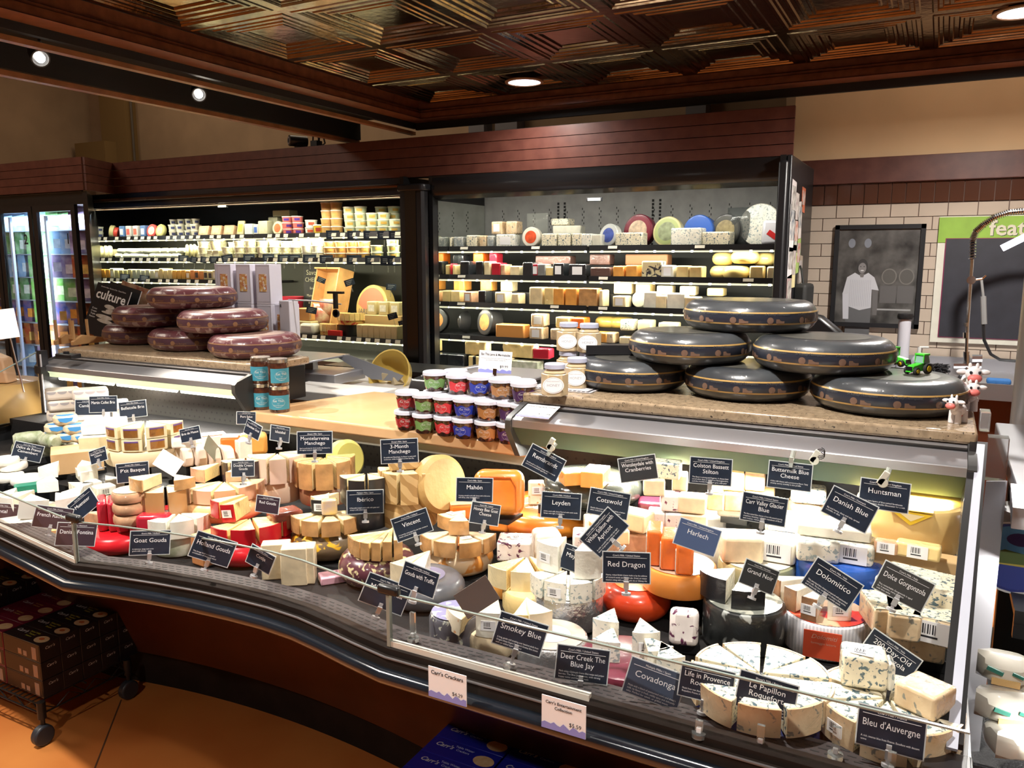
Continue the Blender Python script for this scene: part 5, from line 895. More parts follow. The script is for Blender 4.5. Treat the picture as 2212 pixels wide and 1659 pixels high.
blocks([(1192,.11,.09,BLU,'blue veined block',0),(1224,.09,.088,BLU,'blue veined block',0),(1252,.08,.088,BLU,'blue veined block',0),(1272,.075,.085,BLG,'pink white marbled block',0),(1293,.065,.08,WB,'cream block',0),(1362,.18,.088,BLU,'wide blue veined block',0),(1484,.19,.11,BLG,'large white speckled block',0),(1548,.17,.085,BLU,'wide cream speckled block',0)],4.86,1.716,'right top shelf','second group')
blocks([(1081,.085,.085,BLR,'tan speckled drum',1),(1111,.08,.085,BLR,'tan speckled drum',0)],4.88,1.806,'right top shelf','upper layer'); blocks([(935,.05,.09,BLU,'blue veined piece',0),(957,.07,.09,BLU,'blue veined piece',0),(1228,.20,.06,WB,'white wrapped slab',0)],5.0,1.80,'right top shelf','rear row'); blocks([(1215,.13,.045,BLU,'yellow speckled slab',0)],5.0,1.862,'right top shelf','top of rear pile')
for (u,zz,w,h) in((935,1.717,.3,.083),(1228,1.717,.24,.083)): x=gx(u,5.03); t=T('black_riser','low black riser behind the front cheeses on the right top shelf, %s'%('left end' if u<1000 else 'middle'),'riser',(x,5.03,zz)); P('riser',M().bb(-w/2,w/2,-.08,.08,0,h),[BLKP],t)
disc(1146,4.85,1.717,.068,.05,(.74,.70,.60),(.66,.09,.03),'round cheese with red seal in a clear bag, right top shelf',-6,0)
for k,(du_,dz) in enumerate(((0,0),)): t=T('clear_bag_top','crumpled clear bag rising behind the red sealed cheese','bag',(gx(1160,4.98),4.98,1.717)); P('film',pillow(.16,.22,.05,9),[mat('milky film',(.40,.42,.38),.15,alpha=.22,bump=1,bs=20)],t,loc=(0,0,.12))
disc(1312,4.87,1.716,.075,.05,(.60,.62,.62),(.05,.09,.38),'round cheese with blue ring print, right top shelf',-8,-18,side=(.55,.57,.55)); disc(1375,4.95,1.716,.105,.06,(.22,.02,.04),(.66,.50,.36),'maroon rimmed round cheese with a blue bird on its cream label',-8,-10,side=(.16,.01,.03)); disc(1437,4.90,1.716,.095,.06,(.42,.48,.20),(.30,.34,.20),'round cheese with green and white label on the right top shelf',-10,-8,side=(.62,.56,.28)); disc(1503,4.93,1.716,.098,.08,(.03,.12,.50),None,'blue foil wrapped round cheese behind the white speckled block',-8,-10,side=(.03,.12,.5)); disc(1562,4.93,1.716,.098,.08,(.06,.06,.05),(.30,.24,.12),'black round cheese in clear film with gold letters',-8,-12,side=(.03,.03,.03))
q=M(); text(q,'GRAND NOIR',(0,-.075,.12),.02,maxw=.1); t=T('clear_bag_top','crumpled dark clear bag beside the black round cheese','bag',(gx(1595,4.97),4.97,1.716)); P('film',pillow(.16,.24,.10,9),[mat('dark film',(.10,.11,.11),.1,alpha=.6,coat=.8,bump=1,bs=20)],t,loc=(0,0,.11))
_d=disc(1635,4.93,1.716,.125,.08,(.60,.60,.46),None,'large half round blue cheese at the right end of the top shelf',-4,-8,side=(.5,.5,.42)); [setattr(c_,'data',c_.data.copy()) or c_.data.materials.clear() or c_.data.materials.append(BLG) for c_ in _d.children]; t=T('cheese_slab','white film wrapped piece with a red diagonal label, right end of the top shelf','cheese',(gx(1662,4.86),4.86,1.716),0,rx=radians(-10)); P('cheese',M().bb(-.055,.055,-.03,.03,0,.15),[mat('bright film',(.74,.74,.80),.2,coat=.8,bump=1,bs=20)],t,bev=.02); P('red_label',M().box((.02,-.032,.05),(.09,.003,.03),0,ry=radians(35)),[mat('red flag',(.6,.02,.02),.4)],t)
U='right second shelf'
blocks([(940,.09,.075,REDF,'red coated block',0),(972,.085,.085,REDF,'red coated block',0),(990,.03,.075,YE,'yellow slice',0),(1012,.08,.10,BLW,'black filmed block',0),(1043,.06,.10,BLW,'black rinded slice',0),(1060,.05,.10,IV,'cream slice',0),(1079,.075,.09,REDF,'red coated piece',0),(1094,.04,.08,PINK,'cut pink face',0),(1119,.08,.07,IV,'cream block',0),(1159,.095,.085,REDF,'red rimmed wrapped piece',1),(1190,.085,.065,YE,'yellow block',0)],4.86,1.524,U)
blocks([(1146,.075,.095,BLW,'grey black filmed block',0),(1176,.06,.085,GREYF,'grey green block',0),(1213,.08,.09,BLW,'dark rinded block with label',1),(1252,.12,.085,BLW,'black filmed piece with label',1),(1303,.14,.065,DBR,'dark plum block',0),(1342,.075,.075,OR,'orange block',0),(1370,.08,.08,OR,'orange block',0),(1412,.13,.105,mat('zebra print block',(.70,.62,.36),.4,coat=.5,spots=((.04,.04,.05),32,.56)),'black blotched cream block',0),(1445,.08,.08,WB,'white labelled block',1),(1478,.08,.078,YE,'glossy pale half round',0),(1507,.08,.075,YE,'glossy pale half round',0)],4.85,1.523,U,'middle group')
blocks([(945,.09,.07,REDF,'red filmed piece',0),(1000,.075,.07,BLW,'black filmed piece',0),(1040,.08,.08,DO,'orange red glossy piece',0),(1072,.06,.08,REDF,'red piece',0),(1300,.14,.07,DBR,'dark brown filmed block',0),(1400,.28,.07,mat('brown carton',(.16,.07,.03),.6),'brown carton like block',0),(1200,.26,.06,DBR,'dark red brown slab',0)],4.96,1.60,U,'upper row')
for (u,w) in((1000,.7),(1260,.5),(1400,.3)): t=T('black_riser','black riser at the back of the second right shelf, under the %s'%{1000:'red pieces',1260:'dark slabs',1400:'brown carton'}[u],'riser',(gx(u,5.0),5.0,1.523)); P('riser',M().bb(-w/2,w/2,-.09,.09,0,.076),[BLKP],t)
for i,(u,y,z,r) in enumerate(((1560,4.98,1.523,.075),(1590,4.90,1.523,.083),(1562,4.98,1.603,.07),(1608,4.92,1.612,.085),(1650,5.0,1.60,.07))): seg('round_cheese','smooth pale yellow round cheese, %s at the right end of the second shelf'%('lower left','lower front','upper left','upper front','rear right')[i],u,y,z,r,.078,(.66,.50,.18),m_=mat('pale yellow wax',(.66,.50,.18),.3,coat=.5))
blocks([(1636,.08,.078,YE,'wrapped half round',0),(1670,.06,.075,IV,'pale half round',0)],4.86,1.523,U,'right end')
U='right third shelf'
blocks([(960,.10,.075,IV,'cream piece',0),(990,.08,.085,YE,'yellow block',0),(1018,.07,.08,PINK,'peach block with label',1),(1048,.06,.09,BLW,'black wax slice',0),(1088,.085,.082,IV,'ivory block with label',1),(1120,.06,.075,IV,'ivory slice',0)],4.86,1.334,U)
blocks([(1165,.10,.12,IV,'tall ivory block with a diagonal seam',0),(1192,.07,.12,YE,'tall ivory block',0),(1214,.08,.118,OR,'orange block with a diagonal seam',0),(1240,.085,.118,OR,'orange block with a diagonal seam',0),(1276,.13,.12,TAN,'wide tan block',0),(1306,.03,.11,IV,'thin ivory slice',0),(1345,.09,.075,IV,'ivory block with label',1),(1411,.09,.105,WB,'white filmed block',0),(1434,.075,.085,IV,'holey yellow block',0),(1466,.12,.10,WB,'red rimmed white block',0),(1500,.09,.08,IV,'ivory block',0),(1535,.1,.07,IV,'low ivory block',0),(1580,.1,.07,YE,'low yellow block',0),(1632,.12,.065,WB,'rightmost white block',0)],4.85,1.334,U,'middle group')
blocks([(1000,.09,.085,OR,'orange upper block',0),(1056,.09,.085,OR,'orange upper block',0),(1100,.09,.07,IV,'ivory upper block',0),(1350,.12,.09,IV,'ivory upper block with label',1),(1395,.1,.07,YE,'yellow rear block',0),(1440,.1,.06,IV,'rear block',0),(1490,.1,.06,IV,'rear block',0),(1550,.1,.05,YE,'rear yellow wedge like block',0)],4.97,1.415,U,'upper row')
t=T('black_riser','long black riser at the back of the third right shelf','riser',(-1.9,5.0,1.334)); P('riser',M().bb(-1.05,1.0,-.08,.08,0,.079),[BLKP],t)
disc(1381,4.85,1.334,.052,.07,(.66,.64,.50),None,'round ivory log end on the third right shelf',0,-10)
U='right fourth shelf'
disc(1046,4.92,1.102,.095,.10,(.03,.03,.03),(.50,.20,.06),'black half round cheese with orange round label, fourth right shelf',-6,-25,side=(.02,.02,.02)); disc(978,4.95,1.102,.09,.10,(.03,.03,.03),(.45,.20,.08),'black half round cheese nearest the pillar, fourth right shelf',-6,-25,side=(.02,.02,.02))
blocks([(940,.10,.08,OR,'orange piece',0),(1108,.22,.095,mat('orange drum',(.66,.30,.08),.4,coat=.4),'large smooth orange drum',0),(1165,.10,.085,BLR,'clear bagged piece with label',1),(1210,.09,.08,BLR,'clear bagged piece',0),(1250,.19,.075,YE,'wide yellow block',0),(1305,.10,.07,OR,'orange brown piece',0),(1325,.06,.07,BLR,'speckled wedge like piece',0),(1365,.12,.05,IV,'low ivory block',0),(1420,.08,.06,IV,'ivory block',0)],4.86,1.102,U)
blocks([(1168,.10,.085,BLR,'clear bagged upper piece with label',1),(1222,.10,.07,YE,'pale orange upper wedge',0),(1255,.10,.07,DO,'bright orange upper wedge',0),(1362,.09,.07,BLU,'speckled ivory upper block',0),(1400,.09,.07,IV,'ivory upper block',0),(1450,.12,.06,IV,'ivory upper block',0)],4.88,1.19,U,'upper layer')
for i,(u,z) in enumerate(((1315,.08),(1330,.0),(1345,.08))): seg('round_cheese','mottled golden round, %s in the stack at the back of the fourth right shelf'%od(i),u,5.05,1.102+z,.085,.078,(.50,.34,.08))
t=T('black_riser','black riser at the back of the fourth right shelf','riser',(-1.75,4.90+.12,1.102)); P('riser',M().bb(-.75,.6,-.05,.1,0,.086),[BLKP],t)
U='right lowest deck'
blocks([(945,.12,.09,YE,'yellow rounded block with red end',0),(1015,.03,.09,YE,'thin yellow slice',0),(1035,.14,.10,YE,'rounded yellow half',0),(1110,.12,.10,YE,'rounded yellow half',0),(1140,.13,.09,YE,'red rimmed yellow piece',0),(1175,.12,.07,REDF,'red coated piece',0)],4.84,.975,U,'upper layer')
blocks([(940,.14,.09,GGRN,'pale green half round',0),(990,.14,.09,BLW,'black filmed piece',0),(1040,.10,.09,BLW,'black filmed piece',0),(1030,.09,.09,YE,'yellow piece',0),(1095,.12,.09,IV,'ivory piece',0),(1140,.2,.08,GGRN,'dark green round',0)],4.80,.882,U)
t=seg('round_cheese','brown and yellow printed round above the red rimmed piece, lowest deck',1125,5.0,.98,.13,.09,(.2,.1,.04),m_=YPR); P('riser',M().bb(-.14,.14,-.1,.1,-.1,0),[BLKP],t)
# ---------------- cheeses in the service case ----------------
T1,T2,T3=.801,.881,.971
def rw(u,v,z,w):
    f=onz(u,v,z); tf=dep(f); r=w*tf/(2*F-w); a=away(f); return f.x+a.x*r,f.y+a.y*r,r
BARS=M(); BARS.bb(-.016,.016,-.011,.011,0,.0008,0)
for k in range(7): BARS.bb(-.010+k*.0022,-.010+k*.0022+(.0013 if k%2 else .0007),-.002,.008,.0008,.0010,1)
BARS.bb(-.010,.006,-.006,-.004,.0008,.0010,1); STME=BARS.mesh('price_sticker',[PAPW,INK])
def stick(par,loc,rot=(0,0,0),s=1):
    o=put('price_sticker',STME,par,loc=loc,rot=rot); o.scale=(s,s,1); return o
def rnd(label,u,v,z,w,h,side,top=None,flatp=True,tilt=0,name='round_cheese',cx=None,inner=None,extra=None):
    x,y,r=rw(u,v,z,w) if cx is None else cx
    t=T(name,label,'cheese',(x,y,z),face((x,y)),rx=radians(tilt))
    e=min(.012,h*.3); pr=[(0,0),(r-e,0),(r-e*.3,e*.3),(r,e),(r,h-e),(r-e*.3,h-e*.3),(r-e,h),(0,h)] if flatp else wheelprof(r,h,5)
    P('body',M().lathe(pr,48),[side],t)
    if top: P('top_face',M().lathe([(r*.9 if flatp else r*.62,h+.0004),(0,h+.0006)],40),[top],t)
    if inner: P('label_disc',M().lathe([(r*.5,h+.001),(0,h+.0012)],36),[inner],t)
    return x,y,z+h,r
def sector(r0,r,a,n=6):
    q=[(r*cos(radians(-a/2+a*i/n)),r*sin(radians(-a/2+a*i/n))) for i in range(n+1)]
    return ([(0,0)] if r0<=0 else [(r0*cos(radians(a/2-a*i/n)),r0*sin(radians(a/2-a*i/n))) for i in range(n+1)])+q
def wedge(label,x,y,z,ang,r,a,h,paste,rind,top=None,st=None,group=None,rx=0,ry=0,name='cheese_wedge',off=0):
    t=T(name,label,'cheese',(x+cos(ang)*off,y+sin(ang)*off,z),ang,group,rx=radians(rx),ry=radians(ry))
    P('paste',M().prism(sector(0,r-.004,a),0,h),[paste],t,bev=.0025); P('rind',M().prism(sector(r-.0042,r,a),0,h),[rind],t)
    if top: P('top_rind',M().prism(sector(0,r*.985,a*.97),h,h+.0012),[top],t)
    if st=='top': stick(t,(r*.60,0,h+.0014),(0,0,pi/2),.9)
    if st=='rind': stick(t,(r+.0012,0,h*.5),(0,pi/2,pi/2) if False else (pi/2,0,pi/2),min(1,h/.03))
    return t
def vdir(x,y): return atan2(-y,-x)
def fan(desc,c,h,a0,a1,n,paste,rind,top=None,gap=3,rs=1.0,stk=(),jit=.004,r0=.006):
    """wedges laid round a centre; angles in degrees from the side facing the viewer, positive to the viewer's right"""
    x,y,z,r=c; b=vdir(x,y); d=(a1-a0)/n
    for i in range(n):
        a=b+radians(a0+(i+.5)*d); wedge('%s, %s from left'%(desc,od(i)),x,y,z,a,r*rs,d-gap,h*random.uniform(.95,1.03),paste,rind,top,'rind' if i in stk else ('top' if -i-1 in stk else None),desc,off=r0+random.uniform(0,jit))
def blk(label,u,v,z,w,d,h,m,yaw=0,st=None,bev=.006,rx=0,ry=0,top=None,front=None,name='cheese_block',sx=None):
    f=onz(u,v,z); W=w*dep(f)/F if sx is None else sx; a=away(f); t=T(name,label,'cheese',(f.x+a.x*d/2,f.y+a.y*d/2,z),face(f)+radians(yaw),rx=radians(rx),ry=radians(ry))
    P('paste',M().bb(-W/2,W/2,-d/2,d/2,0,h),[m],t,bev=min(bev,W*.2,h*.2),bseg=3)
    if top: P('top_rind',M().bb(-W/2+.002,W/2-.002,-d/2+.002,d/2-.002,h-.001,h+.0012),[top],t)
    if front: P('rind',M().bb(-W/2+.001,W/2-.001,-d/2-.0012,-d/2+.001,.002,h-.002),[front],t)
    if st=='front': stick(t,(0,-d/2-(.0014 if front else .0008),h*.5),(pi/2,0,0),min(W/.036,h/.026))
    if st=='top': stick(t,(0,0,h+.0008),(0,0,.3),min(1.2,W/.036))
    return f.x+a.x*d/2,f.y+a.y*d/2,z+h
# ---- right half, front tier
c=rnd('grey waxed wheel with a maroon printed side under the narrow yellow slices',817,1284,T1,165,.085,VPR,GREYW,False)
x,y,z,r=c; b=vdir(x,y)
tipx,tipy=x-sin(b)*.05*-1*0+cos(b)*-.03+ .045*cos(b+pi/2),y-.03*sin(b)+.045*sin(b+pi/2)
for i in range(7): wedge('long narrow tan rinded slice on the grey wheel, %s from left'%od(i),tipx,tipy,z,b+radians(-74+i*13),.135-.004*abs(i-3),10.5,.040+.002*i,YE if i%2 else IV,TAN,None,None,'narrow slices on the grey wheel')
c=rnd('dark grey green waxed wheel with a lilac centre under the large ivory wedge',920,1332,T1,172,.065,DGR,None,False,inner=mat('lilac disc',(.22,.20,.30),.4))
x,y,z,r=c; b=vdir(x,y)
for i in range(2): wedge('large ivory wedge on the dark grey green wheel, %s of two'%('left','right')[i],x-.01,y+.04,z,b+radians(-42+24*i),.125,21,.05,PW if i else IV,CREAM,None,None,'ivory wedges on the dark wheel')
c=rnd('small wheel with a dark blue flower printed wrap beside the glass corner',985,1424,T1,112,.085,NPR,mat('lilac printed top',(.20,.19,.33),.4,coat=.6,spots=((.5,.5,.5),60,.55)),True)
c=rnd('pale ivory round lying under the loose ivory wedges behind the front glass',1062,1432,T1,104,.055,CREAM,None,True); x,y,z,r=c; b=vdir(x,y)
wedge('ivory wedge with orange specked rind leaning left over the printed wheel',x-.035,y-.0,z+.01,b+radians(-50),.075,40,.040,IV,APR,None,None,rx=-12); wedge('upright ivory wedge with a long white label, behind the glass',x-.01,y+.045,z,b+radians(-12),.095,34,.055,IV,PW,None,'rind'); wedge('pale ivory wedge right of the labelled one behind the glass',x+.045,y+.075,z,b+radians(20),.09,34,.05,PW,CREAM)
wedge('pale yellow wedge lying behind the labelled ivory wedge',x+.03,y+.11,z-.01,b+radians(0),.10,40,.045,IV,YE)
c=rnd('golden round under the yellow wedges, between the printed wheel and white wedges',1150,1345,T1,130,.06,YE,None,True); x,y,z,r=c; b=vdir(x,y)
fan('golden yellow wedge in the pile right of the orange printed wheel',(x-.045,y+.06,z,.105),.05,-60,50,3,YE,IV,stk=(2,)); wedge('upright ivory wedge with a long white label on the golden pile',x-.01,y+.06,z+.052,b+radians(40),.085,26,.05,IV,CREAM,None,'rind',rx=12)
rnd('orange round lying at the bottom of the golden pile',1095,1300,T1,80,.05,OR)
# blue veined white stack on foil
c=rnd('tall foil wrapped wheel under the white blue veined wedges',1226,1378,T1,150,.085,FOIL,BLG); x,y,z,r=c
fan('white marbled wedge in the ring on the foil wheel',c,.045,-80,80,4,BLG,BLG,stk=(1,)); z2=z+.048; b=vdir(x,y)
wedge('labelled white wedge on top of the foil wheel pile, left',x-.02,y+.035,z2,b+radians(-40),.078,50,.064,PW,WHT,None,'rind'); wedge('white film wrapped wedge on top of the foil wheel pile, right',x+.03,y+.02,z2,b+radians(8),.070,52,.066,PW,WHT)
c=rnd('low foil wheel with a blue ringed paper top behind the front glass',1192,1462,T1,158,.055,FOIL,mat('beige printed top',(.50,.44,.36),.4,coat=.6,var=.2),inner=mat('pale blue ring',(.50,.52,.60),.4,coat=.5))
# white and pale blocks behind
blk('white marbled block with a barcode label, behind the white wedges',1262,1225,T2-.02,52,.07,.085,CRAN,0,'top'); blk('tall white rounded piece left of the apricot specked block',1180,1235,T2-.03,60,.07,.10,PW,12,None,.015); blk('pink specked white piece with a barcode beside the orange red wheel',1118,1215,T2-.03,85,.08,.055,CRAN,-5,'top')
blk('apricot specked tall block behind the tilted name card',1308,1240,T1+.03,62,.06,.11,APR,-8,None); blk('apricot specked block with a label, standing behind',1285,1195,T2,50,.06,.09,APR,5,'front')
for i,(u,v,w) in enumerate(((1262,1260,60),(1180,1290,70),(1118,1262,80),(1300,1262,60))): 
    f=onz(u,v,T1)
# red wax wheel and orange wheel
c=rnd('red waxed wheel under the red and orange pile in the middle front',1372,1358,T1,150,.078,mat('deep red wax',(.50,.025,.008),.3,coat=.5,bump=.3,bs=8,c2=(.62,.06,.01),vs=6),mat('orange waxy top',(.66,.20,.06),.35,coat=.5),False)
c=rnd('orange waxed wheel overlapping the red waxed wheel',1466,1302,T1+.079,158,.062,mat('orange wax',(.78,.27,.05),.3,coat=.5,bump=.2,bs=8),mat('orange wax label',(.55,.35,.25),.4,coat=.5,var=.3),True,inner=mat('orange wax label centre',(.70,.60,.50),.4,coat=.5)); x,y,z,r=c
rnd('dark waxed wheel hidden under the orange waxed wheel',1480,1330,T1,120,.076,BLKP,None,True)
for i,(dx_,ww) in enumerate(((-.044,.036),(-.006,.038),(.034,.040))):
    t=T('cheese_slab','bright orange film wrapped slab standing on the orange wheel, %s from left'%od(i),'cheese',(x-.014+dx_,y-.012-.01*i,z+.0015),face((x,y)),'bright orange slabs'); P('paste',M().bb(-ww/2,ww/2-.001,-.045,.038,0,.084-.006*i),[DO],t,bev=.006,bseg=3); P('pale_edge',M().bb(-ww/2-.0015,-ww/2+.001,-.04,.03,.006,.070-.008*i),[PW],t)
# plum foil wheel with blue wedges
c=rnd('dark plum foil wheel behind the front glass, under blue veined wedges',1345,1520,T1,205,.05,PLUM,None,True); x,y,z,r=c; b=vdir(x,y)
for i,(dx_,dy_,a_,st,h) in enumerate(((-.055,.09,-14,None,.055),(-.035,.03,-10,None,.042),(.012,.06,10,'rind',.06),(.035,.01,30,None,.05),(.075,.0,15,None,.05))):
    wedge('blue veined wedge on the plum foil wheel, %s'%('back left','front left','the labelled one at the back','middle, standing on its tip','front right')[i],x+dx_,y+dy_,z+.0005,b+radians(a_),.075,44,h,BLU,BLG,None,st)
blk('square white slab with dark cranberry spots standing in the middle',1476,1400,T1+.03,62,.035,.078,CRAN,0,None,.012,rx=-8); blk('low black riser under the spotted square slab',1476,1415,T1,66,.06,.03,BLKP,0,name='riser')
# black marbled wheel
c=rnd('large black marbled wheel under the black rinded pieces',1602,1424,T1,172,.098,MARB,mat('grey speckled top',(.20,.21,.18),.3,coat=.8,bump=.7,bs=30,spots=((.5,.5,.42),35,.55)),True); x,y,z,r=c; b=vdir(x,y)
wedge('white topped black rinded piece on the black marbled wheel, left',x-.03,y+.035,z+.001,b+radians(-38),.085,52,.055,PW,BLK,None,None,'black rinded pieces'); wedge('white topped black rinded piece on the black marbled wheel, right',x-.015,y+.02,z+.001,b+radians(14),.085,50,.042,PW,BLK,None,None,'black rinded pieces')
# roquefort ring
q=onz(1645,1452,.915); c=(q.x,q.y,T1,.118)
rnd('navy foil wheel behind the front glass, under the ring of blue veined wedges',0,0,T1,0,.062,NFOIL,None,True,cx=(q.x,q.y,.112))
fan('blue veined wedge at the front of the navy foil ring',(q.x,q.y,T1+.064,.116),.050,-95,95,5,BLU,BLR,stk=()); fan('blue veined wedge at the back of the navy foil ring',(q.x,q.y,T1+.064,.112),.050,-265,-97,4,BLU,BLR)
# silver foil wheel with red top
c=rnd('silver foil wheel with a red and straw coloured top',1776,1432,T1,180,.080,mat('silver white foil',(.55,.56,.60),.25,coat=.8,bump=1,bs=40,wave=((.75,.75,.78),45,'X',.5,2)),mat('straw top with red',(.66,.45,.28),.4,coat=.7,spots=((.62,.05,.02),14,.52)),True); x,y,z,r=c; b=vdir(x,y)
t=T('paper_tag','orange red paper tag on the side of the silver foil wheel','tag',(x+cos(b)*(r+.006),y+sin(b)*(r+.006),T1+.012),b+pi/2); P('sheet',M().bb(-.040,.035,-.001,.001,0,.06),[mat('tag orange red',(.62,.08,.03),.5,var=.1)],t); q_=M(); text(q_,'Dolomiti',(0,-.0015,.048),.014,0,shear=.3); text(q_,'formaggio latteria',(0,-.0015,.034),.007,0); put('lettering',flat(q_,'l',[mat('faded print',(.55,.35,.28),.6)]),t)
for i in range(3): wedge('brown rinded slice on the silver foil wheel, %s from left'%od(i),x-.03+.012*i,y+.055-.02*i,z+.0012,b+radians(-62+22*i),.095,20,.050,PW,BRN,None,'rind' if i==2 else None,'brown rinded slices')
t=wedge('white labelled slice in front on the silver foil wheel',x+.0,y+.03,z+.0012,b+radians(18),.085,34,.045,PW,PW,None,'rind')
# right front: blue cheese pile
q=onz(1915,1535,.89); cx_=(q.x,q.y+.012,.105); rnd('foil covered wheel at the right end behind the glass, under the blue veined pile',0,0,T1,0,.050,mat('dark printed foil',(.10,.10,.09),.3,coat=.8,bump=1,bs=40,spots=((.45,.30,.05),25,.62)),None,True,cx=cx_)
fan('blue veined wedge in the ring at the right front end',(cx_[0],cx_[1],T1+.052,.108),.055,-100,100,5,BLU,BLR,stk=(1,)); fan('blue veined wedge behind in the ring at the right front end',(cx_[0],cx_[1],T1+.052,.104),.055,-262,-102,4,BLU,BLR)
t=T('cheese_block','tall blue veined block with a barcode on top, on the right front pile','cheese',(cx_[0]-.042,cx_[1]+.03,T1+.110),face((cx_[0],cx_[1]))+.15); P('paste',M().bb(-.038,.036,-.03,.03,0,.060),[BLU],t,bev=.008,bseg=3); P('crumbled_side',M().bb(.034,.048,-.024,.022,0,.05),[BLG],t,bev=.01); stick(t,(-.006,-.012,.0608),(0,0,-.2),1.2)
t=T('cheese_block','tan rinded block with a side label, far right on the front pile','cheese',(cx_[0]+.055,cx_[1]-.01,T1+.110),face((cx_[0],cx_[1]))-.5); P('paste',M().bb(-.035,.035,-.035,.035,0,.042),[BLR],t,bev=.006,bseg=3); stick(t,(-.0358,0,.021),(pi/2,0,-pi/2),1.1)
# gorgonzola pile
t=T('clear_tray','clear plastic tray under the brown crusted blocks at the right end','tray',onz(1965,1432,T1+.0)+Vector((.0,.07,0))); P('tray',M().bb(-.085,.085,-.06,.07,0,.004).bb(-.087,-.085,-.06,.07,0,.03).bb(.085,.087,-.06,.07,0,.03),[mat('clear tray',(.85,.88,.86),.1,tr=.85)],t)
k=0
for (u,v,w,zz,yw,lab) in((1925,1420,62,.005,6,'lower left'),(1995,1430,72,.005,4,'lower right'),(1898,1370,60,.062,20,'upper far left, end on'),(1945,1385,66,.062,6,'upper middle'),(2015,1395,80,.062,-6,'upper right, with a white label')):
    blk('tan crusted blue veined block in the clear tray pile, %s'%lab,u,v+ (0),T1+zz+.03,w,.10,.054,BLR,yw,'front' if 'label' in lab else None,.006,top=BLU)
blk('black riser under the clear tray',1960,1440,T1,150,.12,.029,BLKP,0,name='riser',bev=.002)
blk('very large pale slab with a sliced face above the crusted blocks',1985,1322,T2+.045,165,.12,.055,BLU,-12,None,.008,front=None); blk('foil wrapped slab under the very large pale slab',1990,1330,T2,160,.12,.044,FOIL,-12,None,.01)
# blue foil wheel etc (second tier)
c=rnd('bright blue foil wheel behind the tilted card, right of the centre',1803,1318,T2-.02,182,.095,BFOIL,None,True); x,y,z,r=c
blk('wide blue speckled white block on the blue foil wheel, left',1762,1216,z,88,.09,.05,BLG,6,None,.008); blk('white block with a large barcode label on the blue foil wheel, right',1843,1222,z,84,.09,.05,BLG,-4,'front',.01); blk('white creamy block at the top back of the blue foil wheel pile',1800,1165,z+.052,150,.09,.028,PW,0,None,.008)
c=rnd('gold and green foil wheel under ivory blocks, behind the black marbled wheel',1630,1298,T2-.02,162,.07,mat('gold green foil',(.42,.36,.16),.25,coat=.8,bump=1,bs=40,c2=(.24,.29,.20),vs=8),PW,True); x,y,z,r=c
blk('wide ivory block on the gold green foil wheel, left',1598,1218,z+.001,88,.08,.062,CREAM,10,None,.008); blk('white block with price print on the gold green foil wheel, right',1680,1218,z+.001,80,.08,.055,PW,-8,'front',.008)
blk('white block behind the gold green foil wheel, left',1530,1160,T2,70,.08,.06,PW,4,None,.01); blk('white soft round piece behind the middle cards',1590,1120,T3-.01,80,.08,.045,PW,0,None,.012,top=WHT); blk('white crumbly drum behind the ivory blocks',1690,1155,T2+.05,75,.07,.05,BLG,0,None,.01)
rnd('white film covered drum beside the bright orange slabs',1535,1240,T2-.03,90,.09,mat('milky film drum',(.66,.66,.60),.25,coat=.8,bump=1,bs=30),PW,True)
# stilton blocks, third tier
blk('plum waxed wheel piece at the left of the cranberry specked stack',1408,1128,T3-.04,62,.07,.055,PLUM,0,None,.02)
for i,(u,v,w,zz,m_,l) in enumerate(((1418,1142,38,0,CRAN,'bottom left'),(1455,1145,40,0,CRAN,'bottom second'),(1497,1148,58,0,CREAM,'bottom right'),(1448,1106,44,.045,CRAN,'middle left'),(1495,1110,60,.045,CREAM,'middle right, large and pale'),(1412,1072,46,.085,CREAM,'upper left'),(1468,1062,34,.085,CREAM,'upper right, small'),(1440,1036,60,.125,BLU,'topmost, yellow and speckled'))):
    blk('pale specked block in the stack beside the dark wheel, %s'%l,u,v,T2+.06+zz*1.05,w,.055,.044,m_,(-4,5,2,6,-3,3,0,-8)[i],None,.005)
for i,(u,v,w,zz,l) in enumerate(((1545,1104,36,.0,'lower left'),(1585,1106,46,.0,'lower middle'),(1640,1104,60,.0,'lower right, behind'),(1582,1062,46,.052,'upper left'),(1630,1062,42,.052,'upper right'))):
    blk('brown crusted veined block in the stack behind the middle cards, %s'%l,u,v,T3+.01+zz,w,.07,.05,mat('crusted brown rind',(.50,.28,.12),.5,coat=.6,bump=.9,bs=40,c2=(.66,.50,.32),vs=30),(0,3,-3,2,-2)[i],None,.005,top=YE)
c=rnd('cream crusted drum right of the middle cards, under the uppermost white card',1742,1150,T3-.04,85,.075,BLR,BLU,True); blk('tan specked half round block on the cream crusted drum',1745,1090,c[2]+.001,72,.07,.04,BLU,0,None,.012)
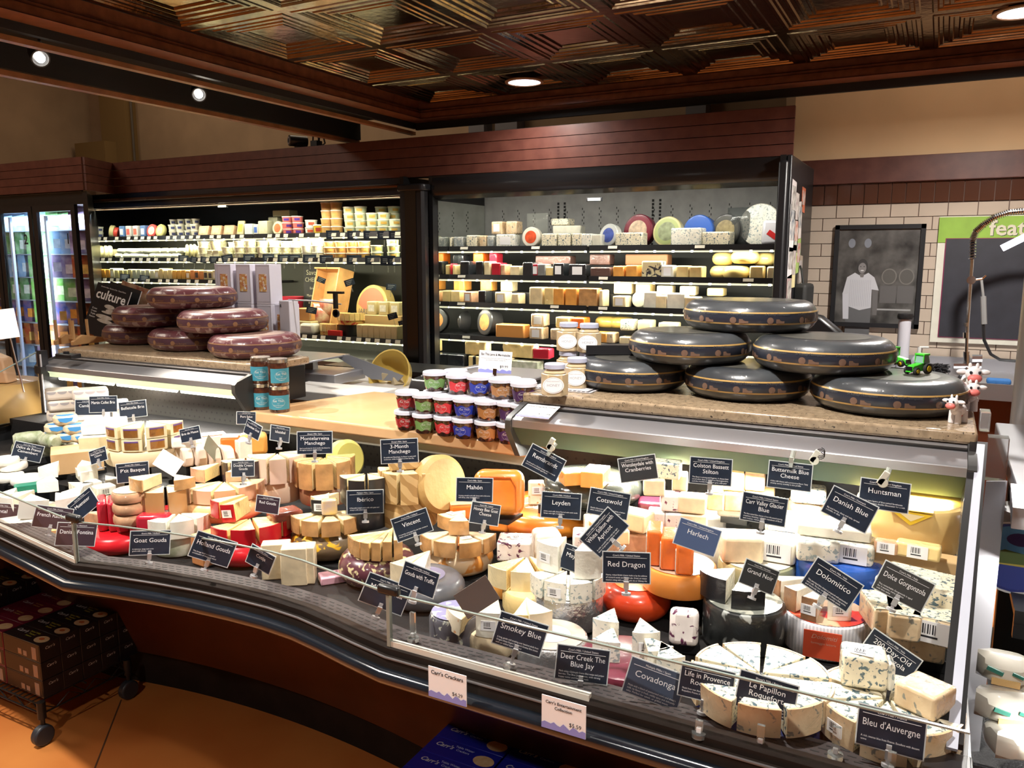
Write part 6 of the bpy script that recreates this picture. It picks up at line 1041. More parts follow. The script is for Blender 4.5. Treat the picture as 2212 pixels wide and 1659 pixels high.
# large pale yellow wheel
c=rnd('very large glossy pale yellow wheel with a yellow triangle label, at the right back',1960,1203,T3,214,.110,mat('pale yellow glossy rind',(.74,.47,.16),.25,coat=.7,bump=.4,bs=10,c2=(.80,.58,.24),vs=5),mat('olive yellow top',(.26,.17,.025),.4,coat=.4,var=.2),True); x,y,z,r=c; b=vdir(x,y)
t=T('triangular_label','yellow triangular paper label folded over the rim of the large pale yellow wheel','label',(x+cos(b)*(r+.003),y+sin(b)*(r+.003),z),b+pi/2); P('label',M().add([(-.045,-.001,0),(.045,-.001,-.004),(.0,-.001,-.034),(-.045,.001,0),(.045,.001,-.004),(.0,.001,-.034)],[(0,2,1),(3,4,5),(0,3,5,2),(1,2,5,4),(0,1,4,3)]).bb(-.045,.045,-.002,.03,.0,.002),[mat('label yellow',(.72,.48,.02),.5)],t); P('inner_triangle',M().add([(-.026,-.0016,-.005),(.028,-.0016,-.008),(.001,-.0016,-.024)],[(0,2,1)]),[mat('label cream',(.72,.60,.34),.5)],t)
blk('brown paper covered box under the pieces before the large yellow wheel',1955,1246,.935,225,.055,.052,mat('kraft paper',(.62,.42,.20),.6,bump=.3,bs=20),-4,None,.004,name='paper_covered_box'); blk('orange yellow piece with a wide barcode label on the brown paper',1982,1209,.9885,88,.035,.034,YE,-5,'front',.006); blk('small orange white piece with a label on the brown paper',1913,1198,.9885,48,.03,.030,PINK,-3,'front',.006)
# ---- middle, second tier
c=rnd('large orange red waxed wheel with a pictured label, centre of the counter',1182,1172,T2-.01,236,.062,mat('orange red wax',(.62,.03,.01),.3,coat=.5,c2=(.80,.30,.03),vs=4,bump=.2,bs=10),mat('golden orange top',(.74,.24,.04),.35,coat=.5,c2=(.60,.06,.02),vs=6),False,inner=mat('brown white pictured label',(.42,.22,.10),.4,spots=((.75,.7,.6),30,.5))); x,y,z,r=c; b=vdir(x,y)
t=T('cheese_slab','upright pale speckled piece with a barcode on the orange red wheel','cheese',(x-.022,y-.03,z+.002),face((x,y))+.1); P('paste',M().bb(-.024,.024,-.012,.012,0,.072),[APR],t,bev=.006); stick(t,(.002,-.0130,.045),(pi/2,0,0),1)
c=rnd('dark film wrapped wheel at the back of the counter carrying two orange pieces',1278,1112,T3-.01,214,.075,mat('dark green black film',(.05,.055,.045),.2,coat=.9,bump=.7,bs=18,spots=((.45,.34,.12),10,.66)),mat('olive film top',(.13,.13,.09),.15,coat=1,bump=.8,bs=25),False); x,y,z,r=c
blk('orange wedge like piece on the dark film wrapped wheel, left one',1234,1050,z+.004,46,.06,.036,OR,18,None,.003); blk('orange wedge like piece on the dark film wrapped wheel, right larger one',1286,1056,z+.004,50,.09,.044,OR,-14,None,.003)
blk('ivory pieces stacked below the tilted card, upper',1325,1180,T2+.05,60,.06,.04,IV,15,None); blk('ivory wedge like block behind the orange slabs',1372,1150,T2+.06,70,.06,.05,IV,-30,None); blk('tan block between the ivory pieces and the orange slabs',1365,1195,T2,80,.07,.05,PINK,0,None); blk('tan lower block right of the tilted card',1320,1215,T2-.02,60,.06,.06,TAN,0,None)
# square orange rind cheese
f=onz(1068,1118,T3); t=T('square_orange_cheese','square cushion shaped orange cheese standing on edge at the back','cheese',(f.x,f.y+.03,T3),face(f)-.1,rx=radians(-8)); P('cushion',M().bb(-.070,.065,-.035,.04,0,.12),[MAHO],t,bev=.028,bseg=5); P('crease',M().tube([(-.05,-.036,.105),(.03,-.036,.105),(.045,-.036,.08),(.047,-.036,.02)],.002),[DO],t)
blk('half orange rinded cheese with a pale cut face, in front of the square one',1035,1122,T2+.03,130,.06,.045,MAHO,6,None,.012,top=YE); blk('orange rinded corner piece beside the small tilted card',1082,1150,T2,44,.05,.055,MAHO,-20,None,.008)
c=rnd('orange and white printed wheel in clear film under the tan wedges',992,1256,T1,150,.068,HPR,mat('orange printed top',(.62,.25,.06),.3,coat=.8,bump=.5,spots=((.75,.6,.4),30,.62)),False); x,y,z,r=c; b=vdir(x,y)
fan('pinkish tan wedge in the ring on the orange printed wheel',(x,y+.0,z,.10),.042,-80,75,4,CREAM,TAN,stk=(-3,)); wedge('pinkish wedge in the upper pile on the orange printed wheel, front',x-.01,y+.03,z+.045,b+radians(-5),.085,38,.038,CREAM,TAN,None,None,'upper pinkish wedges'); wedge('pinkish wedge in the upper pile on the orange printed wheel, left rear',x-.01,y+.055,z+.045,b+radians(-50),.085,38,.036,CREAM,TAN,None,'top','upper pinkish wedges')
# braided wheel stack
c=rnd('braided pattern tan wheel under the braided pieces',886,1150,T2,122,.082,BRAID,None,True); x,y,z,r=c
fan('tall braided rind piece on the braided wheel',(x,y,z,.083),.088,-100,100,5,IV,BRAID,IV,gap=5,stk=(3,)); t=T('cheese_wedge','braided rind wedge lying across the top of the braided stack','cheese',(x+.0,y-.03,z+.092),face((x,y))+.1); P('paste',M().bb(-.04,.045,-.03,.025,0,.03),[BRAID],t,bev=.005)
c=rnd('black waxed wheel base left of the braided stack',795,1150,T2,92,.080,BLK,None,True); x,y,z,r=c; fan('black rinded white edged piece left of the braided stack',(x,y,z,.07),.075,-90,90,4,IV,BLK,IV,gap=5)
c=rnd('small dark wheel with a red printed side under the tan manchego pieces',706,1098,T2,112,.06,mat('brown red printed side',(.28,.12,.06),.4,coat=.7,bump=.6,spots=((.5,.08,.05),12,.6)),None,True); x,y,z,r=c; fan('tall tan rinded piece in the ring behind the middle left card',(x,y,z,.088),.085,-100,95,5,IV,TAN,mat('gold film top',(.55,.42,.18),.2,coat=.9,bump=1,bs=30),gap=4)
c=rnd('pinkish white smooth wheel under the pale tall pieces',604,1092,T2,104,.072,mat('pale pinkish rind',(.66,.50,.37),.45,coat=.5),None,True); x,y,z,r=c; fan('tall pale pinkish piece in the ring beside the tilted card',(x,y,z,.082),.078,-100,100,5,CREAM,mat('pale pinkish film',(.66,.50,.40),.3,coat=.9,bump=.8,bs=30),CREAM,gap=4)
c=rnd('dark brown wheel under the dark purple brown pieces',535,1075,T2+.03,74,.05,BRN,None,True); x,y,z,r=c; fan('dark purple brown film wrapped piece behind the pale ring',(x,y,z,.065),.065,-90,90,4,IV,mat('dark plum film',(.05,.03,.035),.2,coat=.9,bump=1,bs=30),IV,gap=6)
# leaning wheels at the back under the board
for u,v,tt,r,l,m1 in((962,1045,2.30,.085,'large tan wheel leaning on edge behind the braided stack',EMM),(758,990,2.60,.065,'yellow green round leaning behind the tall tan pieces',mat('yellow green rind',(.55,.50,.12),.35,coat=.6,bump=.4)),):
    p=colt(u,tt,.925 if r>.07 else .94); X=Matrix.Translation((0,0,r*.99))@Matrix.Rotation(radians(78),4,'X'); t=T('round_cheese',l,'cheese',p,face(p)+radians(38)); P('body',M().lathe([(0,-.055),(r-.012,-.055),(r,-.043),(r,-.012),(r-.012,0),(0,0)],40,0,X=X),[m1],t); 
p=colt(700,2.62,T3); 
# yellow brown printed wheel
c=rnd('dark wheel printed with yellow diamonds and animals, left of the centre',714,1222,T1,166,.082,YPR,None,False); x,y,z,r=c; b=vdir(x,y)
fan('speckled ivory wedge in the ring on the diamond printed wheel',(x,y,z,.10),.044,-80,85,5,IV,TAN,stk=()); wedge('speckled wedge with black rind and a barcode, top of the diamond printed wheel',x-.02,y+.03,z+.047,b+radians(-20),.085,36,.040,IV,BLK,None,'rind'); wedge('speckled ivory wedge pointing back on top of the diamond printed wheel',x-.0,y+.05,z+.047,b+radians(-60),.085,30,.038,IV,IV); t=T('label_packet','clear film packet with a purple and yellow label on the diamond printed wheel','packet',(x+.035,y-.035,z+.047),face((x,y))); P('packet',M().bb(-.022,.022,-.012,.012,0,.045),[mat('packet film',(.50,.40,.42),.2,coat=.9,bump=1,bs=30,c2=(.72,.5,.12),vs=25)],t,bev=.005)
# ivory upright blocks
for i,(u,v,w,dd,h,l) in enumerate(((600,1252,60,.04,.098,'left, behind the tilted card'),(640,1266,55,.05,.102,'middle'),(668,1262,32,.05,.10,'right, narrow'))): blk('tall smooth ivory block near the curved glass, %s'%l,u,v,T1,w,dd,h,CREAM,-8,None,.003)
blk('pink white parcel on the deck beside the ivory blocks',722,1262,T1,60,.05,.02,mat('pink white paper',(.66,.35,.42),.5,spots=((.8,.8,.78),12,.5)),10,None,.003,name='paper_parcel')
blk('brown smoked half loaf wrapped in film, behind the red rinded wedges',617,1148,T2,68,.07,.055,mat('smoked brown rind',(.22,.05,.03),.25,coat=.9,bump=.8,bs=25),20,None,.02)
# red waxed gouda wheel
c=rnd('glossy red waxed wheel under the red rinded yellow wedges',548,1232,T1,190,.068,REDW,None,False); x,y,z,r=c; b=vdir(x,y)
fan('red rinded yellow wedge in the ring on the red wheel',(x+.0,y,z,.108),.044,-70,85,4,YE,REDW); wedge('labelled red rinded wedge standing on the red wheel, right',x-.03,y+.03,z+.046,b+radians(-38),.10,26,.050,YE,REDW,None,'rind','upper red rinded wedges',rx=8); wedge('red rinded wedge standing on the red wheel, left',x-.06,y+.04,z+.046,b+radians(-62),.10,26,.048,YE,REDW,None,None,'upper red rinded wedges')
blk('orange brown rinded wedge like piece at the left of the red wheel',455,1222,T1+.0,60,.06,.085,mat('orange brown rind film',(.62,.24,.08),.3,coat=.8,bump=.6),35,None,.006,top=YE)
# green wrapped wheel
c=rnd('pale green printed wheel with an orange ring under white pieces',388,1206,T1,100,.062,GGRN,mat('orange brown ring top',(.55,.24,.08),.4,coat=.5),True); x,y,z,r=c; b=vdir(x,y)
fan('white piece on the pale green printed wheel',(x-.005,y+.01,z,.085),.050,-65,75,3,PW,PW,stk=())
# red block and wheel
c=rnd('bright red waxed wheel at the left behind the glass joint, under the red segments',262,1204,T1,142,.055,REDW,None,False); x,y,z,r=c; b=vdir(x,y)
for i,(dx_,w,a_) in enumerate(((-.055,.028,0),(-.024,.028,0),(.012,.036,-8),(.055,.03,-14))): t=T('cheese_slab','tall red rinded slab standing on the red wheel, %s from left'%od(i),'cheese',(x+dx_,y-.01+.012*i,z+.0005),face((x,y))+radians(a_),'tall red rinded slabs'); P('paste',M().bb(-w/2,w/2,-.05,.05,0,.088),[REDF],t,bev=.008); P('cut_edge',M().bb(w/2-.001,w/2+.0014,-.044,.044,.006,.082),[IV],t)
stick(t,(.0166,-.01,.05),(pi/2,0,pi/2),1.2)
blk('glossy red rinded wedge lying right of the red slabs',338,1150,T2-.01,70,.06,.05,REDF,-20,None,.015)
# small round stack, tan stack, peach wheel
for k in range(3): c=rnd('small flat tan round in the stack of three, %s'%('lowest','middle','top')[k],287,1140,T2+.034*k,74-2*k,.033,PINK,CREAM,True,cx=None if k==0 else (c[0],c[1],c[3]))
c=rnd('red wax disc under the tan film wrapped stack',362,1132,T2,96,.02,REDW,None,True); x,y,z,r=c; fan('tan film wrapped tall piece left of the peach wheel',(x,y,z,.075),.078,-95,95,4,CREAM,mat('caramel film',(.50,.26,.10),.25,coat=.9,bump=.9,bs=25),CREAM,gap=5); wedge('tan wedge with a pale top lying across the caramel pieces',x-.01,y-.0,z+.082,vdir(x,y)+radians(-60),.09,46,.035,IV,TAN,None,None); wedge('pale topped tan wedge next to the one across the caramel pieces',x+.02,y+.02,z+.082,vdir(x,y)+radians(20),.08,46,.03,CREAM,TAN)
c=rnd('peach waxed wheel with orange lettered side, left of the dark grey ring',490,1136,T2-.01,184,.062,PCH,mat('peach top',(.80,.50,.26),.4,coat=.5),False); x,y,z,r=c; b=vdir(x,y); fan('peach rinded wedge in the ring on the peach wheel',(x,y,z,.112),.042,-85,85,5,IV,mat('pink peach rind',(.72,.42,.25),.35,coat=.8,bump=.6)); wedge('peach rinded wedge lying on the ring, left',x-.05,y+.03,z+.044,b+radians(-50),.09,40,.04,YE,PINK); wedge('peach rinded wedge lying on the ring, rear',x+.0,y+.06,z+.044,b+radians(-10),.08,40,.03,IV,PINK)
q_=M(); text(q_,'Mild Gouda',(0,0,0),.024,0); 
q_.v=[((r+.001)*cos(-pi/2-.3+v_[0]/r),(r+.001)*sin(-pi/2-.3+v_[0]/r),.032+v_[2]) for v_ in q_.v]; o=T('wax_print','brown lettering printed round the side of the peach waxed wheel','label',(x,y,T2-.01),face((x,y))); put('lettering',flat(q_,'l',[mat('brown lettering',(.35,.12,.03),.5)]),o)
# floury loaf segments and orange pieces at the back
for i in range(4):
    p=colt(398+i*30,2.66,T3); t=T('cheese_slice','floury rounded slice at the left back, %s from left'%od(i),'cheese',p,face(p)+.3,'floury slices'); P('slice',M().prism([(-.05,0),(.05,0),(.055,.03),(.04,.058),(0,.068),(-.04,.058),(-.055,.03)],-.017,.017,0,X=Matrix.Rotation(pi/2,4,'Z')@Matrix.Rotation(pi/2,4,'X')),[mat('floury rind',(.70,.58,.46),.6,coat=.5,var=.2)],t,bev=.006)
blk('cream base slab under the floury slices',442,1022,T2+.02,130,.10,.045,CREAM,8,None,.006)
blk('white wedge with an orange rind at the back under the board end',462,975,T3+.02,52,.06,.055,PW,10,None,.006,top=DO); blk('yellow and orange piece standing next to the white wedge',500,990,T3+.02,38,.06,.07,DO,-10,None,.01,top=YE); blk('orange round behind the tilted dark cards',548,985,T3,60,.06,.075,OR,0,None,.02); blk('low orange base under the yellow and orange piece',495,1004,T3-.0,75,.07,.019,OR,0,None,.004); blk('pale wedge between the orange pieces at the back',524,992,T3+.02,30,.06,.062,PW,25,None,.004)
# ---- left end
WB_=mat('wooden box',(.60,.36,.17),.5,c2=(.70,.46,.24),vs=8)
c=rnd('pale round wooden box under the gold windowed cartons',322,1012,T3,165,.055,mat('pale wooden drum',(.74,.60,.38),.5),mat('pale drum top',(.8,.72,.56),.5),True); x,y,z,r=c
blk('brown wooden crate at the left back under the blue labelled cheeses',170,1022,T2+.02,100,.14,.075,WB_,0,None,.002,name='wooden_crate')
GOLD=mat('gold foil',(.62,.36,.07),.2,m=.6,bump=1,bs=35,c2=(.35,.16,.05),vs=12); GOLE=mat('violet edge',(.14,.08,.25),.4)
for k in range(2):
    for i in range(4):
        b=vdir(x,y)+radians(-58+36*i); t=T('gold_windowed_carton','cream wedge carton with a gold foil window, %s layer, %s from left'%(('lower','upper')[k],od(i)),'carton',(x+.012*cos(b),y+.012*sin(b),z+.0015+.041*k),b,'gold windowed cartons'); P('carton',M().prism(sector(0,.115,33),0,.039),[mat('cream carton',(.80,.70,.45),.4)],t,bev=.001)
        P('foil_window',M().prism(sector(.1155,.1165,22),.007,.030),[GOLD],t); P('violet_strip',M().prism(sector(.1160,.1172,22),.030,.035),[GOLE],t)
for i,(dz,sx_) in enumerate(((0,1),(.042,.9))): blk('bright white brie slab left of the gold windowed cartons, %s'%('lower','upper')[i],228,968-30*i,z+.0015+dz,92*sx_,.10,.040,WHT,-10,None,.004,front=IV if i==0 else None)
BLB=mat('blue paper label',(.05,.28,.66),.4)
for k,(du_,zz) in enumerate(((0,0),(30,0),(62,0),(8,.033),(48,.033),(28,.066))):
    px_=118+du_; f=onz(px_,957,T2+.096); a_=away(f); t=T('small_blue_label_cheese','small film wrapped cheese with a blue half moon label, %s in the pile'%('bottom left','bottom middle','bottom right','second layer left','second layer right','top')[k],'cheese',(f.x+a_.x*.05,f.y+a_.y*.05,T2+.096+zz),face(f),'blue labelled cheeses')
    P('cheese',M().lathe([(0,0),(.036,0),(.042,.008),(.042,.024),(.036,.032),(0,.032)],28),[CREAM],t); P('label',M().lathe([(.0425,.010),(.0425,.022),(.037,.0325),(.02,.0327)],28) if False else M().prism([(-.026,.0),(-.02,-.012),(0,-.018),(.02,-.012),(.026,0)],0,.0012,0,X=Matrix.Translation((0,-.0418,.026))@Matrix.Rotation(pi/2,4,'X')).prism([(.030*cos(pi+pi*j/10),.032*sin(pi+pi*j/10)) for j in range(11)],.032,.0328),[BLB],t)
# squat scalloped cheeses
SCW=mat('pinkish white soft cheese',(.72,.63,.54),.6,coat=.3,bump=.3,bs=20)
for (u,w,l) in((140,66,'left'),(200,70,'right')):
    for k in range(3):
        f=onz(u,912,T3); t_=dep(f); a_=away(f); W=w*t_/F; t=T('scalloped_soft_cheese','squat pinkish white cheese with scalloped front, %s stack, %s'%(l,('lowest','middle','topmost')[k]),'cheese',(f.x+a_.x*.05+(.01 if k==1 else 0),f.y+a_.y*.05,T3+.046*k+.001),face(f),'scalloped soft cheeses'); P('cheese',M().bb(-W/2,W/2,-.045,.045,0,.044),[SCW],t,bev=.012,bseg=3)
        q_=M()
        for j in(-1,0,1): q_.prism([(j*W*.31+W*.14*cos(pi+pi*i/8),.036+.012*sin(pi+pi*i/8)) for i in range(9)],.0448,.0456,0,X=Matrix.Rotation(pi/2,4,'X'))
        P('grey_half_moons',q_,[mat('grey lilac label',(.42,.38,.38),.5)],t)
blk('small beige soft cheese right of the scalloped stacks',262,885,T3+.045,30,.05,.04,SCW,0,None,.008); blk('red tray under the right scalloped stack',215,920,T3-.0,110,.02,.012,mat('red tray edge',(.5,.02,.08),.4),0,None,.002,name='red_tray'); blk('beige base below the small beige soft cheese',262,905,T3,34,.05,.044,SCW,0,None,.006)
# ash logs, camemberts and white wedges
for i,(u,v,zz) in enumerate(((20,992,0),(62,985,0),(100,992,0),(128,995,0),(40,968,.045),(85,972,.045))):
    f=onz(u,v,T2+.03+zz); t=T('leaf_wrapped_cheese','%s leaf wrapped green and white log, in the heap at the far left, %s'%(('round','long','round','pale','upper','upper')[i],('first','second','third','fourth','upper left','upper right')[i]),'cheese',(f.x,f.y+.04,f.z),face(f)+.4*i,'leaf wrapped cheeses'); P('log',M().lathe([(0,-.05),(.018,-.05),(.026,-.04),(.028,0),(.026,.04),(.018,.05),(0,.05)],18,0,X=Matrix.Translation((0,0,.027))@Matrix.Rotation(pi/2,4,'Y' if i%2 else 'X')),[GRN],t)
blk('black tray under the leaf wrapped heap at the far left',75,1005,T2,170,.14,.028,BLKM,0,None,.003,name='black_tray')
for i,(u,v,zz,w) in enumerate(((20,1045,0,60),(62,1052,0,66),(28,1020,.028,58),(15,1008,.05,50))): rnd('flat white paper wrapped camembert, %s in the far left stack'%('bottom left','bottom right','middle','top')[i],u,v,T2+zz,w,.026,WHT,None,True,name='soft_round_cheese')
for i,(u,v,zz,a_,l) in enumerate(((115,1062,.03,-10,'large bright one on the green box'),(165,1045,.03,30,'behind the large bright one'),(200,1065,.0,0,'nearest the front'),(150,1078,.0,40,'front left'),(185,1085,.0,-30,'front middle'),(230,1062,.0,20,'right'),(180,1028,.05,10,'top rear'),(130,1030,.055,-25,'top left'))):
    f=onz(u,v,T2+zz); a0=away(f); wedge('bright white soft wedge in the white heap, %s'%l,f.x+a0.x*.08,f.y+a0.y*.08,T2+zz+.001,vdir(f.x,f.y)+radians(a_),.085,42,.034,PW,WHT,WHT,None,'white soft wedges')
blk('dark green box with a gold end under the white wedges',62,1066,T2,52,.04,.028,mat('green box',(.0,.20,.12),.3,coat=.5),0,None,.002,name='green_box')
blk('cream wrapped block with a barcode at the end of the white heap',226,1078,T2,40,.05,.04,PW,20,'front',.004)
blk('green and orange printed leaflet on the shelf under the white wedges',170,1092,T2,160,.04,.003,mat('leaflet',(.50,.62,.20),.5,spots=((.75,.45,.25),14,.55)),0,None,.001,name='leaflet')
for i,(u,v,w,l) in enumerate(((268,1008,36,'left'),(300,1004,50,'middle'),(345,1008,44,'right'),(385,1000,50,'far right'))): blk('white rinded chunk on the shelf below the gold windowed cartons, %s'%l,u,v,T3-.03,w,.05,.034,WHT,8*i,None,.01)
for i,(u,v,w,l) in enumerate(((300,975,40,'upper'),(398,960,50,'upper, by the leaning card'))): blk('white grey rinded piece on the round wooden box, %s'%l,u,v+8,T3+.06 if i else T3+.004,w,.04,.03,WHT,0,None,.01)
blk('cream low tray of pieces behind the floury slices',410,985,T3+.0,90,.08,.045,CREAM,0,None,.004)
# front left: crinkled white wheel, wedges
c=rnd('white crinkled paper wrapped wheel at the left behind the glass',70,1165,T1,150,.06,mat('crinkled white paper',(.72,.70,.62),.4,coat=.5,bump=1,bs=18),None,True); x,y,z,r=c; b=vdir(x,y)
for i,(dx_,dy_,a_,p_,rr) in enumerate(((-.10,.03,-30,PW,CREAM),(-.03,.04,-60,mat('orange labelled white',(.80,.74,.60),.4,coat=.6,spots=((.80,.45,.04),9,.6)),WHT),(.0,.0,5,PW,mat('milky wrap',(.72,.72,.66),.25,coat=.8,bump=1,bs=30)),(.06,.05,20,PW,WHT))): wedge('large pale wedge on the crinkled white wheel, %s from left'%od(i),x+dx_,y+dy_,z+.001,b+radians(a_),.10,46,.055,p_,rr,None,None,rx=(6,0,-8,0)[i])
for i,(u,v,a_) in enumerate(((135,1178,-10),(158,1182,20),(185,1172,50))): f=onz(u,v,T1); a0=away(f); wedge('peach coloured wedge left of the red slabs, %s of three'%od(i),f.x+a0.x*.08,f.y+a0.y*.08,T1+.0,b+radians(a_),.085,34,.05+.012*i,OR if i==0 else PINK,PCH)
wedge('pale peach wedge leaning behind the red slabs',c[0]+.28,c[1]+.05,T1+.0,b+radians(10),.09,40,.11,CREAM,PCH)
# neighbour at the far left: big aged wheel
p=Vector((-3.76,2.05,.86)); t=T('large_aged_wheel','very large brown yellow aged cheese drum beyond the left end glass','cheese',p); P('body',M().lathe([(0,0),(.19,0),(.205,.03),(.215,.12),(.205,.21),(.19,.235),(0,.235)],48),[mat('aged rind',(.42,.25,.08),.45,coat=.3,c2=(.50,.31,.11),vs=4,bump=.2)],t)
for i,(dx_,dy_,a_) in enumerate(((-.09,-.02,-.3),(.07,.0,.4))): 
    t=T('cheese_chunk','peach coloured film wrapped chunk on the very large aged drum, %s'%('left','right')[i],'cheese',(p.x+dx_,p.y+dy_,1.0965),a_); P('paste',M().prism([(-.06,0),(.06,0),(.045,.11),(-.02,.135),(-.05,.09)],-.035,.035,0,X=Matrix.Rotation(pi/2,4,'X')),[mat('peach chunk',(.62,.38,.22),.3,coat=.8,bump=.8)],t,bev=.008); P('paper_label',M().bb(-.03,.01,-.0362,-.0352,.03,.08),[PAPW],t) 
t=T('side_case','plain dark neighbouring case carrying the very large aged drum','display case',(-3.9,2.0,0)); P('body',M().bb(-.42,.40,-.5,.45,0,.84),[BLKP],t); P('top',M().bb(-.42,.40,-.5,.45,.84,.859),[mat('pale wood top',(.6,.45,.28),.5)],t)
p=att(16,702,3.0); t=T('blank_white_sign','blank white card on a thin stand at the left border','sign',p,face(p),ry=radians(-6)); P('card',M().bb(-.06,.032,-.001,.001,-.05,.06),[PAPW],t); P('stand',M().tube([(.0,0,-.05),(.005,.0,-.26)],.003),[CHR],t)
# ---------------- name cards ----------------
def card(u,v,w,title,head,loc,roll=0,yaw=0,t=None,clip='bot',pitch=-12,body=3,ww=.09,base=NAVY,hr=.64,dimm=False,stem=.022,bodytext=None):
    t=t or ww*F/w; p=att(u,v,t)
    if p.y<1.30 and p.x>-2: k_=1.30/p.y; t*=k_; ww*=k_; p=att(u,v,t); p.z=max(p.z,.893)
    T_=T('name_card','dark blue name card '+loc,'sign',p); 
    T_.rotation_mode='QUATERNION'; T_.rotation_quaternion=(Matrix.Rotation(face(p)+radians(yaw),3,'Z')@Matrix.Rotation(radians(pitch),3,'X')@Matrix.Rotation(radians(roll),3,'Y')).to_quaternion()
    W,H=ww,ww*hr; P('sleeve',M().bb(-W/2-.002,W/2+.002,0,.0012,-H/2-.002,H/2+.002),[SLV],T_); P('card',M().bb(-W/2,W/2,-.0005,0,-H/2,H/2),[base],T_)
    q=M(); text(q,head,(0,-.0008,H*.40),H*.085); q.bb(-W*.44,W*.44,-.0009,-.0006,H*.325,H*.335); L=title.split('\n'); fs=H*(.26 if len(L)==1 else .23); y=H*(.10 if len(L)==1 else .19)
    for s in L: text(q,s,(0,-.0008,y),fs,maxw=W*.86); y-=fs*.95
    if bodytext:
        for j,s in enumerate(bodytext): text(q,s,(-W*.44,-.0008,-H*.26-j*H*.085),H*.075,align='LEFT',maxw=W*.88)
    put('lettering',flat(q,'lettering',[LET]),T_)
    if clip!='none':
        m_=M(); s=-1 if clip=='bot' else 1; m_.bb(-.004,.004,-.004,.003,s*H/2-.010,s*H/2+.010); m_.box((.0,-.004,s*(H/2+.005)),(.010,.003,.016),0,rx=.3)
        if clip=='bot': m_.bb(-.003,.003,-.002,.002,-H/2-stem,-H/2-.004); m_.cyl((0,0,-H/2-stem),.009,.005,0,14)
        else: m_.tube([(0,0,H/2+.006),(.004,0,H/2+.028)],.005)
        P('clip',m_,[mat('silver clip',(.45,.45,.46),.3,m=.3) if clip=='bot' else mat('clear clip',(.8,.85,.8),.1,tr=.5)],T_)
CM,GMK,SMK="Cow's Milk / United States","Goat's Milk / Holland","Sheep's Milk / France"
card(1175,1000,84,'Rembrandt',"Cow's Milk / Holland",'tilted in a clear clip above the dark film wrapped wheel',27,t=1.95,clip='top',bodytext=['Rembrandt is a Dutch cheese with a smooth','paste and a wonderful aged flavor'])
card(1212,1092,82,'Leyden',"Cow's Milk / Holland",'standing on the large orange red wheel',3,bodytext=["A firm cow's milk cheese flavored with cumin seeds.",'Great with light, fruity wine'],t=1.86)
card(1025,1058,70,'Mahón',"Cow's Milk / Spain",'in front of the square orange cheese',2,bodytext=["A young, smooth cow's milk cheese with a full aroma",'and sharp, salty, buttery flavor'],t=2.02)
card(1048,1110,56,'Honey Bee Goat\nCheese',"Goat's Milk / Holland",'small and tilted between the pinkish wedges and the orange corner piece',16,yaw=25,ww=0.078,t=2.0)
card(890,1134,74,'Vincent',"Cow's Milk / Holland",'tilted upward behind the narrow yellow slices',-17,t=2.0,bodytext=['A crunchy, semi-aged Gouda that creates a','sweet, savory flavor'])
card(863,974,76,'3-Month\nManchego',"Sheep's Milk / Spain",'above the braided stack',-1,t=2.0,bodytext=['A traditional Manchego, its flavor is zesty and','exuberant, while its texture is firm but dry'])
card(680,956,71,'Montelarreina\nManchego',"Sheep's Milk / Spain",'above the tall tan rinded pieces',2,t=2.15,bodytext=['Aged to perfection for 10-12 months, this cheese has','the typical texture of a Manchego'])
card(789,1084,60,'Ibérico',"Multiple Milks / Spain",'in front of the black rinded pieces',1,t=2.05,bodytext=["A flavorful mixed cow's milk with goat and"," sheep's milk cheese"])
card(605,937,42,'Idiazabal',"Sheep's Milk / Spain",'tilted on the pale pinkish ring',18,yaw=40,ww=0.066,t=2.32); card(546,928,34,'Drunken Goat',"Goat's Milk / Spain",'narrow and turned away, left of the pale ring',16,yaw=-48,ww=0.066,t=2.42); card(525,1012,42,'Double Cream\nGouda',"Cow's Milk / Holland",'tilted behind the peach wheel',10,yaw=30,ww=0.066,t=2.2)
card(532,903,40,'Port Salut',"Cow's Milk / France",'dim and half hidden under the maple board end',8,yaw=20,ww=0.066,t=2.85,clip='none'); card(411,938,50,'Brie de Meaux',"Cow's Milk / France",'leaning right of the gold windowed cartons',-13,yaw=-25,ww=0.066,t=2.62)
card(287,884,60,'Belletoile Brie',"Cow's Milk / France",'above the gold windowed cartons',-4,yaw=-10,t=2.92,pitch=-15); card(223,873,60,'Martin Collet Brie',"Cow's Milk / France",'bright with glare, in front of the right scalloped stack',3,t=2.95); card(192,880,40,'Cambozola',"Cow's Milk / Germany",'half hidden behind the bright one at the scalloped stack',4,t=3.05,clip='none')
card(60,976,64,'Délice de France\nCamembert',"Cow's Milk / France",'tilted before the leaf wrapped heap',20,t=2.85); card(212,984,40,'Haute Crème Fraiche\nChèvre',"Goat's Milk / France",'turned and rising right beside the white heap',-20,yaw=-45,ww=0.066,t=2.6)
card(287,1020,66,"P'tit Basque","Sheep's Milk / France",'above the stack of three small tan rounds',0,t=2.5); card(115,1118,62,'French Raclette',"Cow's Milk / France",'behind the left glass, overlapped by its neighbour',17,t=2.25,base=mat('maroon card',(.035,.018,.028),.5)); card(166,1154,74,'Danish Fontina',"Cow's Milk / Denmark",'behind the left glass at the glass joint',12,t=2.12,base=mat('maroon card',(.035,.018,.028),.5)); card(2,1108,60,'Fontal',"Cow's Milk / Italy",'cut by the left border of the picture',14,t=2.45,base=mat('maroon card',(.035,.018,.028),.5))
card(180,1090,34,'Muenster',"Cow's Milk / France",'turned away behind the peach wedges',-40,yaw=-40,t=2.35,clip='none')
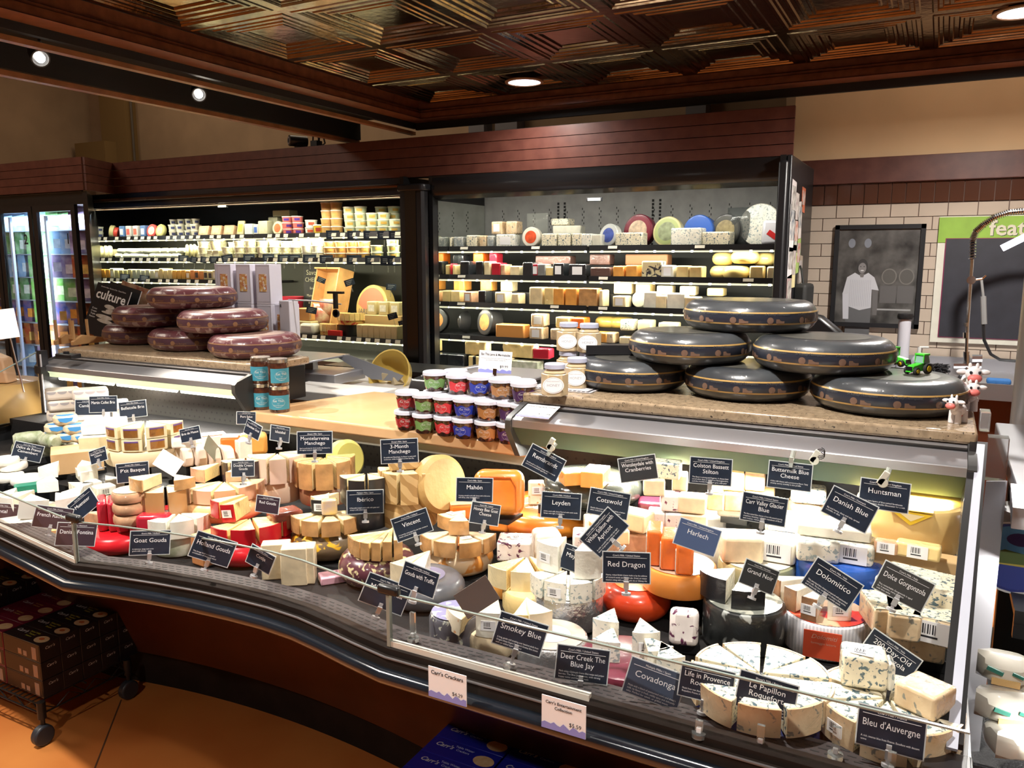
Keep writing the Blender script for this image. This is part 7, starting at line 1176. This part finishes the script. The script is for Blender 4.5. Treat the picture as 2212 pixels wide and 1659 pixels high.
card(325,1172,76,'Goat Gouda',"Goat's Milk / Holland",'behind the curved glass in front of the pale green wheel',7,t=2.0,bodytext=['A delicious, tangy and nutty',"goat's milk cheese"]); card(460,1186,84,'Holland Gouda',"Goat's Milk / Holland",'tilted, in front of the glossy red wheel',25,t=1.84,bodytext=['This brings forth a wonderful','combination of tangy and sweet']); card(563,1208,56,'Cotija',"Cow's Milk / Mexico",'tilted in front of the tall ivory blocks',20,yaw=-35,ww=0.066,t=1.82)
card(905,1252,56,'Gouda with Truffle',"Cow's Milk / Holland",'on the dark grey green wheel, before the ivory wedges',13,yaw=-25,ww=0.078,t=1.62); card(833,1283,70,'Mild Gouda',"Cow's Milk / Holland",'low behind the corner clip of the glass',24,yaw=0,t=1.62)
card(1124,1370,100,'Smokey Blue',CM,'behind the glass, before the low foil wheel',17,t=1.47,bodytext=['A long, gentle cold smoking over hazelnut shells from','Oregon infuses Rogue Creamery\'s Smokey Blue cheese','with an added layer of flavor'],stem=.03); card(1258,1435,108,'Deer Creek The\nBlue Jay',CM,'behind the glass, left of the pale blue grey one',5,t=1.40,bodytext=['Made using a Quintuple Creme blue recipe and juniper','berries, The Blue Jay is moist, with strong','hoppy notes and hints of resin'])
card(1413,1498,112,'Covadonga',"Multiple Milks / Spain",'lowest tilted one in front of the plum foil wheel',15,t=1.30,base=mat('faded blue card',(.05,.075,.12),.4),bodytext=['Made with a blend of pasteurized cow\'s and sheep\'s',"milk, its flavor is fresh, mildly spicy and delicately",'salty. Perfect for salads, or grilled meats'],clip='none'); card(1526,1477,98,'Life in Provence\nRoquefort',SMK,'behind the glass, left of the other roquefort one',6,t=1.40,bodytext=["Made from raw sheep's milk in the famous caves of",'Roquefort, France, it has a tantalizing depth of flavor']); card(1655,1503,128,'Le Papillon\nRoquefort',SMK,'in front of the navy foil wheel, wider than its neighbour',8,t=1.30,bodytext=['Made in the world famous caves of Roquefort, France, this','outstanding depth of flavor and is a flavor experience.','Serve with ripe or in sauces, soups or salads'])
card(1924,1580,134,"Bleu d'Auvergne","Cow's Milk / France",'at the right front corner, the lowest on the right',1,t=1.19,bodytext=['A rich, intense blue from France. Excellent with dessert','wine']); card(1920,1420,98,'200-Day-Old\nGorgonzola',"Cow's Milk / Italy",'steeply tilted above the right front pile',27,t=1.45,bodytext=['A gorgonzola DOP that is aged',' at least 200 days for a rich flavor']); card(1951,1266,108,'Dolce Gorgonzola',"Cow's Milk / Italy",'tilted in front of the very large pale slab',20,t=1.52,base=mat('dark olive card',(.035,.035,.035),.5),bodytext=['This remarkable Gorgonzola is aged','for 3 months, ivory, delicate','with blue veins']); card(1797,1262,110,'Dolomitico',"Cow's Milk / Italy",'tilted before the bright blue foil wheel',27,t=1.50,bodytext=['This semi-hard blue cheese is prepared with pasteurized',"cow's milk. The beer used gives this cheese a deep aroma,",'and distinctly has a dense, crumbly paste'])
card(1640,1246,66,'Grand Noir',"Cow's Milk / Germany",'tilted behind the black marbled wheel',24,yaw=28,ww=0.078,t=1.68,base=mat('black card',(.02,.022,.025),.5)); card(1353,1226,95,'Red Dragon',CM.replace('States','Kingdom') if False else CM,'upright in front of the red waxed wheel',-1,t=1.56,bodytext=['Hearty, robust British cheese made so by the addition','of mustard seeds and British ale. Great on water','crackers along with a glass of pale ale or Chimay Ale'])
card(1305,1150,82,'White Stilton with\nApricot',"Cow's Milk / United Kingdom",'steeply tilted upward over the apricot specked block',-50,t=1.70,bodytext=['A mild, versatile Stilton with the light','flavor of apricots, perfect for dessert']); card(1315,1088,88,'Cotswold',"Cow's Milk / United Kingdom",'before the dark film wrapped wheel, right of the centre card',8,t=1.83,bodytext=['Double Gloucester with onions and chives. A dream','when melted on a Quarter-Pound patty'])
card(1378,1012,92,'Wensleydale with\nCranberries',"Cow's Milk / United Kingdom",'dim, behind the specked stack at the back',-10,t=1.98,clip='none',base=mat('black card',(.02,.022,.025),.5)); card(1535,1018,90,'Colston Bassett\nStilton',"Cow's Milk / United Kingdom",'upright above the brown crusted blocks',1,t=1.80,bodytext=['The flavor is strong and fragrant. A cheese best','served either sharp or aged. From Nottinghamshire,','and the crumbly blue Stilton goes with pear']); card(1706,1028,90,'Buttermilk Blue\nCheese',CM,'hanging from a ring clip, under the steel canopy',2,t=1.78,clip='top',bodytext=['A blue milk cheese with a pronounced flavor. Tasty','creamy savory crumbly in this profile'])
card(1910,1070,106,'Huntsman',"Cow's Milk / United Kingdom",'above the very large yellow wheel, in a round clip',2,t=1.62,clip='top',bodytext=['Using two layers of blue-veined farmhouse','cheese between double Gloucester for a rich','flavor']); card(1835,1100,98,'Danish Blue',"Cow's Milk / Denmark",'tilted, speckled with frost, left of the very large yellow wheel',22,t=1.62,bodytext=['Big and hearty, sharp and salty, spread,','crumble, or slice']); card(1650,1100,92,'Carr Valley Glacier\nBlue',CM,'before the brown crusted blocks, above the gold green foil wheel',5,t=1.70,bodytext=['The blue-veined blue cheese is from this award-winning','creamery, boasting a smooth roundness of flavor','and creamy, robust flavor'])
card(1506,1160,84,'Harlech',"Cow's Milk / United Kingdom",'painted as brightly lit, partly behind the bright orange slabs',15,t=1.76,base=mat('blue card painted lit',(.06,.09,.18),.4),clip='none'); card(1252,1212,80,'Maytag Blue',CM,'mostly hidden behind the white wedges of the foil wheel',18,t=1.85,ww=.085,clip='none')  # Harlech card: light on the navy is put into a brighter blue
card(578,1090,44,'Red Gouda',"Cow's Milk / Holland",'small and maroon, beside the smoked brown half loaf',4,yaw=-30,ww=0.066,t=2.15,base=mat('maroon card',(.035,.018,.028),.5),clip='none')
for i,(u,v,t_,ro,l) in enumerate(((364,1000,2.5,40,'above the caramel pieces'),(458,968,2.6,50,'edge on, above the floury slices'),(1030,1290,1.6,-32,'lying left of the ivory wedges'))):
    p=att(u,v,t_); t=T('card_seen_from_behind','plain back of a sleeved card %s'%l,'sign',p); t.rotation_mode='QUATERNION'; t.rotation_quaternion=(Matrix.Rotation(face(p)+radians((10,60,0)[i]),3,'Z')@Matrix.Rotation(radians(-10),3,'X')@Matrix.Rotation(radians(ro),3,'Y')).to_quaternion(); P('sleeve',M().bb(-.038,.038,0,.0012,-.028,.028),[(PAPW,mat('olive card back',(.20,.20,.14),.5),mat('brown card back',(.12,.09,.08),.3,coat=.5))[i]],t,bev=.0004)
for u,v,t_,l in((1190,958,1.93,'clear spring clip holding the tilted card below the stone slab'),(1760,985,1.78,'clear ring clip with a coiled cord above the upper right card'),(1908,1032,1.60,'round glassy clip button above the card over the large yellow wheel')):
    p=att(u,v,t_); t=T('sign_clip',l,'clip',p); P('clip',M().box((0,0,0),(.012,.008,.03),0,ry=.5).lathe([(0,-.004),(.010,-.004),(.010,.004),(0,.004)],18,0,X=Matrix.Translation((0,0,-.01))@Matrix.Rotation(pi/2,4,'X')),[mat('milky clip',(.75,.76,.66),.1,coat=.5)],t,bev=.001)
    if u==1760: P('coiled_cord',M().tube([(.012+.009*cos(k*.7),.0,.004*k*.1+.009*sin(k*.7)) for k in range(30)],.001,0,5),[BLKP],t)
# clear clip stands before the glass
for i,(u,v,t_,hh) in enumerate(((893,1360,1.50,.085),(1095,1440,1.44,.03),(1510,1565,1.33,.03),(1643,1590,1.24,.05),(1805,1610,1.24,.07),(1925,1650,1.16,.05))):
    p=onz(u,v+12,.869); t=T('clear_clip_stand','clear plastic clip stand with a white joint behind the front glass, %s from left'%od(i),'clip stand',p); P('clip',M().bb(-.006,.006,-.003,.003,0,hh*.6).lathe([(0,-.012),(.012,-.012),(.012,-.004),(.004,-.003),(0,-.003)],18),[CLR],t); P('joint',M().bb(-.004,.004,-.004,.004,-.004,.006),[PAPW],t,bev=.001)
# ---------------- cracker boxes on wheeled wire racks ----------------
WIRE=mat('black wire',(.015,.015,.016),.35,m=.3)
def rack(label,x0,x1,y0,y1,z):
    t=T('wheeled_wire_rack',label,'rack',((x0+x1)/2,(y0+y1)/2,0)); cx,cy=(x0+x1)/2,(y0+y1)/2; m_=M()
    for k in range(int((x1-x0)/.026)+1): m_.tube([(x0-cx+k*.026,y0-cy,z),(x0-cx+k*.026,y1-cy,z)],.0022,0,5)
    for yy in(y0,(y0+y1)/2,y1): m_.tube([(x0-cx,yy-cy,z-.003),(x1-cx,yy-cy,z-.003)],.003,0,6); m_.tube([(x0-cx,yy-cy,z-.035),(x1-cx,yy-cy,z-.035)],.003,0,6)
    for xx in(x0,x1): m_.tube([(xx-cx,y0-cy,z-.035),(xx-cx,y1-cy,z-.035)],.003,0,6)
    P('wire_shelf',m_,[WIRE],t); tr_=M(); n=int((x1-x0)/.05)
    for yy in(y0,y1): tr_.tube([(x0-cx+k*.05,yy-cy,z-.035 if k%2 else z-.003) for k in range(n+1)],.002,0,5)
    n=int((y1-y0)/.05)
    for xx in(x0,x1): tr_.tube([(xx-cx,y0-cy+k*.05,z-.035 if k%2 else z-.003) for k in range(n+1)],.002,0,5)
    P('truss_wire',tr_,[WIRE],t)
    for xx in(x0,x1):
        for yy in(y0,y1):
            c_=P('caster',M().cyl((xx-cx,yy-cy,z-.02),.014,.06,0,14).tube([(xx-cx,yy-cy,z-.05),(xx-cx,yy-cy,.06)],.008),[WIRE],t); P('wheel',M().cyl((xx-cx+.003,yy-cy-.005,.0365),.036,.030,0,22,axis='x'),[mat('grey black rubber',(.03,.033,.04),.4)],c_,bev=.006)
    return t
rack('black wheeled wire rack with cracker boxes under the left of the counter',-3.35,-2.60,1.47,1.80,.145)
def cracker(x,y,z,label,kind,group,face_on=True):
    bc_,pc=((.012,.010,.012),(.20,.09,.05)) if kind=='black' else (((.16,.008,.03),(.5,.3,.3)) if kind=='maroon' else ((.01,.015,.30),(.5,.4,.3)))
    t=T('cracker_box',label,'box',(x,y,z),0,group); L,D,H=.21,.072,.064
    P('carton',M().bb(-L/2,L/2,-D/2,D/2,0,H),[mat('cracker '+kind,bc_,.35,coat=.3)],t,bev=.001)
    P('front_print',M().bb(-L/2+.004,L/2-.004,-D/2-.0008,-D/2,.004,H-.004),[mat('brown box side',(.024,.012,.010),.4) if kind!='blue' else mat('navy box side',(.01,.012,.10),.4)],t)
    q=M(); text(q,"Carr's",(0,0,0),.022,0,bold=True,shear=.3); top=Matrix.Translation((-L*.30,-D*.0,H+.0008))@Matrix.Rotation(-pi/2,4,'X'); q.v=[tuple(Matrix.Translation((-L*.28 if face_on else 0,.008,H+.0008))@Vector((v_[0],v_[2],0))) for v_ in q.v]; n0=len(q.v)
    e=M(); text(e,"Carr's",(0,0,0),.014,0,shear=.3); 
    for f_ in e.f: q.f.append([n0+i for i in f_]); q.m.append(0)
    q.v+=[(L/2+.0008,v_[0],H*.72+v_[2]) for v_ in e.v]
    put('brand_lettering',flat(q,'l',[mat('box white print',(.6,.6,.6),.5)]),t)
    y2=M(); 
    for j,s in enumerate({'black':('Baked with','Toasted','Sesame'),'maroon':('Rosemary','Crackers'),'blue':('Table Water','Crackers')}[kind]): text(y2,s,(0,0,0),.010,0,bold=True); k0=len(y2.v)
    y3=M()
    for j,s in enumerate({'black':('Baked With','Toasted','Sesame'),'maroon':('Rosemary','Crackers'),'blue':('Table Water','Crackers')}[kind]):
        w_=M(); text(w_,s,(0,0,0),.011,0,bold=True); b0=len(y3.v); y3.v+=[(v_[0]+.0,v_[2]+.018-.013*j,H+.0008) for v_ in w_.v]; y3.f+=[[b0+i for i in f_] for f_ in w_.f]; y3.m+=[0]*len(w_.f)
    put('flavour_lettering',flat(y3,'l',[mat('print '+kind,{'black':(.45,.42,.05),'maroon':(.60,.36,.10),'blue':(.45,.5,.75)}[kind],.5)]),t)
    P('cracker_picture',M().add([(L*.33+.030*cos(a_*pi/10),-.004+.022*sin(a_*pi/10),H+.0009) for a_ in range(20)],[tuple(range(20))]),[mat('cracker picture',(.60,.36,.16),.5,c2=(.70,.52,.30),vs=60)],t)
    if kind=='black': P('topping_picture',M().add([(L*.32+.012*cos(a_*pi/6),-.002+.008*sin(a_*pi/6),H+.0013) for a_ in range(12)],[tuple(range(12))]),[mat('tomato topping',(.55,.14,.04),.5)],t)
    P('side_pictures',M().bb(-.02,.0,-D/2-.0012,-D/2-.0006,.008,.028).bb(.01,.03,-D/2-.0012,-D/2-.0006,.008,.026).bb(.06,.085,-D/2-.0012,-D/2-.0006,.006,.05),[mat('cracker picture side',(.42,.24,.12),.5,c2=(.30,.28,.30),vs=50)],t)
rr=['front','second','third','fourth','fifth']
for k in range(3):
    for j in range(5):
        cracker(-2.725,1.53+j*.0735,.148+.0655*k,'black cracker box in the right column, %s row, %s layer'%(rr[j],('bottom','middle','top')[k]),'black','black cracker boxes')
for k in range(3):
    for j in range(4 if k<2 else 4): cracker(-2.94,1.53+j*.0735,.148+.0655*k,'maroon cracker box in the second column, %s row, %s layer'%(rr[j],('bottom','middle','top')[k]),'maroon','maroon cracker boxes')
for k in range(4):
    for j in range(4): cracker(-3.155,1.53+j*.0735,.148+.0655*k,'dark cracker box in the leftmost column, %s row, %s layer'%(rr[j],('bottom','second','third','top')[k]),'black','dark cracker boxes at the left')
rack('black wheeled wire rack with blue cracker boxes under the front of the counter',-1.16,-.40,1.40,1.72,.145)
for k in range(3):
    for j in range(5):
        for i in range(3):
            if k<2 and j>1 and i>0: continue
            cracker(-1.035+i*.215,1.44+j*.0735,.148+.0655*k,'%s cracker box on the front rack, %s column, %s row, %s layer'%(('blue','blue','black')[i],('left','middle','right')[i],rr[j],('bottom','middle','top')[k]),('blue','blue','black')[i],'cracker boxes on the front rack')
# ---------------- low black risers under the cheeses that stand higher than the deck ----------------
bpy.context.view_layer.update()
def ext(o):
    pts=[c.matrix_world@Vector(b) for c in [o]+list(o.children_recursive) if c.type=='MESH' for b in c.bound_box]
    return [min(p[i] for p in pts) for i in range(3)]+[max(p[i] for p in pts) for i in range(3)]
IT=[]
for o in list(bpy.data.objects):
    if o.parent or 'category' not in o or o.type!='EMPTY' or not o.children or o['category'] in('sign','display case','canopy','counter top','clip','clip stand','rack','label','tag','jar'): continue
    l=o.location
    if -3.4<l.x<.1 and 1.28<l.y<2.35 and .79<l.z<1.15: IT.append((o,ext(o)))
IT.sort(key=lambda a:a[1][2]); 
for i,(o,e) in enumerate(IT):
    z=e[2]; cx=(e[0]+e[3])/2; cy=(e[1]+e[4])/2; base=.80
    if cx<-2.27: base=.97 if cy>1.95 else (.88 if cy>1.615 else .80)
    top=base
    for p,f in IT:
        if p is o: continue
        ox=min(e[3],f[3])-max(e[0],f[0]); oy=min(e[4],f[4])-max(e[1],f[1])
        if ox>.2*(e[3]-e[0]) and oy>.2*(e[4]-e[1]) and f[2]<z-.004: top=max(top,min(f[5],z))
    g=z-top
    if g>.008:
        w=(e[3]-e[0])*.62; d=(e[4]-e[1])*.62
        s=o['label'].split(); lab='black riser under the '+' '.join(s[:12])
        t=T('riser',lab,'riser',(cx,cy,top),0,'black risers in the cheese case'); P('block',M().bb(-w/2,w/2,-d/2,d/2,.0005,g-.0005),[BLKP],t)
# keep every label within sixteen words
for o in bpy.data.objects:
    if 'label' in o and len(o['label'].split())>16: print('LONG',len(o['label'].split()),o['label'])
